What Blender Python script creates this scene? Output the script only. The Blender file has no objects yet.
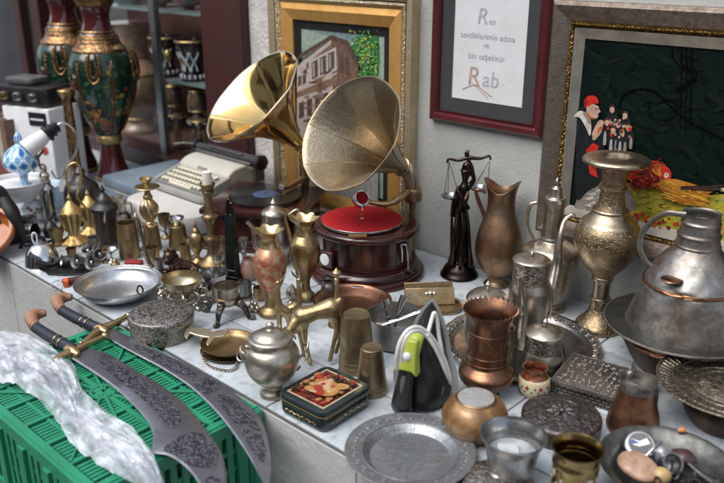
import bpy, bmesh, math, random
from mathutils import Vector as V, Matrix
random.seed(7)
S = bpy.context.scene
COL = S.collection
PI = math.pi
# ------------------------------------------------------------------ camera model (pixels of the 724x483 photograph)
W, HH, F = 724, 483, 790.0
PITCH, YAW, EYE = math.radians(20.5), math.radians(43.1), 1.05
cp, sp = math.cos(PITCH), math.sin(PITCH)
FW = V((-math.sin(YAW)*cp, math.cos(YAW)*cp, -sp))
RT = V((math.cos(YAW), math.sin(YAW), 0))
UP = V((-math.sin(YAW)*sp, math.cos(YAW)*sp, cp))
CAM = V((0, 0, EYE))
def ray(x, y): return FW + RT*((x-W/2)/F) + UP*((HH/2-y)/F)
def P(x, y, z=0.0):                       # pixel -> point of the horizontal plane z
    d = ray(x, y); return CAM + d*((z-EYE)/d.z)
def PY(x, y, Y):                          # pixel -> point of the plane parallel to the wall
    d = ray(x, y); return CAM + d*(Y/d.y)
def Q(b, x, y, d=0.0):                    # pixel -> point of the upright plane through b facing the viewer, moved d nearer
    h = V((b.x, b.y, 0)).normalized(); r = ray(x, y)
    return CAM + r*(((b - h*d) - CAM).dot(h)/r.dot(h))
def dep(p): return (p-CAM).dot(FW)
def zat(b, y):                            # height over b of the point seen on pixel row y
    k = (HH/2-y)/F; q = V((b.x, b.y, 0)) - V((0, 0, 0))
    return EYE + (k*q.dot(FW) - q.dot(UP))/(cp + k*sp)
def prof(b, pts):                         # [(pixel row, pixel radius)] -> [(z, radius)]
    o = []
    for p in pts:
        z = zat(b, p[0]); o.append((z, p[1]*dep(V((b.x, b.y, z)))/F))
    return o
# ------------------------------------------------------------------ curves
def smooth(pts, n=4):
    if n <= 1: return [tuple(p) for p in pts]
    runs, cur = [], [pts[0]]
    for p in pts[1:]:
        if all(abs(a-b) < 1e-9 for a, b in zip(p, cur[-1])): runs.append(cur); cur = [p]
        else: cur.append(p)
    runs.append(cur); out = []
    for r in runs:
        if len(r) == 1: out.append(tuple(r[0])); continue
        for i in range(len(r)-1):
            p0 = V(r[i-1]) if i else V(r[0]); p1 = V(r[i]); p2 = V(r[i+1]); p3 = V(r[i+2]) if i+2 < len(r) else V(r[i+1])
            for k in range(n):
                t = k/n
                out.append(tuple(0.5*((2*p1) + (p2-p0)*t + (2*p0-5*p1+4*p2-p3)*t*t + (3*p1-p0-3*p2+p3)*t**3)))
        out.append(tuple(r[-1]))
    return out
def frame(ax):
    ax = ax.normalized(); u = ax.cross(V((0, 0, 1)))
    if u.length < 1e-4: u = V((1, 0, 0))
    u.normalize(); return ax, u, ax.cross(u).normalized()
# ------------------------------------------------------------------ mesh builder
class B:
    def __init__(s): s.v = []; s.f = []; s.m = []; s.k = 0
    def mat(s, k): s.k = k; return s
    def add(s, vs, fs):
        n = len(s.v); s.v += [V(v) for v in vs]
        for f in fs: s.f.append([n+i for i in f]); s.m.append(s.k)
        return s
    def rev(s, o, ax, pts, seg=40, mod=None, close=False):     # surface of revolution, pts = (along axis, radius)
        ax, u, w = frame(V(ax)); vs = []; n = len(pts)
        for i, (t, r) in enumerate(pts):
            for j in range(seg):
                a = 2*PI*j/seg; rr = max(r, 1e-5); tt = t
                if mod:
                    q = mod(a, i/(n-1.0), t, rr); rr, tt = q if isinstance(q, tuple) else (q, t)
                vs.append(o + ax*tt + (u*math.cos(a) + w*math.sin(a))*rr)
        fs = []
        for i in range(n-1):
            for j in range(seg):
                fs.append((i*seg+j, i*seg+(j+1) % seg, (i+1)*seg+(j+1) % seg, (i+1)*seg+j))
        if not close:
            if pts[0][1] > 1e-4: fs.append(tuple(range(seg-1, -1, -1)))
            if pts[-1][1] > 1e-4: fs.append(tuple((n-1)*seg+j for j in range(seg)))
        return s.add(vs, fs)
    def lathe(s, b, pz, seg=44, mod=None): return s.rev(V((b.x, b.y, 0)), (0, 0, 1), pz, seg, mod)
    def tube(s, pts, r, seg=10, n=5, flat=1.0, closed=False, u0=None):
        if not isinstance(r, (list, tuple)): r = [r]*len(pts)
        q = smooth([tuple(p)+(rr,) for p, rr in zip([V(p) for p in pts], r)], n) if n > 1 else [tuple(V(p))+(rr,) for p, rr in zip(pts, r)]
        c = [V(a[:3]) for a in q]; rad = [a[3] for a in q]; vs = []; u = None
        for i, p in enumerate(c):
            t = (c[min(i+1, len(c)-1)] - c[max(i-1, 0)])
            if t.length < 1e-9: t = V((0, 0, 1))
            t.normalize()
            if u is None: u = V(u0) if u0 is not None else frame(t)[1]
            u = (u - t*u.dot(t)).normalized(); w = t.cross(u)
            for j in range(seg):
                a = 2*PI*j/seg; vs.append(p + (u*math.cos(a) + w*math.sin(a)*flat)*max(rad[i], 1e-5))
        m = len(c); fs = []
        for i in range(m-1):
            for j in range(seg): fs.append((i*seg+j, i*seg+(j+1) % seg, (i+1)*seg+(j+1) % seg, (i+1)*seg+j))
        fs.append(tuple(range(seg-1, -1, -1))); fs.append(tuple((m-1)*seg+j for j in range(seg)))
        return s.add(vs, fs)
    def ring(s, o, ax, R, r, seg=36, sec=8, sx=1.0):
        ax, u, w = frame(V(ax)); vs = []; fs = []
        for i in range(seg):
            a = 2*PI*i/seg; d = u*math.cos(a)*sx + w*math.sin(a); c = V(o) + d*R
            for j in range(sec):
                b = 2*PI*j/sec; vs.append(c + d*(r*math.cos(b)) + ax*(r*math.sin(b)))
        for i in range(seg):
            for j in range(sec):
                k = (i+1) % seg; l = (j+1) % sec; fs.append((i*sec+j, k*sec+j, k*sec+l, i*sec+l))
        return s.add(vs, fs)
    def ball(s, c, r, seg=16, rings=10, ax=(0, 0, 1)):
        rx = r if isinstance(r, (tuple, list)) else (r, r)
        return s.rev(V(c), ax, [(-rx[1]*math.cos(PI*i/rings), max(rx[0]*math.sin(PI*i/rings), 1e-5)) for i in range(rings+1)], seg)
    def box(s, c, d, M=None):
        x, y, z = d[0]/2, d[1]/2, d[2]/2; c = V(c)
        vs = [V((a, b, e)) for a in (-x, x) for b in (-y, y) for e in (-z, z)]
        if M is not None: vs = [M @ v for v in vs]
        return s.add([c+v for v in vs], [(0, 1, 3, 2), (4, 6, 7, 5), (0, 4, 5, 1), (2, 3, 7, 6), (0, 2, 6, 4), (1, 5, 7, 3)])
    def bx(s, a, b):
        a = V(a); b = V(b); return s.box((a+b)/2, [abs(b[i]-a[i]) for i in range(3)])
    def rbox(s, c, d, r=0.01, M=None, seg=4):                   # box with rounded upright edges and soft top/bottom
        x, y, z = d[0]/2, d[1]/2, d[2]/2; r = min(r, x*.98, y*.98); e = min(r*.5, z*.6); lay = []
        for zz, ins in ((-z, e), (-z+e*.3, e*.3), (-z+e, 0), (z-e, 0), (z-e*.3, e*.3), (z, e)):
            ring = []
            for cx, cy, a0 in ((x-r, y-r, 0), (-x+r, y-r, 90), (-x+r, -y+r, 180), (x-r, -y+r, 270)):
                for k in range(seg+1):
                    a = math.radians(a0+90*k/seg); ring.append(V((cx+(r-ins)*math.cos(a), cy+(r-ins)*math.sin(a), zz)))
            lay.append(ring)
        n = len(lay[0]); vs = [p for l in lay for p in l]
        if M is not None: vs = [M @ p for p in vs]
        fs = [(i*n+j, i*n+(j+1) % n, (i+1)*n+(j+1) % n, (i+1)*n+j) for i in range(5) for j in range(n)]
        fs += [tuple(range(n-1, -1, -1)), tuple(5*n+j for j in range(n))]
        return s.add([V(c)+p for p in vs], fs)
    def slab(s, poly, off):                                    # polygon (points) given a thickness vector
        n = len(poly); off = V(off); vs = [V(p) for p in poly] + [V(p)+off for p in poly]
        return s.add(vs, [tuple(range(n)), tuple(range(2*n-1, n-1, -1))] + [(i, (i+1) % n, n+(i+1) % n, n+i) for i in range(n)])
    def flat(s, poly): return s.add([V(p) for p in poly], [tuple(range(len(poly)))])
    def obj(s, name, mats, parent=None, sharp=38, bevel=0):
        me = bpy.data.meshes.new(name)
        org = gorg(parent) if parent else V((0, 0, 0))
        if parent is None and s.v:
            xs = [v.x for v in s.v]; ys = [v.y for v in s.v]; zs = [v.z for v in s.v]
            org = V(((min(xs)+max(xs))/2, (min(ys)+max(ys))/2, min(zs)))
        me.from_pydata([tuple(v-org) for v in s.v], [], s.f)
        if not isinstance(mats, (list, tuple)): mats = [mats]
        for m in mats: me.materials.append(m)
        for p, k in zip(me.polygons, s.m): p.material_index = min(k, len(mats)-1)
        bm = bmesh.new(); bm.from_mesh(me); bmesh.ops.recalc_face_normals(bm, faces=bm.faces); bm.to_mesh(me); bm.free()
        me.shade_smooth(); me.set_sharp_from_angle(angle=math.radians(sharp))
        o = bpy.data.objects.new(name, me); COL.objects.link(o)
        if parent: o.parent = parent
        else: o.location = org
        if bevel:
            b = o.modifiers.new('bevel', 'BEVEL'); b.width = bevel; b.segments = 2; b.limit_method = 'ANGLE'; b.angle_limit = math.radians(40)
            b.harden_normals = False
        return o
def gorg(o):
    p = V((0, 0, 0))
    while o: p += V(o.location); o = o.parent
    return p
def tag(o, label, cat, group=None):
    o['label'] = label; o['category'] = cat
    if group: o['group'] = group
    return o
def struct(o): o['kind'] = 'structure'; return o
def T(name, label, cat, b, group=None):
    e = bpy.data.objects.new(name, None); e.empty_display_size = .02; COL.objects.link(e); e.location = b
    return tag(e, label, cat, group)
def fuse(name, mb, mat, parent, voxel, rounds=6):                # melt overlapping limbs into one continuous skin
    o = mb.obj(name, mat, parent); m = o.modifiers.new('r', 'REMESH'); m.mode = 'VOXEL'; m.voxel_size = voxel; m.use_smooth_shade = True
    k = o.modifiers.new('s', 'SMOOTH'); k.factor = .5; k.iterations = rounds
    bpy.context.view_layer.update()
    m2 = bpy.data.meshes.new_from_object(o.evaluated_get(bpy.context.evaluated_depsgraph_get())); o.modifiers.clear(); o.data = m2; m2.name = name
    if not m2.materials: m2.materials.append(mat)
    m2.shade_smooth(); return o
def skin(name, pts, edges, mat, parent, sub=2, sc=1.0, extra=None):
    mb = extra or B(); rm = min(p[1] for p in pts.values())*sc
    for a, b in edges:
        p, q = V(pts[a][0]), V(pts[b][0]); L = (q-p).length
        if L > 1e-6: mb.rev(p, q-p, [(0, pts[a][1]*sc), (L, pts[b][1]*sc)], 12)
    for p, r in pts.values(): mb.ball(p, r*sc, 12, 8)
    return fuse(name, mb, mat, parent, max(.0011, rm*.45), 5)
# ------------------------------------------------------------------ materials
MATS = {}
def nodes(name):
    m = bpy.data.materials.new(name); m.use_nodes = True; nt = m.node_tree
    return m, nt, nt.nodes['Principled BSDF']
def N(nt, t, **k):
    n = nt.nodes.new(t)
    for a, b in k.items():
        if a.startswith('i_'): n.inputs[a[2:].replace('_', ' ')].default_value = b
        else: setattr(n, a, b)
    return n
def ramp(nt, src, stops):
    r = N(nt, 'ShaderNodeValToRGB'); e = r.color_ramp.elements
    while len(e) < len(stops): e.new(.5)
    for q, (p, c) in zip(e, stops): q.position = p; q.color = (*c, 1) if len(c) == 3 else c
    nt.links.new(src, r.inputs[0]); return r.outputs[0]
def mix(nt, f, a, b, mode='MIX'):
    m = N(nt, 'ShaderNodeMix', data_type='RGBA', blend_type=mode)
    for i, v in ((0, f), (6, a), (7, b)):
        if isinstance(v, (int, float)): m.inputs[i].default_value = v
        elif isinstance(v, tuple): m.inputs[i].default_value = (*v, 1)
        else: nt.links.new(v, m.inputs[i])
    return m.outputs[2]
def g(v): return (v, v, v)
def surf(name, c1, c2, rough=(.25, .5), metal=0.0, scale=12, relief=None, dark=None, coat=0, spec=.5, fine=.15, tarnish=.55):
    """c1/c2 blotches, relief = (kind, scale, height) worked into the surface, dark = colour that sits in its hollows"""
    if name in MATS: return MATS[name]
    m, nt, p = nodes(name); L = nt.links.new
    tc = N(nt, 'ShaderNodeTexCoord').outputs['Object']
    n1 = N(nt, 'ShaderNodeTexNoise', i_Scale=scale, i_Detail=6.0, i_Roughness=.62); L(tc, n1.inputs['Vector'])
    f = ramp(nt, n1.outputs[0], [(.36, g(0)), (.66, g(1))])
    col = mix(nt, f, c1, c2)
    n2 = N(nt, 'ShaderNodeTexNoise', i_Scale=scale*9, i_Detail=4.0); L(tc, n2.inputs['Vector'])
    if metal:                                                   # brown tarnish in drifting patches and fine dark specks
        n3 = N(nt, 'ShaderNodeTexNoise', i_Scale=scale*2.3, i_Detail=8.0, i_Roughness=.7, i_Distortion=.8); L(tc, n3.inputs['Vector'])
        t = ramp(nt, n3.outputs[0], [(.42, g(0)), (.72, g(tarnish))])
        col = mix(nt, t, col, (c2[0]*.34, c2[1]*.30, c2[2]*.27))
        t = ramp(nt, n2.outputs[0], [(.60, g(0)), (.78, g(tarnish*.4))])
        col = mix(nt, t, col, (c2[0]*.3, c2[1]*.27, c2[2]*.25))
    bumps = [(n2.outputs[0], fine, .0006)]
    if relief:
        kind, sc, ht = relief
        if kind == 'scroll':
            w = N(nt, 'ShaderNodeTexNoise', i_Scale=sc*.5, i_Detail=2.0); L(tc, w.inputs['Vector'])
            a = N(nt, 'ShaderNodeVectorMath', operation='MULTIPLY_ADD'); L(w.outputs['Color'], a.inputs[0]); a.inputs[1].default_value = (.05, .05, .05); L(tc, a.inputs[2])
            v = N(nt, 'ShaderNodeTexVoronoi', feature='SMOOTH_F1', i_Scale=sc); L(a.outputs[0], v.inputs['Vector'])
            s = N(nt, 'ShaderNodeMath', operation='SINE'); k = N(nt, 'ShaderNodeMath', operation='MULTIPLY'); k.inputs[1].default_value = 15.0
            L(v.outputs['Distance'], k.inputs[0]); L(k.outputs[0], s.inputs[0]); h = ramp(nt, s.outputs[0], [(.1, g(0)), (.9, g(1))])
        elif kind == 'hammer':
            v = N(nt, 'ShaderNodeTexVoronoi', feature='SMOOTH_F1', i_Scale=sc); L(tc, v.inputs['Vector']); h = v.outputs['Distance']
        elif kind == 'cells':
            v = N(nt, 'ShaderNodeTexVoronoi', feature='DISTANCE_TO_EDGE', i_Scale=sc); L(tc, v.inputs['Vector']); h = ramp(nt, v.outputs['Distance'], [(.02, g(0)), (.16, g(1))])
        elif kind == 'rings':
            v = N(nt, 'ShaderNodeTexWave', wave_type='RINGS', rings_direction='Z', i_Scale=sc, i_Distortion=.6); L(tc, v.inputs['Vector']); h = v.outputs[0]
        elif kind == 'brush':
            mp = N(nt, 'ShaderNodeMapping'); mp.inputs['Scale'].default_value = (1, 1, 14); L(tc, mp.inputs[0])
            v = N(nt, 'ShaderNodeTexNoise', i_Scale=sc, i_Detail=3.0); L(mp.outputs[0], v.inputs['Vector']); h = v.outputs[0]
        else:
            v = N(nt, 'ShaderNodeTexNoise', i_Scale=sc, i_Detail=5.0, i_Distortion=1.2); L(tc, v.inputs['Vector']); h = ramp(nt, v.outputs[0], [(.4, g(0)), (.6, g(1))])
        bumps.append((h, .8, ht))
        if dark: col = mix(nt, h, dark, col)
    L(col, p.inputs['Base Color'])
    r = N(nt, 'ShaderNodeMapRange'); L(n1.outputs[0], r.inputs[0]); r.inputs[1].default_value = .3; r.inputs[2].default_value = .7
    r.inputs[3].default_value = rough[0]; r.inputs[4].default_value = rough[1]; L(r.outputs[0], p.inputs['Roughness'])
    p.inputs['Metallic'].default_value = metal; p.inputs['Coat Weight'].default_value = coat; p.inputs['Specular IOR Level'].default_value = spec
    p.inputs['Coat Roughness'].default_value = .08
    nrm = None
    for h, s, d in bumps:
        b = N(nt, 'ShaderNodeBump'); b.inputs['Strength'].default_value = s; b.inputs['Distance'].default_value = d; L(h, b.inputs['Height'])
        if nrm: L(nrm, b.inputs['Normal'])
        nrm = b.outputs[0]
    L(nrm, p.inputs['Normal'])
    MATS[name] = m; return m
def metal(name, c1, c2, rough=(.22, .42), relief=None, dark=None, scale=14, fine=.2, tarnish=.6): return surf(name, c1, c2, rough, 1.0, scale, relief, dark, 0, .5, fine, tarnish)
def paint(r, g_, b, rough=.5, vary=.35):
    k = 'paint %.3f %.3f %.3f' % (r, g_, b)
    return surf(k, (r, g_, b), (r*(1-vary), g_*(1-vary), b*(1-vary)), (rough, rough+.15), 0, 48, ('noise', 130, .0008))
M = dict(
 brass=metal('polished brass', (.64, .49, .27), (.46, .34, .18), (.26, .42)),
 gold=metal('bright gold brass', (.90, .64, .26), (.80, .54, .2), (.04, .10), fine=.03, tarnish=.08),
 oldbrass=metal('old brass', (.45, .335, .18), (.28, .205, .11), (.32, .52)),
 dimbrass=metal('brown brass', (.36, .27, .15), (.22, .16, .09), (.34, .52)),
 hornbrass=metal('worked horn brass', (.48, .40, .28), (.37, .31, .22), (.30, .42), ('scroll', 75, .00022), (.34, .28, .20), tarnish=.4),
 palebrass=metal('pale worn brass', (.54, .46, .34), (.38, .31, .22), (.28, .42), tarnish=.7),
 statuebrass=metal('dull statue brass', (.52, .40, .22), (.34, .25, .13), (.34, .5), tarnish=.7),
 engbrass=metal('engraved brass', (.48, .37, .22), (.32, .24, .14), (.32, .46), ('scroll', 105, .0006), (.26, .20, .13)),
 goldware=metal('yellow cast brass', (.68, .50, .23), (.50, .35, .15), (.36, .5), ('noise', 45, .0012)),
 silver=metal('old silver', (.58, .53, .455), (.42, .37, .31), (.26, .42), tarnish=.7),
 engsilver=metal('chased silver', (.56, .52, .46), (.42, .38, .34), (.30, .44), ('scroll', 110, .0008), (.22, .20, .17)),
 chrome=metal('bright steel', (.74, .74, .74), (.60, .60, .60), (.08, .2), fine=.06, tarnish=.25),
 steel=metal('steel', (.52, .53, .54), (.38, .39, .40), (.16, .32)),
 pewter=metal('dull pewter', (.38, .38, .37), (.26, .26, .25), (.34, .55), ('hammer', 70, .0005)),
 engpewter=metal('chased pewter', (.46, .44, .41), (.34, .32, .30), (.34, .5), ('scroll', 95, .0009), (.19, .18, .17)),
 tinned=metal('tinned copper', (.36, .37, .355), (.20, .16, .13), (.40, .58), ('hammer', 42, .0018), None, scale=9, tarnish=.85),
 darktin=metal('darkened tin', (.17, .18, .175), (.10, .095, .09), (.4, .58), ('hammer', 40, .0010), None, scale=8, tarnish=.6),
 copper=metal('copper', (.42, .21, .13), (.27, .145, .095), (.28, .42)),
 oldcopper=metal('brown copper', (.30, .15, .09), (.17, .09, .055), (.26, .46), ('hammer', 50, .0008)),
 jugcopper=metal('tarnished copper', (.32, .165, .095), (.21, .18, .125), (.36, .52), ('brush', 30, .0005), None, 9),
 darkcopper=metal('dark copper', (.13, .085, .065), (.08, .06, .05), (.4, .6)),
 bronze=metal('black bronze', (.075, .055, .045), (.035, .028, .025), (.2, .4)),
 redbronze=metal('brown bronze', (.16, .10, .075), (.06, .04, .035), (.2, .4), ('noise', 60, .0015)),
 blacksilver=metal('blackened silver', (.26, .24, .21), (.13, .12, .11), (.28, .45), ('noise', 70, .0012), (.05, .045, .04)),
 iron=metal('dark iron', (.10, .10, .10), (.05, .05, .05), (.35, .6)),
 blade=metal('grey blade steel', (.36, .36, .40), (.27, .27, .30), (.36, .48), ('brush', 12, .0002), tarnish=.4),
 bladeengr=metal('etched blade steel', (.25, .25, .29), (.20, .20, .23), (.4, .55), ('scroll', 80, .0008), (.10, .10, .12), tarnish=.3),
 wood=surf('red mahogany', (.046, .010, .008), (.018, .005, .005), (.16, .26), 0, 9, ('brush', 8, .0002), None, .22),
 darkwood=surf('brown mahogany', (.055, .018, .014), (.028, .010, .009), (.2, .35), 0, 9, ('brush', 8, .0002), None, .3),
 shopwood=surf('maroon painted joinery', (.050, .014, .013), (.034, .010, .010), (.35, .5), 0, 6),
 felt=surf('red felt', (.40, .024, .028), (.31, .018, .022), (.9, 1.0), 0, 60, spec=.05, fine=.05),
 black=surf('black plastic', (.012, .012, .013), (.018, .018, .02), (.25, .4), 0, 20),
 matteblack=surf('black leather', (.013, .012, .012), (.02, .018, .018), (.5, .7), 0, 30, ('cells', 160, .0006)),
 tyre=surf('black rubber', (.02, .02, .02), (.03, .03, .03), (.6, .8), 0, 30),
 white=surf('white plastic', (.72, .73, .74), (.62, .63, .65), (.3, .45), 0, 8),
 porcelain=surf('white glaze', (.75, .76, .77), (.66, .68, .70), (.1, .2), 0, 10, coat=.4),
 cream=surf('cream paint', (.68, .65, .52), (.60, .57, .45), (.35, .5), 0, 10),
 grey=surf('grey enamel', (.30, .30, .275), (.24, .24, .22), (.3, .45), 0, 10),
 darkgrey=surf('dark grey enamel', (.10, .10, .10), (.07, .07, .07), (.35, .5), 0, 10),
 bluegrey=surf('blue grey board', (.17, .22, .27), (.13, .17, .21), (.45, .6), 0, 8),
 green=surf('green plastic', (.024, .25, .135), (.018, .19, .10), (.3, .45), 0, 6),
 lime=surf('lime plastic', (.36, .42, .06), (.30, .36, .05), (.25, .35), 0, 12),
 tan=surf('tan leather', (.34, .18, .105), (.22, .11, .065), (.45, .6), 0, 22),
 navy=surf('dark blue leather', (.018, .022, .038), (.012, .014, .024), (.4, .55), 0, 22),
 cord=surf('white cord', (.70, .69, .66), (.60, .59, .56), (.5, .6), 0, 30),
 darkpaint=surf('bottle green lacquer', (.010, .018, .018), (.014, .024, .022), (.18, .3), 0, 10, coat=.3),
)
# ------------------------------------------------------------------ shared makers
def px(b): return dep(b)/F                                     # metres per photo pixel at b
def shell(pz, t, floor=None):
    z0 = pz[0][0]+t; o = list(pz)
    for z, r in reversed(pz):
        if r-t <= .0008 or z < z0: break
        o.append((max(z, z0), r-t))
    o.append((o[-1][0] if o[-1][0] < z0+.01 else z0, 0.0)); return o
def pot(name, label, cat, at, pts, mat, z0=0.0, opening=0, part='body', n=4, group=None, mod=None, seg=44):
    b = P(at[0], at[1], z0); r = T(name, label, cat, b, group)
    if mod is None:                                             # nothing old is perfectly round
        k1, k2, k3 = (random.uniform(0, 6) for _ in range(3)); mod = lambda a, f, t, q: q*(1+.007*math.sin(2*a+k1)+.005*math.sin(3*a+7*f+k2)+.003*math.sin(7*a-11*f+k3))
    pz = smooth(prof(b, pts), n)
    if opening: pz = shell(pz, opening*px(b))
    o = B().lathe(b, pz, seg, mod).obj(part, mat, r); o.data.name = name
    return r, b
def turned(name, par, b, pts, mat, n=4, opening=0, mod=None, seg=40, off=(0, 0, 0)):
    c = b+V(off); pz = smooth(prof(c, pts), n)
    if opening: pz = shell(pz, opening*px(b))
    return B().lathe(c, pz, seg, mod).obj(name, mat, par)
def wire(name, par, b, pts, r, mat, seg=10, n=5, flat=1.0):    # pts = (px, py[, nearer])
    u = px(b); rr = [k*u for k in r] if isinstance(r, (list, tuple)) else r*u
    return B().tube([Q(b, *p) for p in pts], rr, seg, n, flat).obj(name, mat, par)

# ================================================================== THE SETTING
WY = 2.145
GZ = -.64
plaster = surf('blue grey painted plaster', (.41, .425, .41), (.345, .36, .35), (.6, .8), 0, 3.5, ('noise', 75, .0006), None, 0, .3, .4)
whitewall = surf('peeling white paint', (.62, .61, .60), (.40, .38, .37), (.6, .8), 0, 7, ('noise', 34, .0022), None, 0, .3, .6)
def tiles():
    m, nt, p = nodes('white glazed tiles'); L = nt.links.new
    geo = N(nt, 'ShaderNodeNewGeometry').outputs['Position']
    n1 = N(nt, 'ShaderNodeTexNoise', i_Scale=5.0, i_Detail=7.0, i_Roughness=.65); L(geo, n1.inputs['Vector'])
    n2 = N(nt, 'ShaderNodeTexNoise', i_Scale=38.0, i_Detail=4.0); L(geo, n2.inputs['Vector'])
    c = mix(nt, ramp(nt, n1.outputs[0], [(.35, g(0)), (.7, g(1))]), (.45, .50, .54), (.33, .37, .40))
    c = mix(nt, ramp(nt, n2.outputs[0], [(.52, g(0)), (.70, g(.7))]), c, (.22, .23, .23))
    L(c, p.inputs['Base Color']); p.inputs['Roughness'].default_value = .33
    b = N(nt, 'ShaderNodeBump'); b.inputs['Strength'].default_value = .4; b.inputs['Distance'].default_value = .001; L(n2.outputs[0], b.inputs['Height']); L(b.outputs[0], p.inputs['Normal'])
    return m
tile = tiles()
grout = surf('dirty grout', (.16, .16, .15), (.10, .10, .10), (.8, .9), 0, 30)
face = surf('white washed counter front', (.47, .48, .48), (.37, .38, .38), (.55, .75), 0, 2.2, ('noise', 22, .0009), None, 0, .3, .5)
pave = surf('street asphalt', (.075, .075, .075), (.05, .05, .05), (.7, .9), 0, 5, ('noise', 60, .004))

gd = struct(B().bx((-40, -40, GZ-.05), (40, 2.4, GZ)).obj('street_pavement', pave))
# wall behind the goods
w = tag(B().bx((-2.475, WY, GZ), (3.2, WY+.25, 3.4)).obj('plaster_wall', plaster), 'blue grey rough plaster wall behind the framed pictures', 'wall')
w = tag(B().bx((-2.63, WY-.012, GZ), (-2.4755, WY+.25, 3.4)).obj('wall_pier', whitewall), 'narrow white peeling pier between the shop window and the gold framed painting', 'wall')
# counter
ct = T('tiled_counter', 'long white tiled counter the old metalware is spread on', 'counter', V((-1.6, 1.6, GZ)))
CF, CB = 1.05, WY-.013
mb = B()
xs = [-4.9, -4.42, -3.98, -3.54, -3.10, -2.66, -2.22, -1.745, -1.305, -.866, -.42, .02, .46, .9, 1.34]
ys = [CF+.002, 1.29, 1.585, 1.88, CB]
for i in range(len(xs)-1):
    for j in range(len(ys)-1):
        mb.rbox(((xs[i]+xs[i+1])/2, (ys[j]+ys[j+1])/2, -.006), (xs[i+1]-xs[i]-.005, ys[j+1]-ys[j]-.005, .012), .003, None, 1)
mb.obj('tile_top', tile, ct)
B().bx((-4.9, CF+.004, -.05), (1.34, CB, -.0035)).obj('grout_bed', grout, ct)
mb = B()
fx = [-4.9, -3.9, -2.72, -1.0, -.1, 1.34]
for i in range(len(fx)-1): mb.bx((fx[i]+.002, CF, GZ), (fx[i+1]-.002, CF+.03, -.0135))
mb.obj('front_panel', face, ct)
B().bx((-4.9, CF+.031, GZ), (1.34, CB, -.051)).obj('core', grout, ct)

# ------------------------------------------------------------------ shop window with its goods
SX0, SX1 = -4.25, -2.632
glass = bpy.data.materials.new('window glass'); glass.use_nodes = True
nt = glass.node_tree; nt.nodes.remove(nt.nodes['Principled BSDF'])
a = N(nt, 'ShaderNodeBsdfTransparent'); a.inputs[0].default_value = (.86, .9, .9, 1); b_ = N(nt, 'ShaderNodeBsdfGlossy'); b_.inputs['Roughness'].default_value = .03
fr = N(nt, 'ShaderNodeFresnel'); fr.inputs[0].default_value = 1.45; mx = N(nt, 'ShaderNodeMixShader')
mx.inputs[0].default_value = .045; nt.links.new(a.outputs[0], mx.inputs[1]); nt.links.new(b_.outputs[0], mx.inputs[2]); nt.links.new(mx.outputs[0], nt.nodes['Material Output'].inputs[0])
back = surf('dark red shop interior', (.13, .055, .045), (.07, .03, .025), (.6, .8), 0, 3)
sw = T('shop_window', 'dark maroon wooden shop window with glass shelves of ornaments behind', 'shop window', V((-3.4, WY, 0)))
B().bx((-2.915, WY-.05, 0.0), (SX1, WY+.09, 2.2)).obj('post', M['shopwood'], sw, bevel=.006)
mb = B().bx((SX0-.2, WY-.05, 0), (-2.917, WY+.06, .07)).bx((SX0-.2, WY-.072, .07), (-2.917, WY+.075, .085)); mb.obj('sill', M['shopwood'], sw, bevel=.004)
B().bx((SX0, WY-.04, .085), (SX0+.085, WY+.06, 2.2)).obj('post', M['shopwood'], sw, bevel=.005)
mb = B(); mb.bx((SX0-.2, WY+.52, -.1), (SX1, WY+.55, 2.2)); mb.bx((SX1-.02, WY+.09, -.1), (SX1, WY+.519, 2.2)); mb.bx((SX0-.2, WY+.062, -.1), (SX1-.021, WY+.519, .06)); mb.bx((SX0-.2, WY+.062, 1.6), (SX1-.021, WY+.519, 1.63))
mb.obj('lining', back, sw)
B().flat([V((SX0+.086, WY+.014, .086)), V((-2.916, WY+.014, .086)), V((-2.916, WY+.014, 2.0)), V((SX0+.086, WY+.014, 2.0))]).obj('pane', glass, sw)
alum = metal('aluminium edge', (.42, .45, .45), (.34, .37, .37), (.3, .45))
B().bx((-3.362, WY-.02, .086), (-3.315, WY+.008, 1.9)).obj('sliding_rail', alum, sw)
shelfm = surf('pale glass shelf', (.20, .24, .24), (.16, .2, .2), (.15, .25), 0, 5)
SH = [.425, .755]
for z in SH: B().bx((-4.0 if z > .6 else -3.42, WY+.08, z-.006), (SX1-.03, WY+.40, z+.006)).obj('shelf', shelfm, sw)
def onshelf(x, z, y=WY+.2):                                     # point over the window line through pixel column x, at height z
    p = PY(x, 100, y); return V((p.x, y, z))
def shelfpot(name, label, cat, x, z, rows, mat, y=WY+.2, rings=(), group=None, n=4, mod=None):
    b = onshelf(x, z, y); r = T(name, label, cat, b, group)
    B().lathe(b, smooth([(z+h, q) for h, q in rows], n), 32, mod).obj('body', mat, r)
    for h, q, m2 in rings: B().ring((b.x, b.y, z+h), (0, 0, 1), q, .006, 28, 6).obj('band', m2, r)
    return r, b
pinkm = surf('pink painted porcelain', (.62, .34, .28), (.42, .22, .17), (.15, .3), 0, 9, ('noise', 14, .0005), (.26, .20, .09), .3)
rosem = surf('colourful painted porcelain', (.46, .32, .24), (.08, .10, .16), (.12, .25), 0, 16, ('noise', 30, .0003), (.45, .10, .05), .3)
bluem = surf('dark porcelain with gold', (.045, .035, .05), (.26, .16, .07), (.1, .2), 0, 14, None, None, .4)
darkm = surf('dark red lacquer porcelain', (.040, .016, .018), (.016, .011, .016), (.1, .2), 0, 10, None, None, .4)
shelfpot('porcelain_vase', 'large pink porcelain vase with gold bands behind the window glass', 'vase', 137, .062,
  [(0, .10), (.02, .10), (.06, .075), (.12, .10), (.2, .155), (.3, .16), (.36, .13), (.4, .10), (.44, .085), (.52, .095), (.58, .12), (.6, .13), (.6, .0)], pinkm, WY+.24, [(.33, .153, M['goldware']), (.42, .092, M['goldware']), (.08, .083, M['goldware'])])
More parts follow.
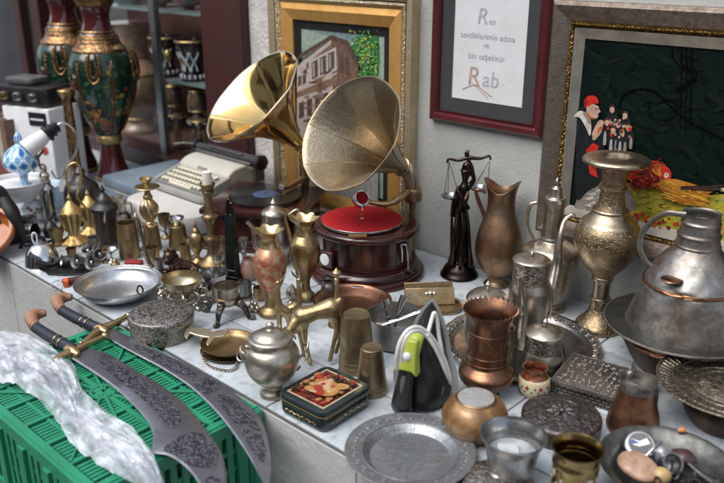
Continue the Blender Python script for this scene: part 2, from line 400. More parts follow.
r, b = shelfpot('covered_dish', 'white covered dish with a gold knob on the upper glass shelf', 'dish', 137, SH[1]+.006,
  [(0, .05), (.012, .05), (.03, .09), (.045, .105), (.05, .10), (.07, .06), (.09, .03), (.10, .012), (.105, 0)], M['porcelain'], WY+.2)
B().ball(b+V((0, 0, .115)), .017).obj('knob', M['goldware'], r)
for i, (x, nm, lb) in enumerate(((168, 'painted_bowl', 'orange and blue painted bowl, left of the pair on the top glass shelf'), (195, 'painted_bowl', 'orange and blue painted bowl, right of the pair on the top glass shelf'))):
    shelfpot(nm, lb, 'bowl', x, SH[1]+.006, [(0, .03), (.012, .032), (.03, .06), (.07, .078), (.11, .083), (.112, .078), (.06, .06), (.03, .0)], rosem, WY+.19, [(.11, .081, M['goldware'])], 'painted bowls on the upper shelf')
for i, (x, lb) in enumerate(((169, 'black and gold pot with white scrolls, left of the pair on the middle shelf'), (195, 'black and gold pot with white scrolls, right of the pair on the middle shelf'))):
    r, b = shelfpot('scroll_pot', lb, 'pot', x, SH[0]+.006, [(0, .058), (.012, .06), (.03, .05), (.07, .04), (.12, .056), (.16, .072), (.19, .076), (.195, .07), (.2, .0)], darkm, WY+.15,
        [(.19, .076, M['goldware'])], 'black and gold scroll pots', mod=lambda a, f, t, q: (q, t+.008*f*math.sin(a*6)))
    mb = B()
    for k in range(14):
        a = 2*PI*k/14; mb.ball(b+V((.059*math.cos(a), .059*math.sin(a), .022)), (.006, .012), 8, 6)
    for a0 in (-1.1, -.4, .3):                                   # white scroll cross on the belly
        for s_ in (-1, 1):
            pts = []
            for k in range(7):
                t = k/6; a = a0-.75+s_*(.30*math.cos(PI*t)); h = .05+.09*t; rr = .043+.016*max(0, (h-.07)/.05) if h > .07 else .047-.004*(h-.05)/.02
                pts.append(b+V(((rr+.004)*math.cos(a), (rr+.004)*math.sin(a), h)))
            mb.tube(pts, .0045, 6, 2)
    mb.obj('scrollwork', M['porcelain'], r)
    a = -.82; c = b+V((.06*math.cos(a)+(.05 if i == 0 else -.05), .06*math.sin(a), .11))
    B().ball(c, (.02, .032), 12, 8).obj('medallion', M['goldware'], r)
for i, (x, lb) in enumerate(((173, 'small dark and gold candle lamp, left of the pair on the lower shelf'), (197, 'small dark and gold candle lamp, right of the pair on the lower shelf'))):
    z = .085
    r, b = shelfpot('candle_lamp', lb, 'lamp', x, z, [(.10, .012), (.12, .035), (.15, .05), (.165, .052), (.17, .03), (.19, .022), (.2, .045), (.25, .05), (.3, .035), (.32, .012), (.33, 0)], bluem, WY+.14, [(.155, .053, M['goldware']), (.205, .044, M['goldware']), (.3, .036, M['goldware'])], 'candle lamps behind the glass')
    mb = B().lathe(b, [(z, .045), (z+.008, .045), (z+.012, .01), (z+.10, .008)], 20)
    for k in range(3):
        a = 2*PI*k/3; mb.tube([b+V((.012*math.cos(a), .012*math.sin(a), .12)), b+V((.04*math.cos(a), .04*math.sin(a), .08)), b+V((.035*math.cos(a), .035*math.sin(a), .008))], .005, 6)
    mb.obj('stand', M['goldware'], r)
    mb = B()
    for k in range(8):
        a = 2*PI*k/8; mb.ball(b+V((.051*math.cos(a), .051*math.sin(a), .145)), (.009, .009), 8, 6)
    mb.obj('painted_band', M['porcelain'], r)

# ------------------------------------------------------------------ shop door at the far left
dr = T('shop_door', 'dark glazed shop door with maroon frame at the far left', 'door', V((-5.2, WY, 0)))
greyglass = surf('dim door glass', (.055, .06, .07), (.02, .022, .026), (.12, .2), 0, 1.6)
B().bx((-4.56, WY-.03, -.05), (-4.46, WY+.06, 2.2)).obj('door_post', M['shopwood'], dr, bevel=.006)
B().bx((-4.80, WY-.02, -.05), (-4.72, WY+.05, 2.2)).obj('door_post', M['shopwood'], dr, bevel=.006)
B().bx((-7.5, WY+.03, -.05), (-4.81, WY+.04, 2.2)).bx((-4.719, WY+.03, -.05), (-4.561, WY+.04, 2.2)).obj('pane', greyglass, dr)
B().bx((-7.5, WY-.01, -.05), (-4.81, WY+.029, .1)).obj('rail', M['shopwood'], dr)
w = tag(B().bx((-8, WY+.06, GZ), (-4.57, WY+.3, 3.4)).obj('shop_wall', back), 'dark inner shop wall behind the glazed door at far left', 'wall')
tag(B().bx((-4.44, WY-.02, 2.0), (-2.632, WY+.6, 3.4)).obj('shop_lintel', M['shopwood']), 'maroon lintel board above the shop window', 'lintel')

# ------------------------------------------------------------------ framed pictures
def ptint(r, g_, b, rough=.6, vary=.35):
    return surf('oil paint %.4f %.4f %.4f' % (r, g_, b), (r, g_, b), (r*(1-vary), g_*(1-vary), b*(1-vary)), (rough, rough+.15), 0, 70, ('noise', 90, .00015), None, 0, .06)
def frame_part(name, par, x0, x1, z0, z1, w, y0, y1, mat, lip=None):   # mitred moulding: outer rectangle, width, back and front depth
    pr = lip or [(0, y0), (0, y1), (w*.35, y1-.006), (w, y1+.008), (w, y0)]
    mb = B(); rings = []
    for d, y in pr: rings.append([V((x0+d, y, z0+d)), V((x1-d, y, z0+d)), V((x1-d, y, z1-d)), V((x0+d, y, z1-d))])
    n = len(rings); vs = [p for r_ in rings for p in r_]; fs = []
    for i in range(n):
        k = (i+1) % n
        for j in range(4): fs.append((i*4+j, i*4+(j+1) % 4, k*4+(j+1) % 4, k*4+j))
    mb.add(vs, fs); return mb.obj(name, mat, par, 20)
def zrun(a, bb): return [PY(x, y, bb) for x, y in a]

# -- gold framed painting of an old timber house
gx0, gx1, gz0, gz1 = -2.474, -1.738, .004, .905
gp = T('framed_painting', 'painting of an old timber house in a wide gold frame behind the horns', 'painting', V(((gx0+gx1)/2, WY, 0)))
goldleaf = metal('gold leaf', (.88, .54, .19), (.72, .42, .13), (.5, .62), ('brush', 10, .0002), tarnish=.12)
palegold = metal('pale worn gilding', (.66, .56, .38), (.54, .45, .29), (.46, .6), ('noise', 90, .0004), tarnish=.2)
frame_part('outer_moulding', gp, gx0, gx1, gz0, gz1, .030, WY, WY-.045, palegold)
frame_part('carved_band', gp, gx0+.0345, gx1-.0345, gz0+.0345, gz1-.0345, .022, WY, WY-.036, metal('carved gilding', (.72, .64, .47), (.56, .49, .35), (.36, .5), ('cells', 150, .0015), (.34, .28, .18), tarnish=.2))
frame_part('gold_moulding', gp, gx0+.057, gx1-.057, gz0+.057, gz1-.057, .062, WY, WY-.030, goldleaf)
mx0, mx1, mz0, mz1 = gx0+.1195, gx1-.1195, gz0+.1195, gz1-.1195
frame_part('mount', gp, mx0, mx1, mz0, mz1, .032, WY-.003, WY-.012, M['black'], [(0, WY-.003), (0, WY-.013), (.032, WY-.011), (.032, WY-.003)])
YC = WY-.008
mats = [ptint(.30, .38, .32), ptint(.20, .27, .27), ptint(.16, .10, .075), ptint(.44, .38, .355), ptint(.10, .065, .055), ptint(.44, .40, .38), ptint(.06, .22, .07), ptint(.20, .42, .10), ptint(.40, .42, .10), ptint(.20, .13, .09), ptint(.30, .30, .28), ptint(.05, .15, .12)]
mb = B(); lay = [0]
def pic(k, pts, Y=None, sm=0):
    lay[0] += 1
    if sm: pts = smooth([pts[-1]]+list(pts)+[pts[0]], sm)[sm:-1]
    mb.mat(k).flat(zrun(pts, (YC if Y is None else Y)-.00002*lay[0]))
X0, X1, Z0, Z1 = mx0+.030, mx1-.030, mz0+.030, mz1-.030
mb.mat(0).flat([V((X0, YC, Z0)), V((X1, YC, Z0)), V((X1, YC, Z1)), V((X0, YC, Z1))])
pic(1, [(292, 25), (378, 26), (378, 50), (350, 42), (325, 36)])
pic(6, [(349, 62), (350, 48), (354, 44), (356, 37), (362, 35), (366, 29), (372, 31), (378, 28), (378, 76), (352, 75)], None, 3)
for i in range(520):                                              # tree beside the house
    x = min(377, random.gauss(364, 8)); y = min(76, max(31, random.gauss(55, 12))); q = random.uniform(.5, 1.7)
    pic(random.choice([6, 7, 8, 11, 6, 7]), [(min(x+q*math.cos(a)*random.uniform(.7, 1.1), 377), y+q*.8*math.sin(a)*random.uniform(.7, 1.1)) for a in [k*PI/3.5 for k in range(7)]])
pic(3, [(297, 66), (331, 40), (338, 75), (338, 190), (297, 190)])          # front
pic(2, [(331, 40), (347, 44), (358, 68), (358, 190), (336, 190)])          # side
pic(4, [(297, 60), (300, 54), (331, 35), (348, 41), (360, 66), (357, 68), (346, 45), (331, 40)])   # eaves
pic(9, [(306, 64), (331, 44), (333, 49), (306, 70)])
pic(5, [(309, 61), (336, 47), (337, 70), (310, 84)])
for k in range(3):
    x = 311.5+8.2*k; y = 62.5-4.3*k; pic(4, [(x, y), (x+6.2, y-3.3), (x+6.6, y+14), (x+.5, y+17.5)])
    pic(10, [(x+1, y+1), (x+2.8, y), (x+3.3, y+14), (x+1.5, y+15)])
pic(5, [(309, 86), (337, 72), (337, 74), (309, 88.5)])
for k in range(2): pic(4, [(339+6*k, 54+3*k), (343.5+6*k, 56+3*k), (344+6*k, 74+2*k), (339.5+6*k, 72+2*k)])
pic(5, [(297, 76), (307, 71), (307, 84), (297, 89)])
for k in range(2): pic(4, [(298+4.6*k, 77-2*k), (301.6+4.6*k, 75.3-2*k), (301.6+4.6*k, 85-2*k), (298+4.6*k, 87-2*k)])
pic(9, [(297, 92), (337, 76), (337, 84), (297, 98)])
for k in range(4): pic(4, [(299+8*k, 103-3*k), (304+8*k, 101-3*k), (304+8*k, 117-3*k), (299+8*k, 119-3*k)])
for k in range(26): pic(random.choice([2, 3, 4, 9]), [(x, y), (x+random.uniform(5, 14), y-random.uniform(1, 5)), (x+6, y+1.2)]) if (x := random.uniform(298, 322)) and (y := random.uniform(70, 130)) else 0
pic(10, [(292, 170), (378, 165), (378, 210), (292, 205)])
mb.obj('canvas', mats, gp, 60)

# -- certificate with brush lettering
cx0, cx1, cz0, cz1 = -1.672, -1.232, .494, 1.02
cf = T('framed_lettering', 'brush lettering on white paper in a thin dark red frame', 'framed print', V(((cx0+cx1)/2, WY, cz0)))
redframe = surf('dark red lacquered frame', (.085, .016, .020), (.058, .011, .015), (.18, .3), 0, 12, None, None, .4)
frame_part('red_frame', cf, cx0, cx1, cz0, cz1, .036, WY, WY-.028, redframe, [(0, WY), (0, WY-.02), (.008, WY-.028), (.022, WY-.026), (.028, WY-.016), (.036, WY-.02), (.036, WY)])
frame_part('mount', cf, cx0+.0365, cx1-.0365, cz0+.0365, cz1-.0365, .046, WY-.002, WY-.011, surf('charcoal card', (.035, .038, .040), (.028, .030, .032), (.6, .7), 0, 20), [(0, WY-.002), (0, WY-.012), (.046, WY-.010), (.046, WY-.002)])
paper = surf('yellowed white paper', (.62, .64, .68), (.57, .58, .58), (.4, .5), 0, 8)
YP = WY-.007
B().bx((cx0+.078, YP, cz0+.078), (cx1-.078, YP+.003, cz1-.078)).obj('paper', paper, cf)
def write(txt, x, z, size, mat, Y, par, name, shear=0.0, rot=0.0):
    cu = bpy.data.curves.new(name, 'FONT'); cu.body = txt; cu.size = size; cu.align_x = 'CENTER'; cu.extrude = .00004; cu.shear = shear
    o = bpy.data.objects.new(name, cu); COL.objects.link(o); bpy.context.view_layer.update()
    me = bpy.data.meshes.new_from_object(o.evaluated_get(bpy.context.evaluated_depsgraph_get())); bpy.data.objects.remove(o)
    me.transform(Matrix.Translation(V((x, Y, z))-gorg(par)) @ Matrix.Rotation(PI/2, 4, 'X') @ Matrix.Rotation(rot, 4, 'Z'))
    me.materials.clear(); me.materials.append(mat); q = bpy.data.objects.new(name, me); COL.objects.link(q); q.parent = par; return q
ink = ptint(.42, .46, .51); ink2 = surf('brown ink', (.32, .22, .18), (.42, .33, .26), (.6, .7), 0, 30)
wash = surf('pale ochre wash', (.575, .575, .55), (.60, .61, .62), (.5, .6), 0, 12)
mb = B()
for x, y, q in ((452, 30, 6), (458, 45, 7), (455, 68, 7), (505, 22, 6), (510, 72, 8), (500, 80, 7), (464, 18, 6), (488, 92, 6)):
    mb = B().flat([PY(x+q*math.cos(a)*random.uniform(.7, 1.2), y+q*math.sin(a)*random.uniform(.7, 1.2), YP-.0002-.00001*(x-440)/10) for a in [k*PI/5 for k in range(10)]]); mb.obj('watercolour_wash', wash, cf)

def at(x, y): return PY(x, y, YP-.001)
q = at(485, 24); write('R', q.x-.012, q.z, .07, ink, YP-.001, cf, 'lettering', .15); write('en', q.x+.028, q.z, .028, ink, YP-.001, cf, 'lettering')
q = at(487, 39.5); write('sevdiklerimin adına', q.x, q.z, .027, ink, YP-.001, cf, 'lettering', 0, -.01)
q = at(486, 48); write('ve', q.x, q.z, .026, ink, YP-.001, cf, 'lettering')
q = at(486, 60); write('bin teşekkür', q.x, q.z, .027, ink, YP-.001, cf, 'lettering', 0, -.01)
q = at(473, 85); write('R', q.x, q.z, .085, ink2, YP-.001, cf, 'lettering', .1); q = at(490, 87); write('ab', q.x, q.z, .07, ink, YP-.001, cf, 'lettering', .1)
mb = B().tube([PY(462, 89, YP-.0015), PY(475, 85, YP-.0015), PY(485, 92, YP-.0015), PY(492, 97, YP-.0015)], .0007, 6); mb.tube([PY(469, 80, YP-.0015), PY(480, 90, YP-.0015), PY(488, 99, YP-.0015)], .0006, 6)
mb.obj('pen_flourish', paint(.5, .16, .12), cf)

# -- wide painting of the night street with a rooster
rx0, rx1, rz0, rz1 = -1.222, -.18, .20, .905
rp = T('framed_painting', 'dark painting of a rooster and a man in red cap in a wide silvery frame', 'painting', V(((rx0+rx1)/2, WY, rz0)))
silverleaf = metal('brown silver gilding', (.32, .27, .225), (.19, .155, .13), (.42, .58), ('brush', 30, .0008), scale=40)
frame_part('outer_moulding', rp, rx0, rx1, rz0, rz1, .058, WY, WY-.035, silverleaf, [(0, WY), (0, WY-.028), (.012, WY-.042), (.034, WY-.036), (.058, WY-.022), (.058, WY)])
frame_part('beaded_band', rp, rx0+.0585, rx1-.0585, rz0+.0585, rz1-.0585, .014, WY, WY-.024, metal('beaded gold', (.50, .30, .08), (.34, .2, .06), (.25, .4), ('cells', 110, .004), (.14, .08, .03)))
frame_part('inner_moulding', rp, rx0+.073, rx1-.073, rz0+.073, rz1-.073, .030, WY, WY-.02, metal('pale silver leaf', (.56, .53, .47), (.42, .39, .34), (.4, .55), tarnish=.35), [(0, WY), (0, WY-.024), (.03, WY-.014), (.03, WY)])
YC = WY-.010; lay[0] = 0; mb = B()
mats = [ptint(.0035, .0095, .0078, .6, .25), ptint(.0006, .0009, .0009, .6), ptint(.55, .03, .02), ptint(.50, .32, .24), ptint(.40, .36, .05), ptint(.46, .19, .03), ptint(.62, .42, .05), ptint(.22, .02, .02), ptint(.58, .54, .46), ptint(.24, .22, .19), ptint(.015, .018, .02), ptint(.06, .03, .028), ptint(.33, .34, .34), ptint(.45, .12, .03), ptint(.006, .014, .011, .6, .25), ptint(.008, .013, .009, .6, .25), ptint(.002, .006, .005, .6, .25), ptint(.30, .28, .035)]
mb.mat(0).flat([V((rx0+.102, YC, rz0+.102)), V((rx1-.102, YC, rz0+.102)), V((rx1-.102, YC, rz1-.102)), V((rx0+.102, YC, rz1-.102))])
def strip(k, pts, wd):
    up = [(x, y-wd/2) for x, y in pts]; dn = [(x, y+wd/2) for x, y in reversed(pts)]
    lay[0] += 1; Y = YC-.00002*lay[0]
    for i in range(len(pts)-1):
        (ax, ay), (bx_, by) = pts[i], pts[i+1]; l = math.hypot(bx_-ax, by-ay) or 1; nx, ny = -(by-ay)/l*wd/2, (bx_-ax)/l*wd/2
        mb.mat(k).flat(zrun([(ax+nx, ay+ny), (bx_+nx, by+ny), (bx_-nx, by-ny), (ax-nx, ay-ny)], Y))
def curve(pts, n=6): return smooth(pts, n)
def org(k, *pts): pic(k, list(pts), None, 4)
for i in range(150):                                             # broad brushwork in the dark ground
    x = random.uniform(584, 724); y = random.uniform(44, 182); q = random.uniform(4, 13); a0 = random.gauss(.5, .5); h = q*random.uniform(.15, .35); c_, s_ = math.cos(a0), math.sin(a0)
    org(random.choice([14, 0, 15, 16]), *[(min(max(x+q*u_*c_-h*v_*s_, 583), 730), min(max(y+q*u_*s_+h*v_*c_, 42), 186)) for u_, v_ in ((-1, 0), (-.5, 1), (.5, .8), (1, 0), (.5, -1), (-.5, -.8))])
strip(1, curve([(619, 107), (624, 95), (640, 89), (655, 92), (668, 104), (690, 122), (724, 140)]), 1.8)
strip(1, curve([(643, 105), (650, 102), (648, 112), (658, 120), (672, 118), (678, 108), (670, 101), (655, 104)]), 1.2)
for dx in (0, 5, 10): strip(1, curve([(683+dx*.9, 42), (681+dx, 62), (690+dx*.6, 72), (690+dx*.5, 80), (676+dx*.4, 90)]), 1.6); strip(1, [(682+dx, 44), (680+dx, 130)], 1.1)
strip(1, curve([(672, 44), (673, 58), (684, 70), (690, 76)]), 1.2)
pic(4, [(618, 186), (650, 184), (668, 190), (695, 196), (724, 194), (728, 250), (618, 225)])          # yellow ground
for i in range(120):
    x = random.uniform(625, 724); y = random.uniform(187, 222); q = random.uniform(1.5, 5); org(random.choice([4, 6, 17, 17]), (x-q, y), (x, y-q*.3), (x+q, y-q*.1), (x, y+q*.35))
pic(9, [(572, 214), (580, 190), (598, 173), (622, 176), (634, 200), (640, 232), (572, 218)])          # pale road
for i in range(30): pic(random.choice([8, 9, 12]), [(x, y), (x+6, y-2), (x+7, y+1)]) if (x := random.uniform(578, 622)) and (y := random.uniform(184, 214)) else 0
for i in range(90):
    x = random.uniform(628, 724); y = 216+(x-628)*.16+random.uniform(-6, 7); q = random.uniform(1.2, 2.4)
    pic(random.choice([2, 13, 6, 5, 7]), [(x+q*math.cos(a), y+q*.9*math.sin(a)) for a in [k*PI/3 for k in range(6)]])
for i in range(9):
    x = random.uniform(640, 715); y = random.uniform(192, 208); strip(10, [(x, y), (x+random.uniform(2, 6), y+random.uniform(-3, 3))], 1)
pic(12, [(645, 232), (668, 236), (668, 250), (645, 246)])
org(10, (577, 112), (588, 107), (597, 116), (603, 135), (604, 160), (600, 182), (588, 190), (576, 198), (576, 150))      # cloaked man
org(8, (574, 117), (579, 111), (585, 113), (591, 124), (590, 136), (586, 128), (580, 118)); org(9, (583, 114), (588, 112), (591, 122), (589, 124))
org(3, (586, 106), (592, 104), (598, 106), (599, 109), (600.5, 112), (598.5, 113), (598, 117), (593, 119), (588, 116)); org(13, (588, 112), (590, 116), (594, 118), (591, 119), (587, 115)); strip(10, [(595, 109), (598, 109)], .8); strip(11, [(597, 115), (599, 114.5)], .7)
org(2, (584, 106), (585, 99), (590, 95.5), (596, 97), (598.5, 103), (593, 104), (587, 107)); org(7, (584, 106), (585, 100), (587, 98), (587, 105))
org(3, (592, 134), (596, 125), (600, 120), (604, 122), (603, 129), (597, 138), (593, 140)); org(13, (597, 131), (601, 126), (602, 129), (598, 134))
pic(2, [(586, 150), (593, 143), (599, 146), (596, 153), (600, 160), (595, 166), (598, 178), (590, 174), (588, 162)]); pic(7, [(592, 150), (596, 155), (593, 163), (595, 172), (591, 166)]); strip(7, [(589, 150), (594, 158), (591, 170)], 1)
for x, y in ((612, 111), (625, 117), (607, 124), (618, 126), (628, 129), (613, 132), (622, 134)):
    org(10, (x-4, y+1), (x, y-1), (x+5, y+2), (x+6, y+14), (x, y+17), (x-6, y+14)); org(3, (x-2.2, y-3), (x, y-4.6), (x+2, y-3), (x+2.4, y), (x, y+2.2), (x-2, y)); org(11, (x-3, y-2.5), (x-1.5, y-6), (x+2, y-6), (x+3, y-3), (x, y-4))
    org(12, (x-3, y+9), (x-1, y+8), (x-1, y+20), (x-4, y+20)); org(9, (x+2, y+9), (x+4, y+9), (x+4, y+19), (x+1, y+19))
for i in range(26):
    x = random.uniform(603, 630); y = random.uniform(118, 138); org(random.choice([3, 13, 11, 2, 11, 10]), (x, y), (x+1.6, y-1.2), (x+2.6, y+.4), (x+1, y+1.8))
org(7, (624, 168), (632, 161), (645, 159), (658, 163), (666, 172), (662, 184), (648, 189), (634, 184))      # rooster
for i in range(150):
    x, y = random.uniform(624, 664), random.uniform(161, 187); a = random.gauss(.35, .5); l = random.uniform(3, 8); strip(random.choice([2, 13, 5, 7, 11, 2, 7]), [(x, y), (x+l*math.cos(a)*.6, y+l*math.sin(a)*.4), (x+l*math.cos(a), y+l*math.sin(a))], random.uniform(.5, 1.3))
for k in range(34): a = -2.5+k*.065; l = random.uniform(5, 14); strip(random.choice([6, 5, 13, 5, 2]), [(660, 177), (660+l*.6*math.cos(a), 177+l*.62*math.sin(a)), (660+l*math.cos(a+.1), 177+l*math.sin(a+.1))], random.uniform(.4, .9))
org(2, (661, 171), (664, 166), (668, 168), (671, 173), (670, 181), (664, 183)); org(8, (664, 174), (667, 172.5), (669, 175), (667, 178), (664, 177)); strip(10, [(666, 174.5), (667.4, 174.5)], 1)
pic(5, [(657, 184), (664, 179), (676, 179), (690, 183), (702, 187), (713, 191), (708, 194), (714, 197), (706, 198), (711, 203), (702, 202), (706, 208), (694, 205), (680, 204), (666, 196)])
for i in range(130):
    x = random.uniform(660, 700); y = 181+(x-660)*.22+random.uniform(-1, 17); strip(random.choice([6, 13, 5, 5]), [(x, y), (x+6, y+1.6), (x+random.uniform(8, 13), y+4)], random.uniform(.4, 1.1))
for i in range(24):
    x = random.uniform(705, 724); y = random.uniform(186, 190); strip(random.choice([11, 11, 10]), [(x-25, y), (x, y+random.uniform(-1, 1))], random.uniform(.6, 1.6))
for i in range(14):
    x = random.uniform(721, 730); y = random.uniform(187, 201); org(random.choice([12, 8, 10]), (x, y), (x+2, y-1), (x+2, y+2))
mb.obj('canvas', mats, rp, 60)
tag(rp, rp['label'], 'painting')
# ================================================================== THE GOODS, back left
marb = surf('bottle green porcelain with flowers', (.009, .040, .020), (.004, .014, .009), (.12, .2), 0, 9, None, None, .2)
maroon = surf('maroon glaze', (.075, .010, .012), (.05, .008, .010), (.08, .16), 0, 9, None, None, .6)
gilt = metal('gilding', (.44, .29, .12), (.26, .17, .08), (.2, .34), ('noise', 60, .0012), (.16, .08, .05))
def bigvase(label, at, dx, sc=1.0):
    b = P(*at); r = T('porcelain_vase', label, 'vase', b, 'tall green and gold porcelain vases')
    R = lambda pts: smooth([(z, q*sc) for z, q in prof(b, [(at[1]-(178-y)*1.0, rr) for y, rr in pts])], 5)
    B().lathe(b, R([(143, 10.5), (134, 11.5), (125, 17), (112, 23), (100, 28), (88, 31.5), (75, 33), (64, 32.5), (56, 30), (51, 26.5)]), 48).obj('body', marb, r)
    B().lathe(b, R([(51, 26.7), (48, 26), (44, 22), (40, 20.5), (38, 19.5)]), 48).obj('shoulder', gilt, r)
    B().lathe(b, R([(38, 19), (34, 17.5), (30, 15.5), (22, 13.5), (14, 13.5), (8, 15.5), (5, 17.5)]), 48).obj('neck', maroon, r)
    B().lathe(b, shell(R([(5, 17.6), (2, 19), (-2, 20.5), (-5, 21.5)]), .008), 48).obj('rim', gilt, r)
    mb = B()
    for y, q in ((37, 19.6), (31, 16.4), (35, 18.3)):
        (z, rr), = prof(b, [(at[1]-(178-y), q)]); B().ring((b.x, b.y, z), (0, 0, 1), rr*sc, .005, 36, 6).obj('band', gilt, r)
    mb.lathe(b, R([(143, 10), (141, 12), (137, 12.5), (134, 11.5)]), 36); mb.obj('band', M['goldware'], r)
    B().lathe(b, R([(175, 16.5), (170, 15.5), (160, 12), (150, 10.5), (143, 10)]), 36).obj('foot', maroon, r)
    B().lathe(b, R([(178, 17), (178, 17), (175, 17.5), (174, 16.5)]), 36).obj('base', M['goldware'], r)
    # flowers and leaves painted on the belly (thin enamel)
    mats = [paint(.30, .09, .03, .2), paint(.36, .25, .05, .2), paint(.03, .09, .03, .2), paint(.20, .04, .05, .2), paint(.26, .24, .19, .2), paint(.05, .12, .07, .2)]
    mb = B(); pz = R([(134, 11.5), (125, 17), (112, 23), (100, 28), (88, 31.5), (75, 33), (64, 32.5), (56, 30)])
    def rad(z):
        for (za, ra), (zb, rb) in zip(pz, pz[1:]):
            if za <= z <= zb: return ra+(rb-ra)*(z-za)/max(zb-za, 1e-6)
        return pz[-1][1]
    z0, z1 = pz[0][0], pz[-1][0]
    def on(a, z, e=.0012): rr = rad(z)+e; return V((b.x+rr*math.cos(a), b.y+rr*math.sin(a), z))
    rnd = random.Random(3)
    for a0, zf, kk, sp_ in ((-.95, .32, (0, 1, 1, 0), .16), (-.55, .20, (3, 0, 0), .13), (-1.45, .62, (3, 3, 4), .13), (-.30, .75, (5, 2, 5, 1), .16), (-.1, .42, (2, 5, 1), .2), (-1.9, .4, (0, 3, 4), .2), (-.75, .72, (5, 2, 2), .2), (.4, .5, (5, 1, 3), .2)):
        mb = B()
        for i in range(20):
            a = a0+rnd.gauss(0, sp_); z = z0+(z1-z0)*zf+rnd.gauss(0, .035); q = rnd.uniform(.006, .015); k = rnd.choice(kk)
            if not z0+.02 < z < z1-.02: continue
            ph = rnd.uniform(0, 6); e = .0012+.00006*i
            mb.mat(k).flat([on(a+q*math.cos(ph+t*PI/3)*rnd.uniform(.6, 1.3)/max(rad(z), .05), z+q*math.sin(ph+t*PI/3)*rnd.uniform(.6, 1.3), e) for t in range(6)])
        if mb.v: mb.obj('painted_flower', mats, r)
    mb = B()                                                       # gold tendrils framing the panels
    for a0 in (-1.25, -.25, .8, 2.2, 3.4):
        mb.tube([on(a0+.35*s, z0+(z1-z0)*f, .002) for f, s in ((.98, .2), (.8, -.05), (.55, -.1), (.3, .12), (.05, .55))], .004, 6)
        mb.tube([on(a0-.35*s, z0+(z1-z0)*f, .002) for f, s in ((.98, .2), (.8, -.05), (.55, -.1), (.3, .12), (.05, .55))], .004, 6)
    mb.obj('gilt_tendril', gilt, r)
    for a in (-.72, .55, PI-.6):                                    # hanging ring handles
        c = on(a, z0+(z1-z0)*.93, .012); d = V((math.cos(a), math.sin(a), 0)); s = V((-d.y, d.x, 0)); mb = B()
        mb.tube([c+s*.022+V((0, 0, .045)), c+s*.028+d*.010, c+s*.024+d*.012-V((0, 0, .05)), c+d*.015-V((0, 0, .075)), c-s*.024+d*.012-V((0, 0, .05)), c-s*.028+d*.010, c-s*.022+V((0, 0, .045))], .0075, 8)
        mb.tube([c+s*.012+V((0, 0, .06)), c+s*.014+d*.01-V((0, 0, .03)), c+d*.012-V((0, 0, .05)), c-s*.014+d*.01-V((0, 0, .03)), c-s*.012+V((0, 0, .06))], .005, 8)
        mb.obj('ring_handle', gilt, r)
    return r
bigvase('tall green porcelain vase with maroon neck and gold ring handles, the nearer of the pair', (114, 178), 0)
bigvase('tall green porcelain vase with maroon neck, partly hidden behind its twin', (83, 170), 0, .93)

# white carton, black appliance and small things in the far left corner
b = P(40, 186); h = zat(b, 106)
r = T('carton', 'white carton with black label and red round mark under the black appliance', 'box', b)
Mz = Matrix.Rotation(.35, 3, 'Z')
bxo = B().rbox(b+V((0, .06, h/2)), (.27, .2, h), .006, Mz).obj('box', M['white'], r)
fr_ = lambda x, z, y=-.102: b+V((0, .06, 0))+Mz @ V((x, y, z))
B().slab([fr_(.02, h-.075), fr_(.12, h-.075), fr_(.12, h-.015), fr_(.02, h-.015)], Mz @ V((0, -.001, 0))).obj('label', M['black'], bxo)
B().slab([fr_(.03, h-.05, -.1035), fr_(.105, h-.05, -.1035), fr_(.105, h-.042, -.1035), fr_(.03, h-.042, -.1035)], Mz @ V((0, -.0004, 0))).obj('label_line', M['white'], bxo)
B().rev(fr_(.085, h-.185), Mz @ V((0, -1, 0)), [(0, .02), (.001, .02), (.001, 0)], 20).obj('round_mark', paint(.5, .05, .06), bxo)
r = T('appliance', 'black electrical appliance with knobs lying on the white carton', 'appliance', b+V((-.02, .06, h)))
B().rbox(b+V((-.04, .06, h+.045)), (.30, .19, .085), .02, Mz).obj('housing', M['black'], r)
mb = B().rbox(b+V((-.08, .05, h+.105)), (.16, .12, .03), .02, Mz); mb.obj('lid', M['darkgrey'], r)
for i, x in enumerate((-.11, -.03, .06)): B().rev(fr_(x, h+.05, -.095), Mz @ V((0, -1, 0)), [(0, .02), (.018, .018), (.02, .015), (.02, 0)], 16).obj('knob', M['steel'] if i else M['dimbrass'], r)
b = P(27, 186); r, b = pot('finial', 'black turned finial standing before the white carton', 'finial', (29, 183), [(183, 8), (181, 8), (178, 3), (150, 2.5), (134, 3), (130, 7), (128, 7), (126, 2.5), (122, 4), (117, 5.5), (112, 5), (109, 2), (107, 0)], M['black'])
b = P(5, 188)
for i in range(4):
    o = T('book', ['beige book, leftmost in the row at the far left edge', 'grey book beside the beige one at the far left edge', 'cream book, third in the row at the far left', 'brown book next to the white carton'][i], 'book', b+V((-.12+.05*i, .1, 0)))
    z = .2-.012*(i % 3)
    mb = B(); c = b+V((-.12+.05*i, .1, .12+z/2)); mb.box(c, (.034, .14, z-.012)); mb.obj('pages', paint(.5, .46, .38), o)
    mt = [paint(.36, .28, .18), paint(.24, .24, .24), paint(.42, .37, .28), paint(.16, .09, .06)][i]
    mb = B().box(c-V((.0195, 0, 0)), (.005, .15, z)).box(c+V((.0195, 0, 0)), (.005, .15, z)).box(c-V((0, .0775, 0)), (.044, .005, z)); mb.obj('cover', mt, o)
o = B().rbox(b+V((-.02, .1, .06)), (.3, .2, .118), .01).obj('red_box', surf('red cardboard', (.16, .025, .02), (.10, .018, .016), (.5, .7), 0, 8), None); tag(o, 'dark red box the small books stand on at the far left', 'box')

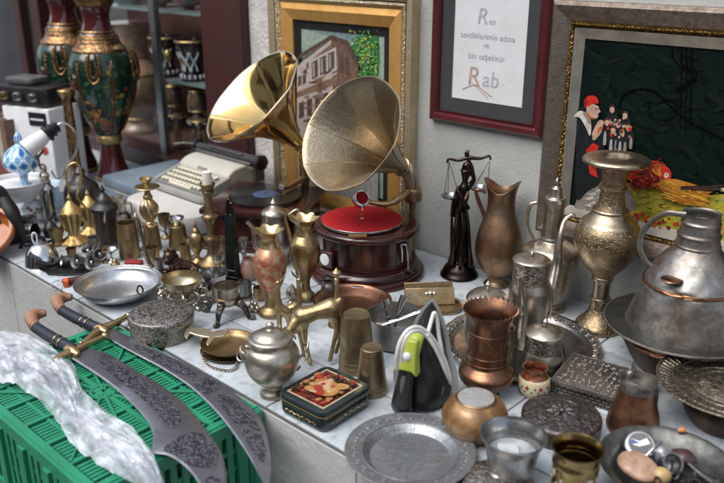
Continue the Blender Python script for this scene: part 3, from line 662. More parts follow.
# ceramic group at the far left
r, b = pot('enamel_basin', 'shallow white enamel basin under the blue patterned bowl', 'basin', (20, 199), [(199, 15), (197, 17), (193, 22), (186, 27), (181, 29), (180, 30)], M['porcelain'], .10, 1.0)
blu = surf('white glaze painted blue diamonds', (.62, .72, .80), (.50, .62, .74), (.08, .15), 0, 14, None, None, .5)
m, nt, pr = nodes('blue diamond glaze'); L = nt.links.new
tc = N(nt, 'ShaderNodeTexCoord').outputs['Object']; sx = N(nt, 'ShaderNodeSeparateXYZ'); L(tc, sx.inputs[0])
at2 = N(nt, 'ShaderNodeMath', operation='ARCTAN2'); L(sx.outputs[1], at2.inputs[0]); L(sx.outputs[0], at2.inputs[1])
def mth(op, a_, b_=None):
    n = N(nt, 'ShaderNodeMath', operation=op)
    for i, v in enumerate((a_, b_)):
        if v is None: continue
        if isinstance(v, (int, float)): n.inputs[i].default_value = v
        else: L(v, n.inputs[i])
    return n.outputs[0]
zz = mth('MULTIPLY', sx.outputs[2], 60.0); aa = mth('MULTIPLY', at2.outputs[0], 5.0)
s1 = mth('SINE', mth('ADD', zz, aa)); s2 = mth('SINE', mth('SUBTRACT', zz, aa)); ss = mth('MULTIPLY', s1, s2)
c = ramp(nt, mth('ADD', mth('MULTIPLY', ss, .5), .5), [(.16, (.03, .13, .40)), (.24, (.05, .28, .55)), (.40, (.08, .34, .58)), (.46, (.58, .68, .76)), (.66, (.62, .72, .80)), (.74, (.16, .38, .62))]); L(c, pr.inputs['Base Color'])
pr.inputs['Roughness'].default_value = .12; pr.inputs['Coat Weight'].default_value = .5; diam = m
b0 = b+V((.02, .02, .005)); FB = zat(b0, 184); B().rev(V((b.x, b.y, FB-.004)), (0, 0, 1), [(0, .10), (.004, .105), (.004, 0)], 40).obj('inner_floor', M['porcelain'], r); b0 = V((b0.x, b0.y, zat(b0, 176)))
r = T('covered_bowl', 'blue and white diamond patterned covered bowl in the enamel basin', 'bowl', b0)
B().lathe(b0, [(FB, .025), (FB+.004, .025), (FB+.01, .014)]+smooth([(z, q) for z, q in prof(b0, [(177, 4), (174, 4.5), (172, 8), (168, 14.5), (163, 17.2), (158, 16.8), (155.5, 15.5)])]), 40).obj('bowl', diam, r)
B().lathe(b0, smooth(prof(b0, [(155.5, 16), (154, 15.2), (151, 13), (147.5, 9), (145, 4.5), (143, 3), (140, 4), (136, 3.4), (133, 1.6), (130, 0)])), 36).obj('lid', diam, r)
b = P(24, 208); z = zat(b, 190)
o = T('gift_box', 'pale blue and white flat box under the enamel basin', 'box', b)
B().rbox(b+V((0, .05, .05)), (.26, .16, .099), .004, Matrix.Rotation(.5, 3, 'Z')).obj('carton', surf('pale blue print', (.40, .58, .72), (.66, .72, .76), (.3, .45), 0, 16), o)
r, b = pot('ceramic_jar', 'small white ceramic jar painted with green and red flowers', 'jar', (35, 221), [(221, 9), (219, 10), (213, 12), (207, 11.5), (203, 9), (201, 8), (200, 9), (199, 8), (198, 0)], M['porcelain'])
mb = B(); u = px(b)
for dx, dy, k in ((-4, 210, 0), (-7, 208, 1), (2, 209, 1), (4, 212, 2), (0, 213, 1), (6, 209, 1)):
    q = Q(b, 35+dx, dy, (12.2**2-dx**2)**.5*u*.98); mb.mat(k).ball(q, (.007, .006), 8, 6)
mb.obj('flower', [paint(.42, .04, .05), paint(.12, .20, .08), paint(.45, .35, .1)], r)
# gooseneck lamp
b = P(51, 222); r = T('gooseneck_lamp', 'old lamp with steel canister foot, curved chrome neck and white shade', 'lamp', b)
turned('canister', r, b, [(222, 8), (220, 8.5), (218, 7.5), (216, 7.2), (192, 6.8), (190, 7.5), (188, 7.5), (186, 6), (183, 5), (181, 5), (179, 3), (177, 3)], M['steel'])
turned('collar', r, b, [(178, 4.5), (175, 5), (172, 3), (168, 3.5), (165, 2), (163, 0)], M['silver'])
wire('gooseneck', r, b, [(51, 170), (56, 178, -.02), (62, 176), (66, 168), (73, 158), (77, 147), (76, 134), (70, 126), (62, 123), (55, 127), (50, 131)], .9, M['chrome'])
a0, a1 = Q(b, 52, 130), Q(b, 30, 147, .02); ax = (a1-a0)
B().rev(a0, ax, smooth([(-.03, .012), (-.02, .026), (-.01, .02), (0, .03), (.01, .024), (.02, .036), (.03, .03)]), 24).obj('socket', M['black'], r)
B().rev(a0, ax, shell(smooth([(.028, .024), (.05, .030), (.09, .035), (.125, .038)]), .003), 28).obj('shade', M['white'], r)
B().rev(a0, ax, [(.03, .001), (.05, .016), (.08, .022), (.1, .012), (.105, 0)], 16).obj('bulb', M['porcelain'], r)
wire('bracket', r, b, [(50, 182), (44, 174), (40, 166), (38, 158), (44, 150)], 1.3, M['dimbrass'])
q = Q(b, 62, 179, .02); o = T('price_tag', 'small white house shaped paper tag hanging from the lamp neck', 'tag', q)
hdir = V((RT.x, RT.y, 0)); ud = V((0, 0, 1)); u = px(b)
B().slab([q+hdir*(x*u)+ud*(y*u) for x, y in ((-4, -13), (4, -13), (4, -4), (0, 1), (-4, -4))], V((.001, -.001, 0))).obj('paper', M['white'], o)
B().tube([q, q+ud*(5*u)+hdir*.004, q+ud*(9*u)], .0008, 6).obj('string', M['cord'], o)
# tall gilded stem
pot('candle_stand', 'tall slim gilded stand with flared cup before the porcelain vases', 'candle stand', (80, 200), [(200, 13), (198, 13), (194, 9), (186, 6), (170, 5.5), (150, 5.2), (120, 5), (104, 4.6), (98, 5), (94, 7), (91, 8.5), (89, 7), (89, 7), (91, 0)], gilt)
# dark pot behind the ewers
pot('samovar_pot', 'large dark metal pot half hidden behind the brass ewers', 'pot', (86, 222), [(222, 14), (220, 15), (205, 17), (192, 17.5), (184, 15), (180, 9), (174, 4), (172, 6), (168, 3), (164, 0)], M['iron'])
# brass ewers
def ewer(label, at, s, tall):
    x0, y0 = at; b = P(*at); r = T('brass_ewer', label, 'ewer', b, 'yellow brass ewers')
    Y = lambda l: [(y0-y*s, q*s) for y, q in l]
    turned('body', r, b, Y([(0, 13), (0, 13), (2, 13.5), (5, 9.5), (8, 5.5), (11, 5.8), (20, 8), (28, 9.3), (31, 9.8), (32, 8.5)]), M['goldware'], mod=lambda a, f, t, q: q*(1+.05*math.cos(8*a)))
    turned('lid', r, b, Y([(31.5, 9.8), (33, 9), (36, 7), (40, 4), (43, 1.8), (45, 2.4), (48, 1), (52, 0)]), M['goldware'])
    wire('spout', r, b, [(x0-6*s, y0-16*s), (x0-11*s, y0-17*s), (x0-13*s, y0-24*s), (x0-16*s, y0-28*s)], [3*s, 2.4*s, 1.6*s, 1.2*s], M['goldware'])
    if tall:
        wire('handle', r, b, [(x0+8, y0-14, -.02), (x0+13, y0-24, -.03), (x0+10, y0-36, -.02), (x0+2, y0-46), (x0+5, y0-57), (x0+5.5, y0-72), (x0+1, y0-80), (x0-6, y0-77), (x0-9, y0-66), (x0-5, y0-52)], 1.2, M['goldware'])
    else: wire('handle', r, b, [(x0+7*s, y0-28*s), (x0+14*s, y0-26*s), (x0+15*s, y0-18*s), (x0+8*s, y0-12*s)], 1.3, M['goldware'])
    mb = B(); u = px(b)
    for a in (-1.9, -1.2, -.5, .2):
        d = V((math.cos(a), math.sin(a), 0)); mb.tube([b+d*(6.5*s*u)+ud*(13*s*u), b+d*(9.3*s*u)+ud*(22*s*u), b+d*(9.8*s*u)+ud*(31*s*u)], .0035, 6)
    mb.obj('relief_rib', M['dimbrass'], r)
    return r
ewer('yellow brass ewer with tall looped handle, the front one of the two ewers', (75, 243), 1.0, True)
ewer('yellow brass ewer tucked between the front ewer and the dark coffee pot', (92, 233), .88, False)
r, b = pot('coffee_pot', 'dark brown lidded coffee pot with steel hasp beside the brass ewers', 'coffee pot', (109, 246), [(246, 11), (246, 11), (243, 12.5), (239, 12.5), (234, 11.5), (222, 11), (212, 11.3), (210, 11.5)], surf('brown tarnished metal', (.14, .10, .085), (.07, .06, .06), (.3, .45), .9, 12))
turned('lid', r, b, [(210, 13.5), (208, 13.8), (206, 13), (203, 9), (198, 6.5), (195, 4), (192, 2), (190, 2.6), (187, 1.5), (184, 0)], M['iron'])
wire('hasp', r, b, [(105, 211, .055), (104.5, 216, .055), (104.5, 222, .05)], [1.5, 1.2, 1.6], M['chrome'])
wire('handle', r, b, [(119, 214), (127, 213), (130, 222), (126, 234), (119, 238)], 1.6, M['iron'])
o = tag(B().ring(P(127, 216)+V((0, 0, .03)), (.4, -.5, .4), .03, .012).obj('leather_coil', M['matteblack']), 'coil of black leather strap behind the coffee pot handle', 'strap')
# brass tumblers
r, b = pot('brass_mug', 'tall dull brass mug with a strap handle behind the frying dish', 'mug', (130, 257), [(257, 9.5), (257, 9.5), (255, 10.2), (240, 10), (225, 9.4), (222, 9.6)], M['oldbrass'], 0, .6, group='brass mugs')
wire('handle', r, b, [(139, 226), (146, 227), (147, 238), (144, 248), (139, 250)], 1.2, M['oldbrass'], flat=2)
r, b = pot('brass_tumbler', 'brass tumbler turned upside down carrying the twisted candlestick', 'tumbler', (153, 249), [(249, 9), (249, 9), (247, 9.2), (232, 8), (226, 7.6), (225, 7), (225, 7), (225, 0)], M['oldbrass'], group='brass mugs')
zt = zat(b, 225)
b2 = V((b.x, b.y, zt)); r = T('candlestick', 'short brass candlestick with a twisted bulb standing on a tumbler', 'candlestick', b2)
turned('foot', r, b2, [(225, 7.5), (224, 7.5), (222, 4), (220, 3)], M['brass'])
B().lathe(b2, smooth(prof(b2, [(221, 3), (218, 6), (213, 8.7), (209, 9.2), (204, 8), (200, 5), (198, 3)]), 6), 48, mod=lambda a, f, t, q: q*(1+.07*math.cos(7*a+9*f))).obj('twisted_bulb', M['brass'], r)
turned('drip_pan', r, b2, [(199, 3), (197, 5), (193, 3), (190, 4), (187.5, 12), (186.5, 12.5), (186, 11), (186.5, 4)], M['oldbrass'])
turned('cup', r, b2, [(187, 3), (184, 2.5), (181, 5), (178, 6.5)], M['brass'], opening=.6)
r, b = pot('brass_tumbler', 'brass tumbler with a bright steel cup sitting on its top', 'tumbler', (179, 248), [(248, 9.5), (248, 9.5), (246, 9.8), (232, 8.5), (226, 7.8), (225, 7), (225, 7), (225, 0)], M['oldbrass'], group='brass mugs')
b2 = V((b.x, b.y, zat(b, 225))); r = T('steel_cup', 'small bright steel cup standing on a brass tumbler', 'cup', b2)
turned('bowl', r, b2, [(225, 4), (224, 4), (222, 5), (219, 7), (217, 7.8)], M['chrome'], opening=.5)
r, b = pot('brass_mug', 'tiny brass mug with square handle beside the lion', 'mug', (186, 260), [(260, 5.5), (260, 5.5), (258, 5.8), (248, 5), (244, 5.2)], M['oldbrass'], 0, .5, group='brass mugs')
wire('handle', r, b, [(191, 246), (196, 246), (196, 254), (191, 256)], .9, M['oldbrass'], n=3)
pot('brass_bowl', 'small plain yellow brass bowl behind the frying dish handle', 'bowl', (153, 265), [(265, 5), (264, 6), (258, 7.4), (250, 7.5), (247, 7.3)], M['brass'], 0, .5)
o = tag(B().rbox(P(134, 264)+V((0, 0, .006)), (.06, .03, .012), .003, Matrix.Rotation(.7, 3, 'Z')).obj('red_case', paint(.30, .02, .03)), 'small flat red case lying between the brass mugs', 'case')
r, b = pot('oil_lamp', 'small round bodied brass oil lamp with pointed lid by the candlestick', 'oil lamp', (198, 263), [(263, 7), (263, 7), (261, 7), (258, 3), (254, 2.4), (250, 5), (245, 7.4), (240, 7.6), (235, 6), (232, 3.5)], M['oldbrass'])
turned('lid', r, b, [(232, 4), (230, 3.5), (227, 1.5), (225, 2), (222, .8), (220, 0)], M['oldbrass'])
wire('spout', r, b, [(192, 244), (187, 242), (184, 238)], [2, 1.4, 1], M['oldbrass']); wire('handle', r, b, [(205, 238), (210, 240), (208, 247), (204, 248)], .8, M['oldbrass'])
r, b = pot('candlestick', 'tall old brass candlestick holding a white candle stub', 'candlestick', (213, 265), [(265, 16), (265, 16), (262, 16), (262, 14), (258, 9), (254, 5.5), (248, 4.6), (241, 4.2), (241, 4.2), (240, 7), (237.5, 7.2), (236, 4.5), (226, 3.6), (220, 6), (217.5, 8.2), (216, 8.2), (216, 8.2), (214, 5), (206, 3.8), (196, 4.2), (193, 6), (191, 6), (191, 4.5), (187, 6.5), (184.5, 7.8), (183, 7.8), (183, 6), (184, 0)], M['dimbrass'])
turned('candle', r, b, [(184, 5), (184, 5), (173, 5), (172, 4.4), (172, 0)], surf('white wax', (.70, .66, .58), (.62, .57, .48), (.4, .5), 0, 20))
b = P(234, 282); r = T('obelisk', 'dark tapering metal obelisk on a square block by the gramophone', 'obelisk', b)
u = px(b)
def quad(bm_, c, w0, w1, z0, z1, ang=.4):
    vs = []
    for z, w_ in ((z0, w0), (z1, w1)):
        for k in range(4): a = ang+PI/4+k*PI/2; vs.append(V((c.x+w_*math.cos(a), c.y+w_*math.sin(a), z)))
    return bm_.add(vs, [(3, 2, 1, 0), (4, 5, 6, 7)]+[(k, (k+1) % 4, 4+(k+1) % 4, 4+k) for k in range(4)])
B1 = quad(B(), b, 12*u, 12*u, 0, .03); B1.obj('block', M['bronze'], r, bevel=.002)
B1 = quad(quad(B(), b, 9.5*u, 8*u, .0305, .05), b, 7.5*u, 6*u, .0505, zat(b, 213)); B1.obj('shaft', surf('dark green bronze', (.045, .055, .052), (.02, .026, .026), (.22, .38), .9, 12), r, bevel=.002)
skin('figure', {'a': (V((b.x, b.y, zat(b, 213))), .016), 'b': (V((b.x, b.y, zat(b, 206))), .012), 'c': (V((b.x, b.y, zat(b, 200))), .009), 'd': (V((b.x+.015, b.y, zat(b, 203))), .006)}, [('a', 'b'), ('b', 'c'), ('b', 'd')], M['bronze'], r)

# typewriter on a white case
tx0, tx1, ty0, ty1, tz = -2.835, -2.485, 1.735, 2.07, .092
o = T('white_case', 'rounded white plastic case under the typewriter', 'case', V((-2.62, 1.82, 0)))
B().rbox((-2.63, 1.80, .045), (.46, .44, .088), .09, None, 8).obj('shell', surf('aged white plastic', (.52, .51, .49), (.43, .42, .40), (.4, .55), 0, 5), o)
o = T('carrying_case', 'flat blue grey carrying case lying beside the typewriter', 'case', V((-3.0, 1.9, 0)))
B().rbox((-3.02, 1.90, .062), (.36, .40, .05), .02).obj('case_shell', M['bluegrey'], o)
B().rbox((-3.02, 1.90, .034), (.37, .41, .006), .02).obj('case_rim', M['grey'], o)
o = T('blue_folder', 'blue grey folder lying under the blue grey carrying case', 'folder', V((-3.0, 1.8, 0)))
B().rbox((-2.99, 1.87, .0155), (.42, .44, .03), .01).obj('board', surf('slate blue board', (.13, .17, .22), (.10, .13, .17), (.4, .6), 0, 6), o)
tw = T('typewriter', 'grey and white portable typewriter with cream keys', 'typewriter', V(((tx0+tx1)/2, (ty0+ty1)/2, tz)))
def side(prf, x0, x1): return [V((x0, y, z)) for y, z in prf], V((x1-x0, 0, 0))
B().rbox(((tx0+tx1)/2, (ty0+ty1)/2, tz+.014), (tx1-tx0, ty1-ty0, .028), .03).obj('base_tray', M['grey'], tw)
B().rbox(((tx0+tx1)/2, (ty0+ty1)/2, tz-.0005), (tx1-tx0-.006, ty1-ty0-.006, .003), .03).obj('base_seam', M['black'], tw)
p_, off = side([(ty0+.015, tz+.0285), (ty0+.015, tz+.040), (ty0+.15, tz+.072), (ty0+.15, tz+.0285)], tx0+.02, tx1-.02)
B().slab(p_, off).obj('key_deck', surf('mid grey enamel', (.22, .22, .21), (.17, .17, .16), (.35, .5), 0, 10), tw)
p_, off = side(smooth([(ty0+.135, tz+.0285), (ty0+.135, tz+.0285), (ty0+.135, tz+.075), (ty0+.142, tz+.092), (ty0+.175, tz+.112), (ty0+.23, tz+.118), (ty0+.25, tz+.10), (ty0+.32, tz+.095), (ty0+.33, tz+.0285), (ty0+.33, tz+.0285)], 3), tx0+.006, tx1-.006)
B().slab(p_, off).obj('hood', surf('white enamel', (.47, .46, .41), (.40, .39, .345), (.25, .4), 0, 10), tw, bevel=.012)
for i, xx in enumerate((tx0+.001, tx1-.021)):
    p_, off = side([(ty0+.012, tz+.0285), (ty0+.010, tz+.048), (ty0+.145, tz+.085), (ty0+.145, tz+.0285)], xx, xx+.02)
    B().slab(p_, off).obj('side_cheek', M['grey'], tw, bevel=.004)
for rrow in range(4):
    for k in range(11):
        x = tx0+.048+k*.0245+rrow*-.004; y = ty0+.032+rrow*.030; z = tz+.0465+rrow*.0072
        B().rbox((x, y, z+.006), (.019, .021, .009), .006, Matrix.Rotation(.12, 3, 'X'), 3).obj('key', M['cream'], tw)
B().rbox(((tx0+tx1)/2, ty0+.021, tz+.045), (.15, .011, .009), .004).obj('space_bar', M['cream'], tw)
B().bx((tx0+.14, ty0+.1355, tz+.084), (tx0+.20, ty0+.1515, tz+.0945)).obj('badge', M['steel'], tw)
B().rev(V((tx0-.03, ty0+.275, tz+.128)), (1, 0, 0), [(0, .019), (0, .019), (.41, .019), (.41, 0)], 24).obj('platen', M['tyre'], tw)
for xx in (tx0-.06, tx1+.022): B().rev(V((xx, ty0+.275, tz+.128)), (1, 0, 0), [(0, .0), (0, .026), (.004, .032), (.024, .032), (.028, .026), (.028, 0)], 20, mod=lambda a, f, t, q: q*(1+.04*math.cos(14*a))).obj('platen_knob', M['black'], tw)
B().bx((tx0-.02, ty0+.30, tz+.1), (tx1+.015, ty0+.318, tz+.135)).bx((tx0-.015, ty0+.235, tz+.117), (tx1+.01, ty0+.249, tz+.127)).obj('carriage', M['darkgrey'], tw, bevel=.003)
B().tube([(tx0-.03, ty0+.27, tz+.135), (tx0-.05, ty0+.22, tz+.15), (tx0-.055, ty0+.16, tz+.155)], [.004, .004, .006], 8).obj('return_lever', M['chrome'], tw)
B().bx((tx0+.06, ty0+.256, tz+.146), (tx1-.06, ty0+.262, tz+.152)).obj('paper_bail', M['steel'], tw)
B().bx((tx1-.005, ty0+.27, tz+.04), (tx1+.005, ty0+.32, tz+.11)).obj('carriage_end', M['darkgrey'], tw, bevel=.002)

# ------------------------------------------------------------------ gramophones
def horn(b, par, M0, ax, R, Ln, petals, mat, seammat, scall, neck, r0=.018, facet=.5, rim=.003, rimmat=None):
    ax = V(ax).normalized(); axf, u_, w_ = frame(ax)
    prf = []; n = 26
    for i in range(n+1):
        f = i/n; prf.append((-Ln*(1-f), r0+(R-r0)*(.34*f+.66*f**2.3)))
    def mod(a, f, t, q):
        k = abs(math.sin(petals*a/2)); e = f**2
        return q*(1+scall*e*(k-.5)), t+scall*.5*R*e*(k-.5)
    inner = [(t+.0012, max(q-.0018, .004)) for t, q in reversed(prf)]
    full = prf+[(prf[-1][0]+.003, prf[-1][1]+.0025)]+inner
    def mod2(a, f, t, q):
        e = min(1, max(0, (t+Ln)/Ln)); w = 2*PI/petals; pol = math.cos(w/2)/math.cos((a % w)-w/2)
        q2, t2 = mod(a, e, t, q); return q2*(1+(pol-1)*facet*e), t2
    hn = B().rev(M0, ax, full, petals*8, mod2, close=True).obj('horn', mat, par, 24)
    mb = B()
    for k in range(petals):
        a = 2*PI*k/petals; d = u_*math.cos(a)+w_*math.sin(a)
        for e in (-.0015, .0015):
            mb.tube([M0+ax*(mod(a, i/n, t, q)[1]) + d*(mod(a, i/n, t, q)[0]+e) for i, (t, q) in enumerate(prf) if i % 2 == 0 and i > 3], .0026, 6, 2)
    mb.obj('seam', seammat, hn)
    mb = B(); pts = []
    for j in range(petals*8):
        a = 2*PI*j/(petals*8); q, t = mod2(a, 1, prf[-1][0], prf[-1][1]); pts.append(M0+ax*t+(u_*math.cos(a)+w_*math.sin(a))*(q+.001))
    pts.append(pts[0]); mb.tube(pts, rim, 6, 1); mb.obj('rim_wire', rimmat or seammat, hn)
    th = M0-ax*Ln
    B().rev(th, ax, smooth([(-.03, r0*.95), (-.005, r0*1.02), (0, r0*1.25), (.006, r0*1.25), (.008, r0*1.02)]), 24).obj('collar', seammat, hn)
    B().tube([th+ax*.002]+neck(th, ax), [r0]*2+[r0*.95]*(len(neck(th, ax))-1), 16, 6).obj('elbow', mat, par)
# front gramophone
b = P(367, 271); g2 = T('gramophone', 'gramophone with round mahogany case, red turntable and engraved dull horn', 'gramophone', b)
def lp(name, pts, mat, n=4, seg=64): B().lathe(b, smooth(prof(b, pts), n), seg).obj(name, mat, g2)
lp('plinth', [(271, 57), (271, 57), (268, 57.5), (265, 56), (264, 53), (264, 53), (261, 53), (258, 50), (257, 47), (257, 46), (257, 0)], M['wood'])
lp('case', [(257, 44.5), (257, 44.5), (255, 44.5), (253, 44), (253, 44), (231, 44.5)], M['wood'])
lp('top_board', [(231, 44), (230, 47), (228.5, 51), (226.5, 53), (223.5, 53), (221.5, 51), (221, 49), (221, 49), (221, 0)], M['wood'])
zt = zat(b, 221); c = P(361.7, 218.5, zt+.012); u = px(c)
pt = B().rev(V((c.x, c.y, zt+.002)), (0, 0, 1), smooth([(0, 39*u), (.002, 41.2*u), (.009, 41.2*u), (.010, 40.5*u)]), 64).obj('platter', M['steel'], g2)
B().rev(V((c.x, c.y, zt+.0105)), (0, 0, 1), [(0, 40.6*u), (.0015, 40.5*u), (.002, 40*u), (.002, 0)], 64).obj('felt_mat', M['felt'], pt)
B().rev(V((c.x, c.y, zt+.0125)), (0, 0, 1), [(0, .007), (.003, .006), (.004, .003), (.014, .002), (.015, 0)], 16).obj('spindle', M['chrome'], pt)
q = Q(b, 357.5, 235.5, 51*px(b)); B().rbox(q, (.058, .004, .009), .002, Matrix.Rotation(YAW+.1, 3, 'Z')).obj('nameplate', M['goldware'], g2)
q = Q(b, 326, 259, 29*px(b)); Mx = Matrix.Rotation(YAW-.68, 3, 'Z')
pq = B().box(q, (.062, .012, .056), Mx).obj('plaque', M['darkwood'], g2, bevel=.003)
B().rev(q+Mx @ V((0, -.0065, 0)), Mx @ V((0, -1, 0)), [(0, .020), (.002, .019), (.003, 0)], 24).obj('emblem', M['porcelain'], pq)
wire('crank', g2, b, [(402, 262, .10), (402, 250, .115), (401, 245, .12), (404, 244.5, .12), (407, 248, .12), (408, 270, .12)], .9, M['chrome'])
wire('crank_handle', g2, b, [(408, 270, .12), (413, 273, .12)], 1.6, M['black'], n=1)
def camdir(dx, dy, tilt):                                        # unit axis: image direction (dx, dy down) tilted tilt degrees off the line to the viewer
    t = math.radians(tilt); l = math.hypot(dx, dy); return (RT*(dx/l)-UP*(dy/l))*math.sin(t) - FW*math.cos(t)
ax2 = camdir(-.84, -.42, 42); M2 = Q(b, 350, 133, .085); u2 = px(M2)
def neck2(th, ax):
    e = Q(b, 411, 178, (-.5)*.0-.09); return [th-ax*.05, Q(b, 410, 170, -.095), e, Q(b, 412, 190, -.09), Q(b, 411, 197, -.09)]
horn(b, g2, M2, ax2, 62.5*u2, .29, 8, M['hornbrass'], metal('horn seam brass', (.56, .44, .28), (.40, .31, .2), (.25, .35)), .022, neck2, .027)
turned('arm_bracket', g2, P(411, 262), [(262, 4), (258, 5), (240, 3.2), (215, 3.2), (203, 4), (200, 9), (191, 9.5), (188, 8)], M['oldbrass'])
wire('tonearm', g2, b, [(411, 192, -.08), (405, 194, -.06), (397, 200, -.02), (386, 204), (374, 203, .01), (366, 201, .01)], [5, 4.2, 3.4, 2.8, 2.4, 2.4], M['brass'], 14)
q = Q(b, 361, 198.5, .012); rd = camdir(.2, -.1, 25)
B().rev(q, rd, smooth([(-.014, .022), (-.011, .030), (.007, .030), (.010, .027), (.010, .027), (.0105, 0)]), 28).obj('sound_box', M['chrome'], g2)
B().rev(q+rd*.0102, rd, [(0, .022), (.002, .020), (.003, 0)], 24).obj('sound_box_cap', M['felt'], g2)
mb = B()
for k in range(5): a = 2*PI*k/5+.3; f_, u_, w_ = frame(rd); mb.ball(q+rd*.010+(u_*math.cos(a)+w_*math.sin(a))*.0235, .0045, 8, 6)
mb.tube([q+rd*.005-UP*.02, q+rd*.012-UP*.036, q+rd*.012-UP*.046], [.003, .002, .001], 6); mb.obj('needle', M['chrome'], g2)

# rear gramophone
c = P(265, 194, .17); b = V((c.x, c.y, 0)); g1 = T('gramophone', 'gramophone with square mahogany case, black record and shiny golden horn', 'gramophone', b)
Mr = Matrix.Rotation(math.radians(30), 3, 'Z')
B().rbox(b+V((0, 0, .0125)), (.385, .385, .025), .012, Mr).rbox(b+V((0, 0, .034)), (.37, .37, .017), .012, Mr).obj('plinth', M['wood'], g1)
B().box(b+V((0, 0, .089)), (.335, .335, .092), Mr).obj('case', M['wood'], g1, bevel=.003)
B().rbox(b+V((0, 0, .146)), (.382, .382, .021), .014, Mr).obj('top_board', M['wood'], g1)
B().rev(b+V((0, 0, .157)), (0, 0, 1), [(0, .125), (.008, .125), (.008, 0)], 48).obj('platter', M['steel'], g1)
vinyl = surf('black record', (.010, .010, .011), (.014, .014, .015), (.16, .24), 0, 20, ('rings', 150, .0004), None, 0, .5, .02)
rc = B().rev(b+V((0, 0, .1655)), (0, 0, 1), [(0, .137), (.001, .139), (.003, .139), (.004, .137), (.004, 0)], 64).obj('record', vinyl, g1)
B().rev(b+V((0, 0, .1698)), (0, 0, 1), [(0, .046), (.0004, .046), (.0004, 0)], 40).obj('record_label', paint(.10, .17, .36, .4), rc)
B().rev(b+V((0, 0, .1703)), (0, 0, 1), [(0, .004), (.01, .003), (.011, 0)], 12).obj('spindle', M['chrome'], g1)
ax1 = camdir(-.72, -.69, 54); M1 = Q(b, 251, 96, .05); u1 = px(M1)
def neck1(th, ax): return [th-ax*.05, Q(b, 304, 156, -.16), Q(b, 305, 166, -.17), Q(b, 305, 176, -.17)]
horn(b, g1, M1, ax1, 60*u1, .27, 9, M['gold'], M['brass'], .03, neck1, .024, .8, .0034, metal('pale gold rim', (.86, .78, .6), (.76, .68, .5), (.15, .25), tarnish=.1))
B().tube([Q(b, 305, 196, -.17), Q(b, 305, 172, -.17)], [.016, .02], 14, 2).obj('arm_bracket', M['oldbrass'], g1)
B().tube([Q(b, 305, 178, -.165), Q(b, 298, 182, -.10), Q(b, 288, 187, -.04), Q(b, 282, 188, 0)], [.012, .01, .008, .008], 12).obj('tonearm', M['brass'], g1)
B().rev(Q(b, 280, 187.5, 0), (-.5, -.6, .3), [(-.012, .02), (.008, .02), (.008, 0)], 20).obj('sound_box', M['chrome'], g1)
# ------------------------------------------------------------------ middle of the counter
r, b = pot('coffee_pot', 'silver coffee pot with pointed lid and long spout behind the red painted vase', 'coffee pot', (276, 264), [(264, 11), (264, 11), (261, 12), (256, 12), (246, 16), (238, 17), (228, 14.5), (220, 12.5), (214, 12)], M['silver'], group=None)
turned('lid', r, b, [(214, 13), (213, 13), (210, 11), (207, 6), (205, 3), (203, 3.6), (200, 1.5), (197, 0)], M['silver'])
wire('spout', r, b, [(262, 250, .02), (256, 246, .03), (254, 235, .03), (252, 227, .03), (247, 222, .03)], [3.5, 3, 2.2, 1.6, 1.8], M['silver'])
wire('handle', r, b, [(288, 216), (296, 210), (300, 213), (299, 226), (290, 244)], 1.6, M['silver'])
def ruf(n, am):
    def k_(a, f, t, q):
        e = max(0, 1-abs(f-.5)*2.6)**1.3*math.cos(n*a); return q*(1+am*e), t+.5*am*q*e
    return k_
redpaint = surf('red painted brass', (.50, .40, .24), (.44, .075, .04), (.3, .45), .6, 62, None, None, 0)
def ruffled(label, at, pts, lip, mats, handles=True):
    r, b = pot('ruffled_vase', label, 'vase', at, pts[:9], mats[2], group='brass vases with ruffled rims')
    turned('belly', r, b, pts[8:15], mats[0]); turned('neck', r, b, pts[14:], mats[1])
    o = B().lathe(b, shell(smooth(prof(b, lip)), .0016), 48, mod=ruf(7, .13)).obj('ruffled_rim', mats[1], r)
    return r, b
ruffled('brass vase with ruffled rim and red painted belly', (272, 314), [(314, 13), (314, 13), (312, 13.5), (309, 12), (306, 8), (302, 6.5), (297, 6), (293, 7), (290, 8.5), (280, 13.5), (270, 16.3), (262, 16.8), (256, 16), (250, 12.5), (247, 9.5), (243, 8), (240, 7.6)], [(240, 7.6), (237, 8), (234, 10), (231, 13), (229.5, 15)], [redpaint, M['brass'], M['oldbrass']])
ruffled('plain gold brass vase with ruffled rim, right of the red painted one', (306, 299), [(299, 10), (299, 10), (297, 10.5), (294, 9), (290, 5.5), (284, 4.4), (280, 4.8), (276, 6.5), (272, 9), (264, 13.5), (256, 15.4), (249, 15.6), (243, 14.3), (238, 11), (235, 8.5), (231, 7.5), (228, 7.2)], [(228, 7.2), (225, 8), (222, 10), (219, 13.5), (217.5, 15)], [metal('patterned brass', (.54, .40, .19), (.28, .19, .09), (.24, .4), ('noise', 40, .0006), (.36, .24, .12)), M['brass'], M['oldbrass']])
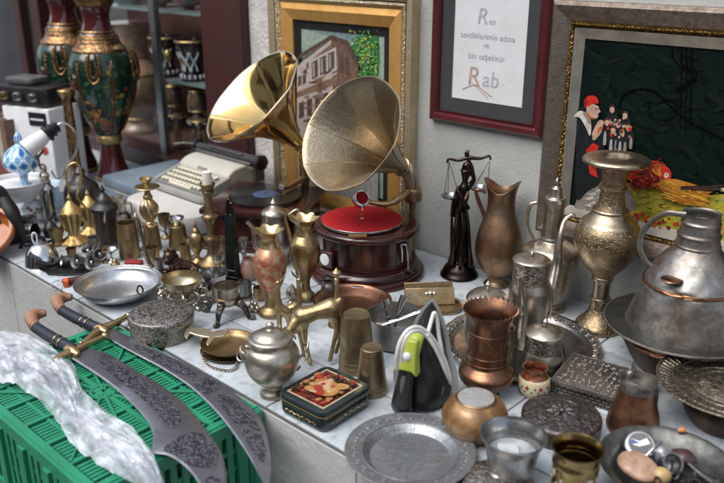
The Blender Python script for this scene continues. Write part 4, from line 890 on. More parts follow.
# lion
b = P(177, 274); lion = T('lion_figurine', 'dark bronze figurine of a lying lion behind the ornate bowl', 'figurine', b)
u = px(b)
def qs(b, d): return {k: (Q(b, *v[0]), v[1]*u) for k, v in d.items()}
skin('body', qs(b, dict(p=((192, 267), 5), m=((182, 264), 5.2), s=((174, 261), 6), n=((171, 257, .01), 5.6), h=((169, 256, .025), 5), z=((167, 260, .035), 2.6),
    f1=((172, 268, .02), 2.6), f2=((165, 272, .04), 2), g1=((179, 269, .02), 2.6), g2=((172, 273, .045), 2), r1=((196, 270, .015), 3), r2=((188, 273, .03), 2), t1=((199, 266), 1.4), t2=((203, 270, .01), 1.2))),
    [('p', 'm'), ('m', 's'), ('s', 'n'), ('n', 'h'), ('h', 'z'), ('s', 'f1'), ('f1', 'f2'), ('s', 'g1'), ('g1', 'g2'), ('p', 'r1'), ('r1', 'r2'), ('p', 't1'), ('t1', 't2')], M['redbronze'], lion)
mb = B(); rnd = random.Random(5)
for k in range(46):
    a = rnd.uniform(0, 2*PI); q = rnd.uniform(5, 7.5); c = Q(b, 170+q*math.cos(a), 257.5+q*1.1*math.sin(a), rnd.uniform(.0, .018)); mb.ball(c, (.0055, .009), 6, 5, (rnd.uniform(-1, 1), rnd.uniform(-1, 1), -1.2))
mb.obj('mane', M['redbronze'], lion)
mb = B()
for x in (166, 171): mb.ball(Q(b, x, 256.5, .036), .0025, 8, 6); mb.ball(Q(b, x-1.5 if x < 168 else x+2, 251, .015), .005, 8, 6)
mb.obj('eyes_and_ears', M['bronze'], lion)
B().rbox(b+V((0, 0, .004)), (.14, .06, .008), .01, Matrix.Rotation(YAW, 3, 'Z')).obj('plinth', M['redbronze'], lion)
# frying dish, tray, bells ...
b = P(120, 296); u = px(b)
r = T('frying_dish', 'wide shallow steel dish with a long upright strap handle', 'dish', b)
B().lathe(b, shell(smooth(prof(b, [(293, 27), (293, 28), (290, 34), (285.5, 38), (282.5, 39.5), (281.5, 42), (281, 43), (280.6, 43)])), .0016)).obj('bowl', surf('scuffed steel', (.72, .73, .73), (.42, .44, .46), (.28, .42), 1, 34, None, None, 0, .5, .08, .3), r)
B().tube([Q(b, *p) for p in ((153, 268, -.03), (149, 262, -.035), (145.5, 250, -.035), (142, 236, -.035), (139.5, 225, -.035), (137, 219, -.03), (132, 217.5, -.02))], [.013, .012, .010, .009, .009, .008, .006], 10, 6, .35).obj('handle', M['steel'], r)
B().ring(Q(b, 140, 290, .10), (1, .4, .3), .013, .003).obj('hanging_ring', M['iron'], r)
c = P(46, 272, .004); mb = B()
o = tag(mb.slab([P(x, y, .002) for x, y in ((42, 270), (50, 265), (66, 264), (84, 266), (92, 270), (84, 275), (64, 276), (48, 275))], V((0, 0, .004))).obj('metal_sheet', M['iron'], bevel=.001), 'dark flat metal plate under the tumbled bells at the counter edge', 'plate')
bells = [((67, 268), 6, (-.3, -1, .25), 'leftmost of the tumbled bells, green grey pewter'), ((81, 270), 7.5, (.15, -1, .35), 'pewter bell with its bright mouth facing the viewer'), ((95, 271), 7.5, (.2, -1, .3), 'dark pewter bell lying right of the bright mouthed one'), ((101, 262), 6.5, (.9, -.5, .4), 'pewter bell lying at the right end of the tumbled bells'), ((90, 260), 6.5, (.2, -.4, .9), 'pewter bell standing behind the other tumbled bells')]
for i, ((x, y), q, ax, lb) in enumerate(bells):
    b = P(x, y); u = px(b); c = b+V((0, 0, q*u*1.02)); ax = V(ax).normalized()
    r = T('bell', lb, 'bell', b, 'tumbled pewter bells'); c = c+V((0, 0, .006))
    prf = shell(smooth([(-.9, .0), (-.88, .25), (-.7, .55), (-.2, .68), (.4, .8), (.75, 1.0)]), .08)
    B().rev(c, ax, [(t*q*u, max(rr*q*u, 1e-5)) for t, rr in prf], 24).obj('cup', M['pewter'], r)
    B().ball(c+ax*(.35*q*u), .3*q*u, 10, 8).obj('clapper', M['steel'], r)
pot('goblet', 'small dark pewter goblet between the ewers and the bells', 'goblet', (96, 258), [(258, 5), (258, 5), (257, 5), (255, 1.5), (250, 1.3), (248, 3), (244, 5.6), (240, 6.2), (237, 6)], M['pewter'], 0, .5)
r, b = pot('cloche', 'shiny steel dome with a hoop handle at the left end of the counter', 'cloche', (43, 263), [(263, 17.5), (263, 17.5), (261.5, 17), (258, 16.3), (252, 14.5), (247, 11), (243.5, 6), (242.5, 0)], M['chrome'])
wire('hoop', r, b, [(37, 246), (34, 243), (32, 237), (33, 233), (36, 234), (37, 240), (37, 246)], .9, M['porcelain'])
b = P(28, 241); r = T('measuring_cup', 'old steel measuring cup lying on its side at the counter end', 'cup', b); u = px(b); c = b+V((0, 0, 9*u))
ax = RT*.95+V((0, 0, .05))-FW*.2; B().rev(c, ax, shell(smooth([(-11*u, 6*u), (-11*u, 6*u), (-9*u, 8*u), (8*u, 8.6*u), (9*u, 9*u)], 3), .0015), 30).obj('cup', M['steel'], r)
B().ring(c-ax.normalized()*(12*u)+V((0, 0, 0)), FW, 6*u, .004).obj('ring_handle', M['iron'], r)
def lumps(name, label, cat, at, mat, pieces):
    b = P(*at); r = T(name, label, cat, b); return r, b
r, b = lumps('iron_clamp', 'black iron clamp with screw lying beside the steel dome', 'clamp', (38, 246), None, 0)
wire('frame', r, b, [(20, 250), (24, 240), (32, 236), (42, 238), (46, 246), (44, 250)], 2, M['iron']); wire('screw', r, b, [(24, 246, .05), (40, 244, .05), (54, 240, .03)], 1.4, M['bronze'])
r, b = lumps('iron_bracket', 'black twisted iron bracket in front of the steel dome', 'bracket', (45, 268), None, 0)
wire('arm', r, b, [(36, 262, .03), (44, 265, .03), (54, 264, .02), (64, 258), (74, 256)], [2.4, 2.8, 2.4, 2, 1.6], M['iron']); wire('scroll', r, b, [(44, 265, .03), (40, 268, .03), (46, 270, .03), (56, 268, .03), (62, 262)], 1.5, M['bronze'])
# pocket knife with orange strap
b = P(72, 284); r = T('folding_knife', 'dark red folding knife with an orange strap on the counter edge', 'knife', b)
d = (P(80, 283)-P(60, 286)); d.z = 0; d.normalize(); ang = math.atan2(d.y, d.x); Mk = Matrix.Rotation(ang, 3, 'Z')
B().rbox(P(76, 283)+V((0, 0, .010)), (.085, .03, .018), .008, Mk).obj('handle', surf('dark red plastic', (.10, .022, .018), (.03, .02, .02), (.3, .45), 0, 12), r)
B().rbox(P(66.5, 286)+V((0, 0, .011)), (.016, .034, .0225), .003, Mk).obj('strap', paint(.75, .12, .03), r)
B().ring(P(57.5, 288.5)+V((0, 0, .010)), (.6, -.5, .9), .018, .0016).obj('key_ring', M['steel'], r)
# wooden bowl and black bag at the left edge
r, b = pot('wooden_bowl', 'orange brown wooden bowl tipped up at the left picture edge', 'bowl', (-8, 262), [(262, 10), (262, 10)], M['tan'], 0)
for o in list(r.children): bpy.data.objects.remove(o)
u = px(b); orange = surf('orange varnished wood', (.40, .13, .035), (.28, .085, .025), (.25, .4), 0, 8, ('brush', 10, .0003))
B().rev(b+V((-.075, .03, .080)), V((.35, -.55, .75)), shell(smooth([(-.05, .05), (-.04, .07), (-.01, .098), (.01, .105), (.018, .10)]), .012), 44).obj('bowl', orange, r)
b = P(6, 246); r = T('leather_bag', 'black slumped leather bag with strap at the left end of the counter', 'bag', b); u = px(b)
B().rev(b+V((-.075, .01, 0)), (0, 0, 1), smooth([(0, .07), (.03, .092), (.10, .085), (.16, .06), (.21, .035), (.22, 0)]), 36, mod=lambda a, f, t, q: q*(1+.09*math.sin(3*a+5*f)+.05*math.sin(7*a-9*f))).obj('pouch', M['matteblack'], r)
B().tube([Q(b, 4, 200, .05), Q(b, 10, 212, .11), Q(b, 18, 224, .11), Q(b, 23, 236, .09), Q(b, 24, 243, .08)], [.016, .02, .018, .012, .008], 10).obj('strap', M['matteblack'], r)
r, b = pot('mug', 'small dark pewter mug standing right of the tripod cup', 'mug', (246, 299), [(299, 6), (299, 6), (297, 6.4), (288, 6.2), (281, 6.5)], M['pewter'], 0, .6)
wire('handle', r, b, [(251, 284), (255, 285), (255, 293), (251, 295)], 1, M['pewter'], n=3)
r, b = pot('jar', 'small pinkish brown glazed jar behind the red painted vase', 'jar', (249, 279), [(279, 7), (279, 7), (275, 9), (268, 9.4), (262, 7), (259, 5), (257, 5.5)], surf('pink brown glaze', (.34, .20, .15), (.22, .12, .09), (.3, .45), 0, 18), 0, .6)
pot('egg_cup', 'small silver footed cup beside the obelisk block', 'cup', (219, 272), [(272, 6), (272, 6), (270.5, 5.6), (267, 2), (264, 2.2), (261, 5), (256, 6.4), (253, 6.4)], M['silver'], 0, .5)
r, b = pot('milk_jug', 'crumpled silver milk jug behind the dark brown coffee pot', 'jug', (119, 226), [(226, 7), (226, 7), (222, 8.5), (214, 9.4), (207, 8), (201, 6.4), (197, 7.4)], M['silver'], 0, .5, mod=lambda a, f, t, q: q*(1+.08*math.sin(3*a+12*f)))
wire('handle', r, b, [(126, 203), (131, 204), (132, 213), (127, 219)], 1.2, M['silver'])
pot('ink_pot', 'squat dark brass ink pot in front of the tall brass candlestick', 'pot', (207, 281), [(281, 6), (281, 6.5), (278, 7.6), (274, 7), (271, 4), (269, 4.4)], M['dimbrass'], 0, .5)
r, b = pot('stemmed_dish', 'little bright silver dish on a stem between the bells and the coffee pot', 'dish', (112, 262), [(262, 5), (262, 5), (261, 4.6), (258, 1.2), (254, 1.2), (252, 4), (250, 7), (248.5, 8)], M['steel'], 0, .5)
pot('brass_weight', 'small brass weight with a knob at the back of the frying dish', 'weight', (116, 270), [(270, 4.5), (270, 4.5), (264, 4.5), (263, 3.4), (262, 1.6), (260, 2.4), (258.6, 0)], M['oldbrass'])
r, b = pot('thimble_cup', 'tiny copper cup beside the small steel dish, behind the bells', 'cup', (72, 256), [(256, 4), (256, 4), (252, 4.6), (248, 5.2)], M['oldcopper'], 0, .5)
r, b = pot('mortar', 'small bronze mortar between the steel dome and the front brass ewer', 'mortar', (58, 245), [(245, 6), (245, 6.4), (243, 6), (240, 5), (235, 6.4), (231, 7.8), (229.5, 8)], M['dimbrass'], 0, .8)
wire('pestle', r, b, [(58, 238), (60, 230), (63, 221), (64, 218)], [2, 1.2, 1.6, 2.2], M['dimbrass'])
pot('beaker', 'tiny pewter beaker left of the lion', 'beaker', (160, 270), [(270, 4), (270, 4), (264, 4.6), (259, 5)], M['pewter'], 0, .5)
pot('bud_vase', 'slim brass bud vase left of the obelisk', 'vase', (224, 268), [(268, 5), (268, 5), (266, 4), (263, 2), (258, 4.4), (252, 5), (246, 3), (240, 1.8), (236, 3)], M['dimbrass'])
pot('candlestick', 'short pewter candlestick right of the obelisk, before the square gramophone', 'candlestick', (245, 270), [(270, 8), (270, 8), (268, 7), (265, 3), (256, 2), (252, 3.4), (248, 2), (242, 4), (238, 4.4)], M['pewter'])
pot('sugar_shaker', 'small silver sugar shaker behind the tall brass mug', 'shaker', (138, 240), [(240, 5), (240, 5), (236, 5.4), (226, 5), (222, 5.6), (218, 4), (214, 1.4), (212, 0)], M['silver'])
pot('brass_goblet', 'small yellow brass goblet in front of the dark brown coffee pot', 'goblet', (106, 262), [(262, 4.4), (262, 4.4), (260.5, 4), (258, 1.2), (254, 1.2), (252, 3.4), (247, 4.6)], M['oldbrass'], 0, .5)
pot('flask', 'tall narrow pewter flask between the coffee pot and the candle stand', 'flask', (99, 219), [(219, 6), (219, 6.4), (212, 7.6), (204, 7), (198, 3.6), (193, 2.6), (188, 2.8), (186, 3.6)], M['pewter'], 0, .6)
pot('goblet', 'old brass goblet between the twisted candlestick and the tumbler with the steel cup', 'goblet', (166, 238), [(238, 5), (238, 5), (236.5, 4.6), (234, 1.4), (228, 1.4), (225, 4.6), (219, 6.4), (214, 6.2)], M['dimbrass'], 0, .5)
r, b = pot('oil_can', 'small dark oil can with a thin spout behind the steel dome', 'can', (52, 236), [(236, 7), (236, 7.4), (230, 7.4), (226, 6), (221, 2.4), (218, 1.6)], M['iron'])
wire('spout', r, b, [(52, 219), (53, 213), (56, 207)], [1.4, .9, .6], M['iron'])
r, b = pot('tankard', 'squat pewter tankard with a ring handle at the far end of the counter', 'tankard', (30, 233), [(233, 9), (233, 9.4), (228, 8.8), (220, 8.6), (217, 9.2)], M['pewter'], 0, .7)
wire('handle', r, b, [(39, 219), (45, 220), (45, 228), (39, 230)], 1.3, M['pewter'])
pot('salt_cellar', 'little silver salt cellar in front of the steel beaker', 'salt cellar', (206, 300), [(300, 5), (300, 5), (298, 3), (296, 5.4), (292, 7), (289, 6.8)], M['silver'], 0, .6)
r, b = pot('candle_holder', 'low chamber candle holder of dark brass behind the tripod cup', 'candle holder', (232, 279), [(279, 9), (278.6, 10), (277, 10.6), (277, 4), (276, 3), (270, 2.8), (268, 4)], M['dimbrass'])
pot('brass_cup', 'small brass cup between the red painted vase foot and the rosette', 'cup', (260, 300), [(300, 4), (300, 4.4), (296, 5.6), (290, 6.4), (287, 6.2)], M['oldbrass'], 0, .5)
pot('incense_burner', 'tiny lidded silver incense burner behind the gazelles', 'burner', (292, 302), [(302, 5), (302, 5), (300, 2.4), (297, 5), (293, 6), (290, 5), (287, 3), (284, 1), (283, 0)], M['silver'])
r, b = pot('cream_pot', 'small dull silver pot right of the plain gold ruffled vase', 'pot', (328, 296), [(296, 5), (296, 5.4), (292, 7), (286, 7), (282, 5), (280, 5.6)], M['pewter'], 0, .5)
# round silver box
r, b = pot('round_box', 'round flat silver box with relief, at the corner of the green crate', 'box', (163, 334), [(334, 30), (334, 30.5), (332, 31), (320, 31), (319, 32), (317, 32.3)], M['engsilver'])
turned('lid', r, b, [(317, 32.5), (314, 32.3), (312, 31), (311.5, 28), (311, 26), (310, 20), (309.5, 0)], M['engpewter'])
b0 = P(124, 324)
o = tag(B().tube([P(118, 326, .02), P(122, 319, .024), P(131, 314, .03), P(142, 311, .03)], [.004, .008, .010, .006], 10, 6, .4).obj('ladle_handle', M['bronze']), 'dark curved metal handle with round end beside the round silver box', 'handle')
# ornate bowl
r, b = pot('ornate_bowl', 'brass bowl on an ornate silver scroll foot, below the lion', 'bowl', (184, 304), [(304, 9), (303, 9), (300, 5), (294, 7), (290, 14), (284, 19), (279, 20), (277.5, 20.2)], metal('champagne brass', (.56, .48, .33), (.42, .35, .23), (.3, .45)), 0, .6)
mb = B(); u = px(b)
for k in range(10):
    a = 2*PI*k/10; d = V((math.cos(a), math.sin(a), 0)); s = V((-d.y, d.x, 0)); c = V((b.x, b.y, 0))
    mb.tube([c+d*(19*u)+V((0, 0, .060)), c+d*(24*u)+V((0, 0, .052))+s*.004, c+d*(23*u)+V((0, 0, .036)), c+d*(16*u)+V((0, 0, .030))-s*.004, c+d*(17*u)+V((0, 0, .016)), c+d*(23*u)+V((0, 0, .010)), c+d*(25*u)+V((0, 0, .004)), c+d*(20*u)+V((0, 0, .004))], [.003, .005, .006, .005, .005, .006, .005, .003], 8)
    mb.ball(c+d*(22*u)+V((0, 0, .044))+s*.008, (.007, .007), 8, 6); mb.ball(c+(d*.8+s*.6)*(21*u)+V((0, 0, .024)), (.008, .006), 8, 6)
mb.ring((b.x, b.y, .03), (0, 0, 1), 20*u, .004); mb.obj('scroll_foot', M['silver'], r)
pot('steel_beaker', 'plain steel beaker standing behind the ornate bowl', 'beaker', (215, 291), [(291, 10), (291, 10), (289, 10.5), (278, 12.5), (272.5, 14.2)], M['steel'], 0, .5)
# little tripod censer
r, b = pot('tripod_cup', 'small dark silver cup on a three legged scroll stand', 'cup', (228, 316), [(306, 4), (304, 8), (301, 11), (296, 12.2), (290, 12.4), (286, 13), (285, 13)], M['silver'], 0, .6)
B().ring((b.x, b.y, zat(b, 296)), (0, 0, 1), 12.6*px(b), .003, 36, 6).obj('band', M['dimbrass'], r)
u = px(b); mb = B()
for a in (-2.75, -1.1, .45):
    d = V((math.cos(a), math.sin(a), 0)); c = V((b.x, b.y, 0))
    mb.tube([c+d*(4*u)+V((0, 0, .045)), c+d*(12*u)+V((0, 0, .050)), c+d*(19*u)+V((0, 0, .036)), c+d*(22*u)+V((0, 0, .014)), c+d*(25*u)+V((0, 0, .005)), c+d*(29*u)+V((0, 0, .009))], [.008, .012, .010, .007, .008, .006], 8)
    mb.ball(c+d*(14*u)+V((0, 0, .052)), (.012, .010), 10, 8); mb.ball(c+d*(28*u)+V((0, 0, .008)), .007, 8, 6)
mb.obj('scroll_leg', M['blacksilver'], r)
B().tube([Q(b, *p) for p in ((238, 284), (249, 282, -.01), (250, 289, -.01), (249.5, 297, -.01), (239, 298))], .0042, 8, 3).obj('square_handle', M['blacksilver'], r)
q = Q(b, 253, 309, .0); o = T('rosette', 'silver flower shaped knob lying right of the tripod cup', 'ornament', P(253, 314))
mb = B()
for k in range(6): a = 2*PI*k/6; mb.ball(P(253, 313)+V((.014*math.cos(a), .006, .018+.014*math.sin(a))), .0085, 8, 6)
mb.ball(P(253, 313)+V((0, -.002, .018)), .009, 8, 6); mb.obj('petals', M['silver'], o)
B().tube([P(253, 313)+V((0, .004, .016)), P(245, 310)+V((0, 0, .012))], .004, 8, 1).obj('stem', M['bronze'], o)
# little two tier tray and the bottle opener
r, b = pot('brass_tray', 'small two tier brass tray under the bird shaped opener', 'tray', (229, 352), [(352, 20), (352, 21), (350, 26), (348.5, 28)], M['dimbrass'], 0, .6)
turned('upper_tier', r, b, [(348, 18), (346, 24), (343, 27), (341.5, 28)], M['oldbrass'], opening=.6)
for o in r.children: pass
b = P(212, 336, .035); o = T('bottle_opener', 'shiny brass bird shaped bottle opener lying on the small tray', 'opener', b)
hz = .036
out = [(184, 337), (187, 329), (186, 324), (191, 321.5), (194, 323.5), (192, 328), (196, 330), (202, 329), (209, 331), (214, 334), (222, 333), (228, 329), (229, 332), (224, 337.5), (216, 338.5), (213, 341), (208, 347), (206, 345), (209, 339), (203, 338), (196, 336.5), (190, 334), (187, 340)]
B().slab([P(x, y, hz) for x, y in out], V((0, 0, .006))).obj('bird_body', metal('pale polished brass', (.86, .76, .56), (.76, .66, .48), (.36, .46), tarnish=.1), o, bevel=.002)
mb = B(); a_ = P(240, 364, .004); pts = [P(237, 362, .004), P(236, 368, .003), P(228, 371, .003), P(216, 369, .003), P(208, 365, .003), P(203, 358, .003), P(204, 350, .004)]
sm = [V(p) for p in smooth([tuple(p) for p in pts], 6)]
for i in range(0, len(sm)-1): d = sm[min(i+1, len(sm)-1)]-sm[i]; mb.ring(sm[i]+V((0, 0, .002)), (d.y, -d.x, .0001) if i % 2 else (0, 0, 1), .0045, .0011, 12, 5)
tag(mb.obj('chain', M['silver']), 'thin silver chain lying on the tiles beside the sugar pot', 'chain')
# sugar pot
r, b = pot('sugar_pot', 'dull silver round sugar pot with lid in front of the brass deer', 'pot', (273, 394), [(394, 13), (394, 13.3), (391, 13), (387, 10.5), (383, 11), (378, 18), (370, 24.5), (360, 28), (353, 28.3), (347, 25.5), (344, 22.5), (341, 21.5), (338.5, 22)], metal('warm dull silver', (.58, .53, .45), (.44, .40, .33), (.3, .44)), seg=52)
pewl = MATS['warm dull silver']
ld = turned('lid', r, b, [(339, 22.5), (338, 22.5), (336.5, 21), (335.5, 17.5), (333.5, 15), (332, 13), (330.5, 9), (329.5, 4.5), (328.5, 3), (327, 2.5), (325.5, 4), (323.5, 3.6), (321.5, 0)], pewl)
wire('side_handle', r, b, [(298, 360, .0), (306, 350), (308, 343, -.01), (304, 344, -.02)], 1.1, pewl); wire('side_handle', r, b, [(300, 366), (297, 370), (291, 369)], 1.1, pewl)
mb = B(); c = Q(b, 243, 352, .01)
mb.ring(c, (.8, .5, .2), .016, .003); mb.ring(c+V((-.004, -.004, -.012)), (.2, -.8, .4), .011, .0022); mb.ball(Q(b, 247, 347, .01), .006, 8, 6); mb.ball(Q(b, 246, 358, .01), .005, 8, 6); mb.obj('chain_ring', M['silver'], r)
# deer figurines
b = P(318, 364); dr_ = T('deer_figurine', 'brass deer grazing with lowered head behind the sugar pot', 'figurine', b); u = px(b)
skin('body', qs(b, dict(c=((316, 312), 8.6), r=((331, 308), 11.6), s=((303, 316), 10.8), n1=((295, 322, .01), 5.98), n2=((290, 330, .02), 4.96), h=((287, 338, .025), 4.34), z=((284, 345, .03), 2.48),
    a1=((304, 328), 4.65), a2=((305, 342), 2.63), a3=((309, 356), 2.17), a4=((310, 363, .01), 2.48), b1=((300, 328, -.03), 4.34), b2=((301, 340, -.03), 2.48), b3=((303, 351, -.03), 2.17), b4=((304, 356, -.025), 2.33),
    e1=((336, 318), 5.72), e2=((337, 331), 3.41), e3=((333, 346), 2.33), e4=((330, 360, .01), 2.63), f1=((334, 318, -.03), 6.20), f2=((341, 329, -.035), 3.10), f3=((339, 342, -.035), 2.17), f4=((336, 352, -.03), 2.48), t=((340, 300), 3.41), t2=((342, 306), 1.86))),
    [('c', 'r'), ('c', 's'), ('s', 'n1'), ('n1', 'n2'), ('n2', 'h'), ('h', 'z'), ('s', 'a1'), ('a1', 'a2'), ('a2', 'a3'), ('a3', 'a4'), ('s', 'b1'), ('b1', 'b2'), ('b2', 'b3'), ('b3', 'b4'), ('r', 'e1'), ('e1', 'e2'), ('e2', 'e3'), ('e3', 'e4'), ('r', 'f1'), ('f1', 'f2'), ('f2', 'f3'), ('f3', 'f4'), ('r', 't'), ('t', 't2')], M['statuebrass'], dr_, sc=.9)
mb = B(); mb.tube([Q(b, 290, 332, .03), Q(b, 294, 336, .05), Q(b, 296, 340, .05)], [.002, .004, .001], 6); mb.tube([Q(b, 289, 332, .01), Q(b, 284, 332, .0)], [.003, .001], 6); mb.obj('ear', M['brass'], dr_)
def gazelle(label, x, y, flip):
    b = P(x, y); r = T('gazelle_figurine', label, 'figurine', b, 'upright gazelle figurines'); u = px(b)
    f = lambda dx, dy, d=0: (x+dx*flip, y+dy, d)
    D = dict(c=(f(0, -24), 4.5), r=(f(5, -22), 4.2), s=(f(-3, -28), 3.8), n=(f(-4, -37), 2.2), n2=(f(-3.5, -46), 1.8), h=(f(-4, -51), 2.6), z=(f(-8, -48.5), 1.2),
        a=(f(-4, -17), 1.6), a2=(f(-4, -8), 1), a3=(f(-4, -1), 1.1), b_=(f(-2, -17, -.02), 1.6), b2=(f(-1, -8, -.02), 1), b3=(f(-1, -2, -.02), 1.1), e=(f(6, -14), 2), e2=(f(7, -7), 1), e3=(f(6, -1), 1.1))
    skin('body', {k: (Q(b, *v[0]), v[1]*u*1.15) for k, v in D.items()}, [('c', 'r'), ('c', 's'), ('s', 'n'), ('n', 'n2'), ('n2', 'h'), ('h', 'z'), ('s', 'a'), ('a', 'a2'), ('a2', 'a3'), ('s', 'b_'), ('b_', 'b2'), ('b2', 'b3'), ('r', 'e'), ('e', 'e2'), ('e2', 'e3')], M['statuebrass'], r)
    B().tube([Q(b, *f(-3.5, -52)), Q(b, *f(-1.5, -58)), Q(b, *f(-1, -64))], [.004, .008, .001], 8, 5, .4).obj('ear', M['brass'], r)
    B().tube([Q(b, *f(-3, -52, -.01)), Q(b, *f(2, -57, -.01)), Q(b, *f(4, -61, -.01))], [.004, .007, .001], 8, 5, .4).obj('ear', M['brass'], r)
    B().rbox(b+V((0, 0, .003)), (.07, .035, .006), .01, Matrix.Rotation(YAW, 3, 'Z')).obj('base', M['oldbrass'], r)
gazelle('brass gazelle with raised head, left of the upright pair by the red vase', 282, 334, 1)
gazelle('brass gazelle with raised head, right of the upright pair by the deer', 295, 331, -1)
# copper plate, bell, tumblers, bowl with forks
pot('copper_plate', 'round copper plate propped flat in front of the round gramophone', 'plate', (352, 308), [(308, 24), (307, 26), (304, 32), (301.5, 37), (300, 39), (299, 39.5)], M['copper'], 0, .7)
r, b = pot('hand_bell', 'slim brass hand bell with a tall turned handle', 'bell', (337, 325), [(325, 9.5), (325, 9.5), (323, 9), (319, 7), (314, 5.5), (310, 3.5)], M['oldbrass'])
turned('handle', r, b, [(310, 3), (307, 4), (304, 2), (298, 2.6), (290, 1.8), (282, 2), (279, 3), (277, 2), (274, 5), (271.5, 4.5), (270, 2), (267.5, 0)], M['brass'])
def tumbler(label, at, r0, top, r1):
    r, b = pot('tumbler', label, 'tumbler', at, [(at[1], r0), (at[1], r0), (at[1]-2, r0), (top+4, r1+.6), (top+1, r1+.2), (top, r1-1), (top, r1-1), (top+.3, r1-3), (top+.6, 0)], metal('streaky brown brass', (.42, .34, .21), (.27, .21, .13), (.34, .5), ('brush', 26, .0004)), group='upturned brass tumblers')
    for f in (.12, .2):
        z = zat(b, at[1]-(at[1]-top)*f); mb = B().ring((b.x, b.y, z), (0, 0, 1), (r0-(r0-r1)*f)*px(b)*1.0, .0012, 36, 6); mb.obj('band', M['dimbrass'], r)
tumbler('taller upturned brass tumbler beside the deer', (356.5, 368), 18, 314, 14); tumbler('shorter upturned brown tumbler beside the painted tin', (371.5, 391), 16, 347, 11)
r, b = pot('pewter_bowl', 'dark pewter bowl holding three forks', 'bowl', (396, 343), [(343, 18), (343, 20), (340, 24), (332, 27), (322, 28.5), (316, 30), (314, 30.5)], M['pewter'], 0, .8)
b0 = b
def fork(label, pts, rr, d0=0):
    o = T('fork', label, 'fork', P(396, 340)+V((0, 0, .02)), 'forks in the pewter bowl'); u = px(b0)
    B().tube([Q(b0, *p) for p in pts], [k*u for k in rr], 12, 6, .22, u0=RT*.94+UP*.3).obj('handle', M['chrome'], o)
    a, c = Q(b0, *pts[-1]), Q(b0, *pts[-2]); d = (a-c).normalized(); s = d.cross(V((FW.x, FW.y, FW.z))).normalized(); mb = B()
    for k in (-1.5, -.5, .5, 1.5): mb.tube([a+s*(k*.003), a+d*.018+s*(k*.0045), a+d*.042+s*(k*.0045)], [.002, .0018, .0008], 6, 3)
    mb.obj('prongs', M['chrome'], o)
fork('fork with broad handle end leaning left in the pewter bowl', [(385, 299, .0), (387, 308, .005), (388.5, 322, .01), (389, 331, .012)], [3.6, 3.2, 1.6, 1.6])
fork('fork with spatula shaped handle end leaning right in the pewter bowl', [(405, 296, .0), (401, 305, .004), (397, 318, .01), (394.5, 330, .012)], [4.6, 3.6, 1.8, 1.6])
fork('shiny fork lying flat across the rim of the pewter bowl', [(437, 306, .03), (424, 309, .03), (402, 318, .03), (382, 324, .03)], [3.6, 3, 1.6, 2])
# brass inkstand
c0 = P(431, 309); b = c0; r = T('inkstand', 'brass inkstand with sloped letter rack on a round ended tray', 'inkstand', b)
Mi = Matrix.Rotation(math.atan2((P(458, 309)-P(404, 311)).y, (P(458, 309)-P(404, 311)).x), 3, 'Z'); wd = (P(460, 309)-P(400, 311)).length
B().rbox(b+V((0, 0, .006)), (wd, .10, .010), .045, Mi, 8).obj('tray', M['oldbrass'], r)
mb = B()
n = 40; hx, hy = wd/2-.045, .05-.045
rimp = [b+Mi @ V(((hx if math.cos(t) > 0 else -hx)+.043*math.cos(t), .043*math.sin(t)+(hy if math.sin(t) > 0 else -hy), .014)) for t in [2*PI*k/n for k in range(n+1)]]
mb.tube(rimp, .004, 8, 1); mb.obj('tray_rim', M['oldbrass'], r)
pv = lambda x, y, z: b+Mi @ V((x, y, z))
B().slab([pv(-wd*.42, .0, .014), pv(wd*.40, .0, .014), pv(wd*.40, .022, .062), pv(-wd*.42, .022, .062)], Mi @ V((0, .004, -.001))).obj('front_plate', M['brass'], r, bevel=.001)
B().slab([pv(-wd*.42, .03, .014), pv(wd*.40, .03, .014), pv(wd*.40, .048, .070), pv(-wd*.42, .048, .070)], Mi @ V((0, .004, -.001))).obj('back_plate', M['brass'], r, bevel=.001)
mb = B()
for x, k in ((-.012, 1), (0, 1.3), (.012, 1)): mb.ball(pv(x, .012, .046), (.007*k, .005), 8, 6, Mi @ V((0, -.9, .4)))
mb.obj('emblem', M['chrome'], r)
# iron
b = P(417, 409); u = px(b); r = T('steam_iron', 'black and lime green steam iron standing on its heel, tied with its white cord', 'iron', b)
nn = (V((-.42*RT.x, -.42*RT.y, 0))-V((FW.x, FW.y, 0)).normalized()*.9).normalized()      # sole faces away from nn
up_ = (V((0, 0, 1))-nn*.14).normalized(); sd = up_.cross(nn).normalized()
if sd.dot(RT) < 0: sd = -sd
h0 = b+V((0, 0, .004)); Ht = .25
def tear(w, h, n=26, z0=0.0):
    L_ = []
    for i in range(n+1):
        f = i/n; L_.append((w*(1-f**2.3)**.75*(.82+.18*math.sin(PI*min(1, f*1.6+.15))), z0+h*f))
    return [(-x, z) for x, z in L_]+[(x, z) for x, z in reversed(L_[:-1])]
def layer(k, dn, w, h, z0=0.0): return [h0+sd*x+up_*z+nn*dn for x, z in tear(w, h, 26, z0)]
def loft(name, secs, mat):
    n = len(secs[0]); mb = B(); vs = [p for s in secs for p in s]
    fs = [(i*n+j, i*n+(j+1) % n, (i+1)*n+(j+1) % n, (i+1)*n+j) for i in range(len(secs)-1) for j in range(n)]+[tuple(range(n-1, -1, -1)), tuple((len(secs)-1)*n+j for j in range(n))]
    return mb.add(vs, fs).obj(name, mat, r, 50)
loft('soleplate', [layer(0, -.054, .084, Ht+.006, -.003), layer(0, -.048, .087, Ht+.010, -.003)], metal('brushed sole steel', (.80, .81, .82), (.70, .71, .72), (.38, .5), tarnish=.1))
loft('skirt', [layer(0, -.0475, .067, Ht+.0), layer(0, -.036, .067, Ht-.002), layer(0, -.030, .062, Ht-.008, .004), layer(0, -.012, .056, Ht-.02, .006), layer(0, .010, .042, Ht-.045, .010), layer(0, .026, .026, Ht-.085, .014)], M['black'])
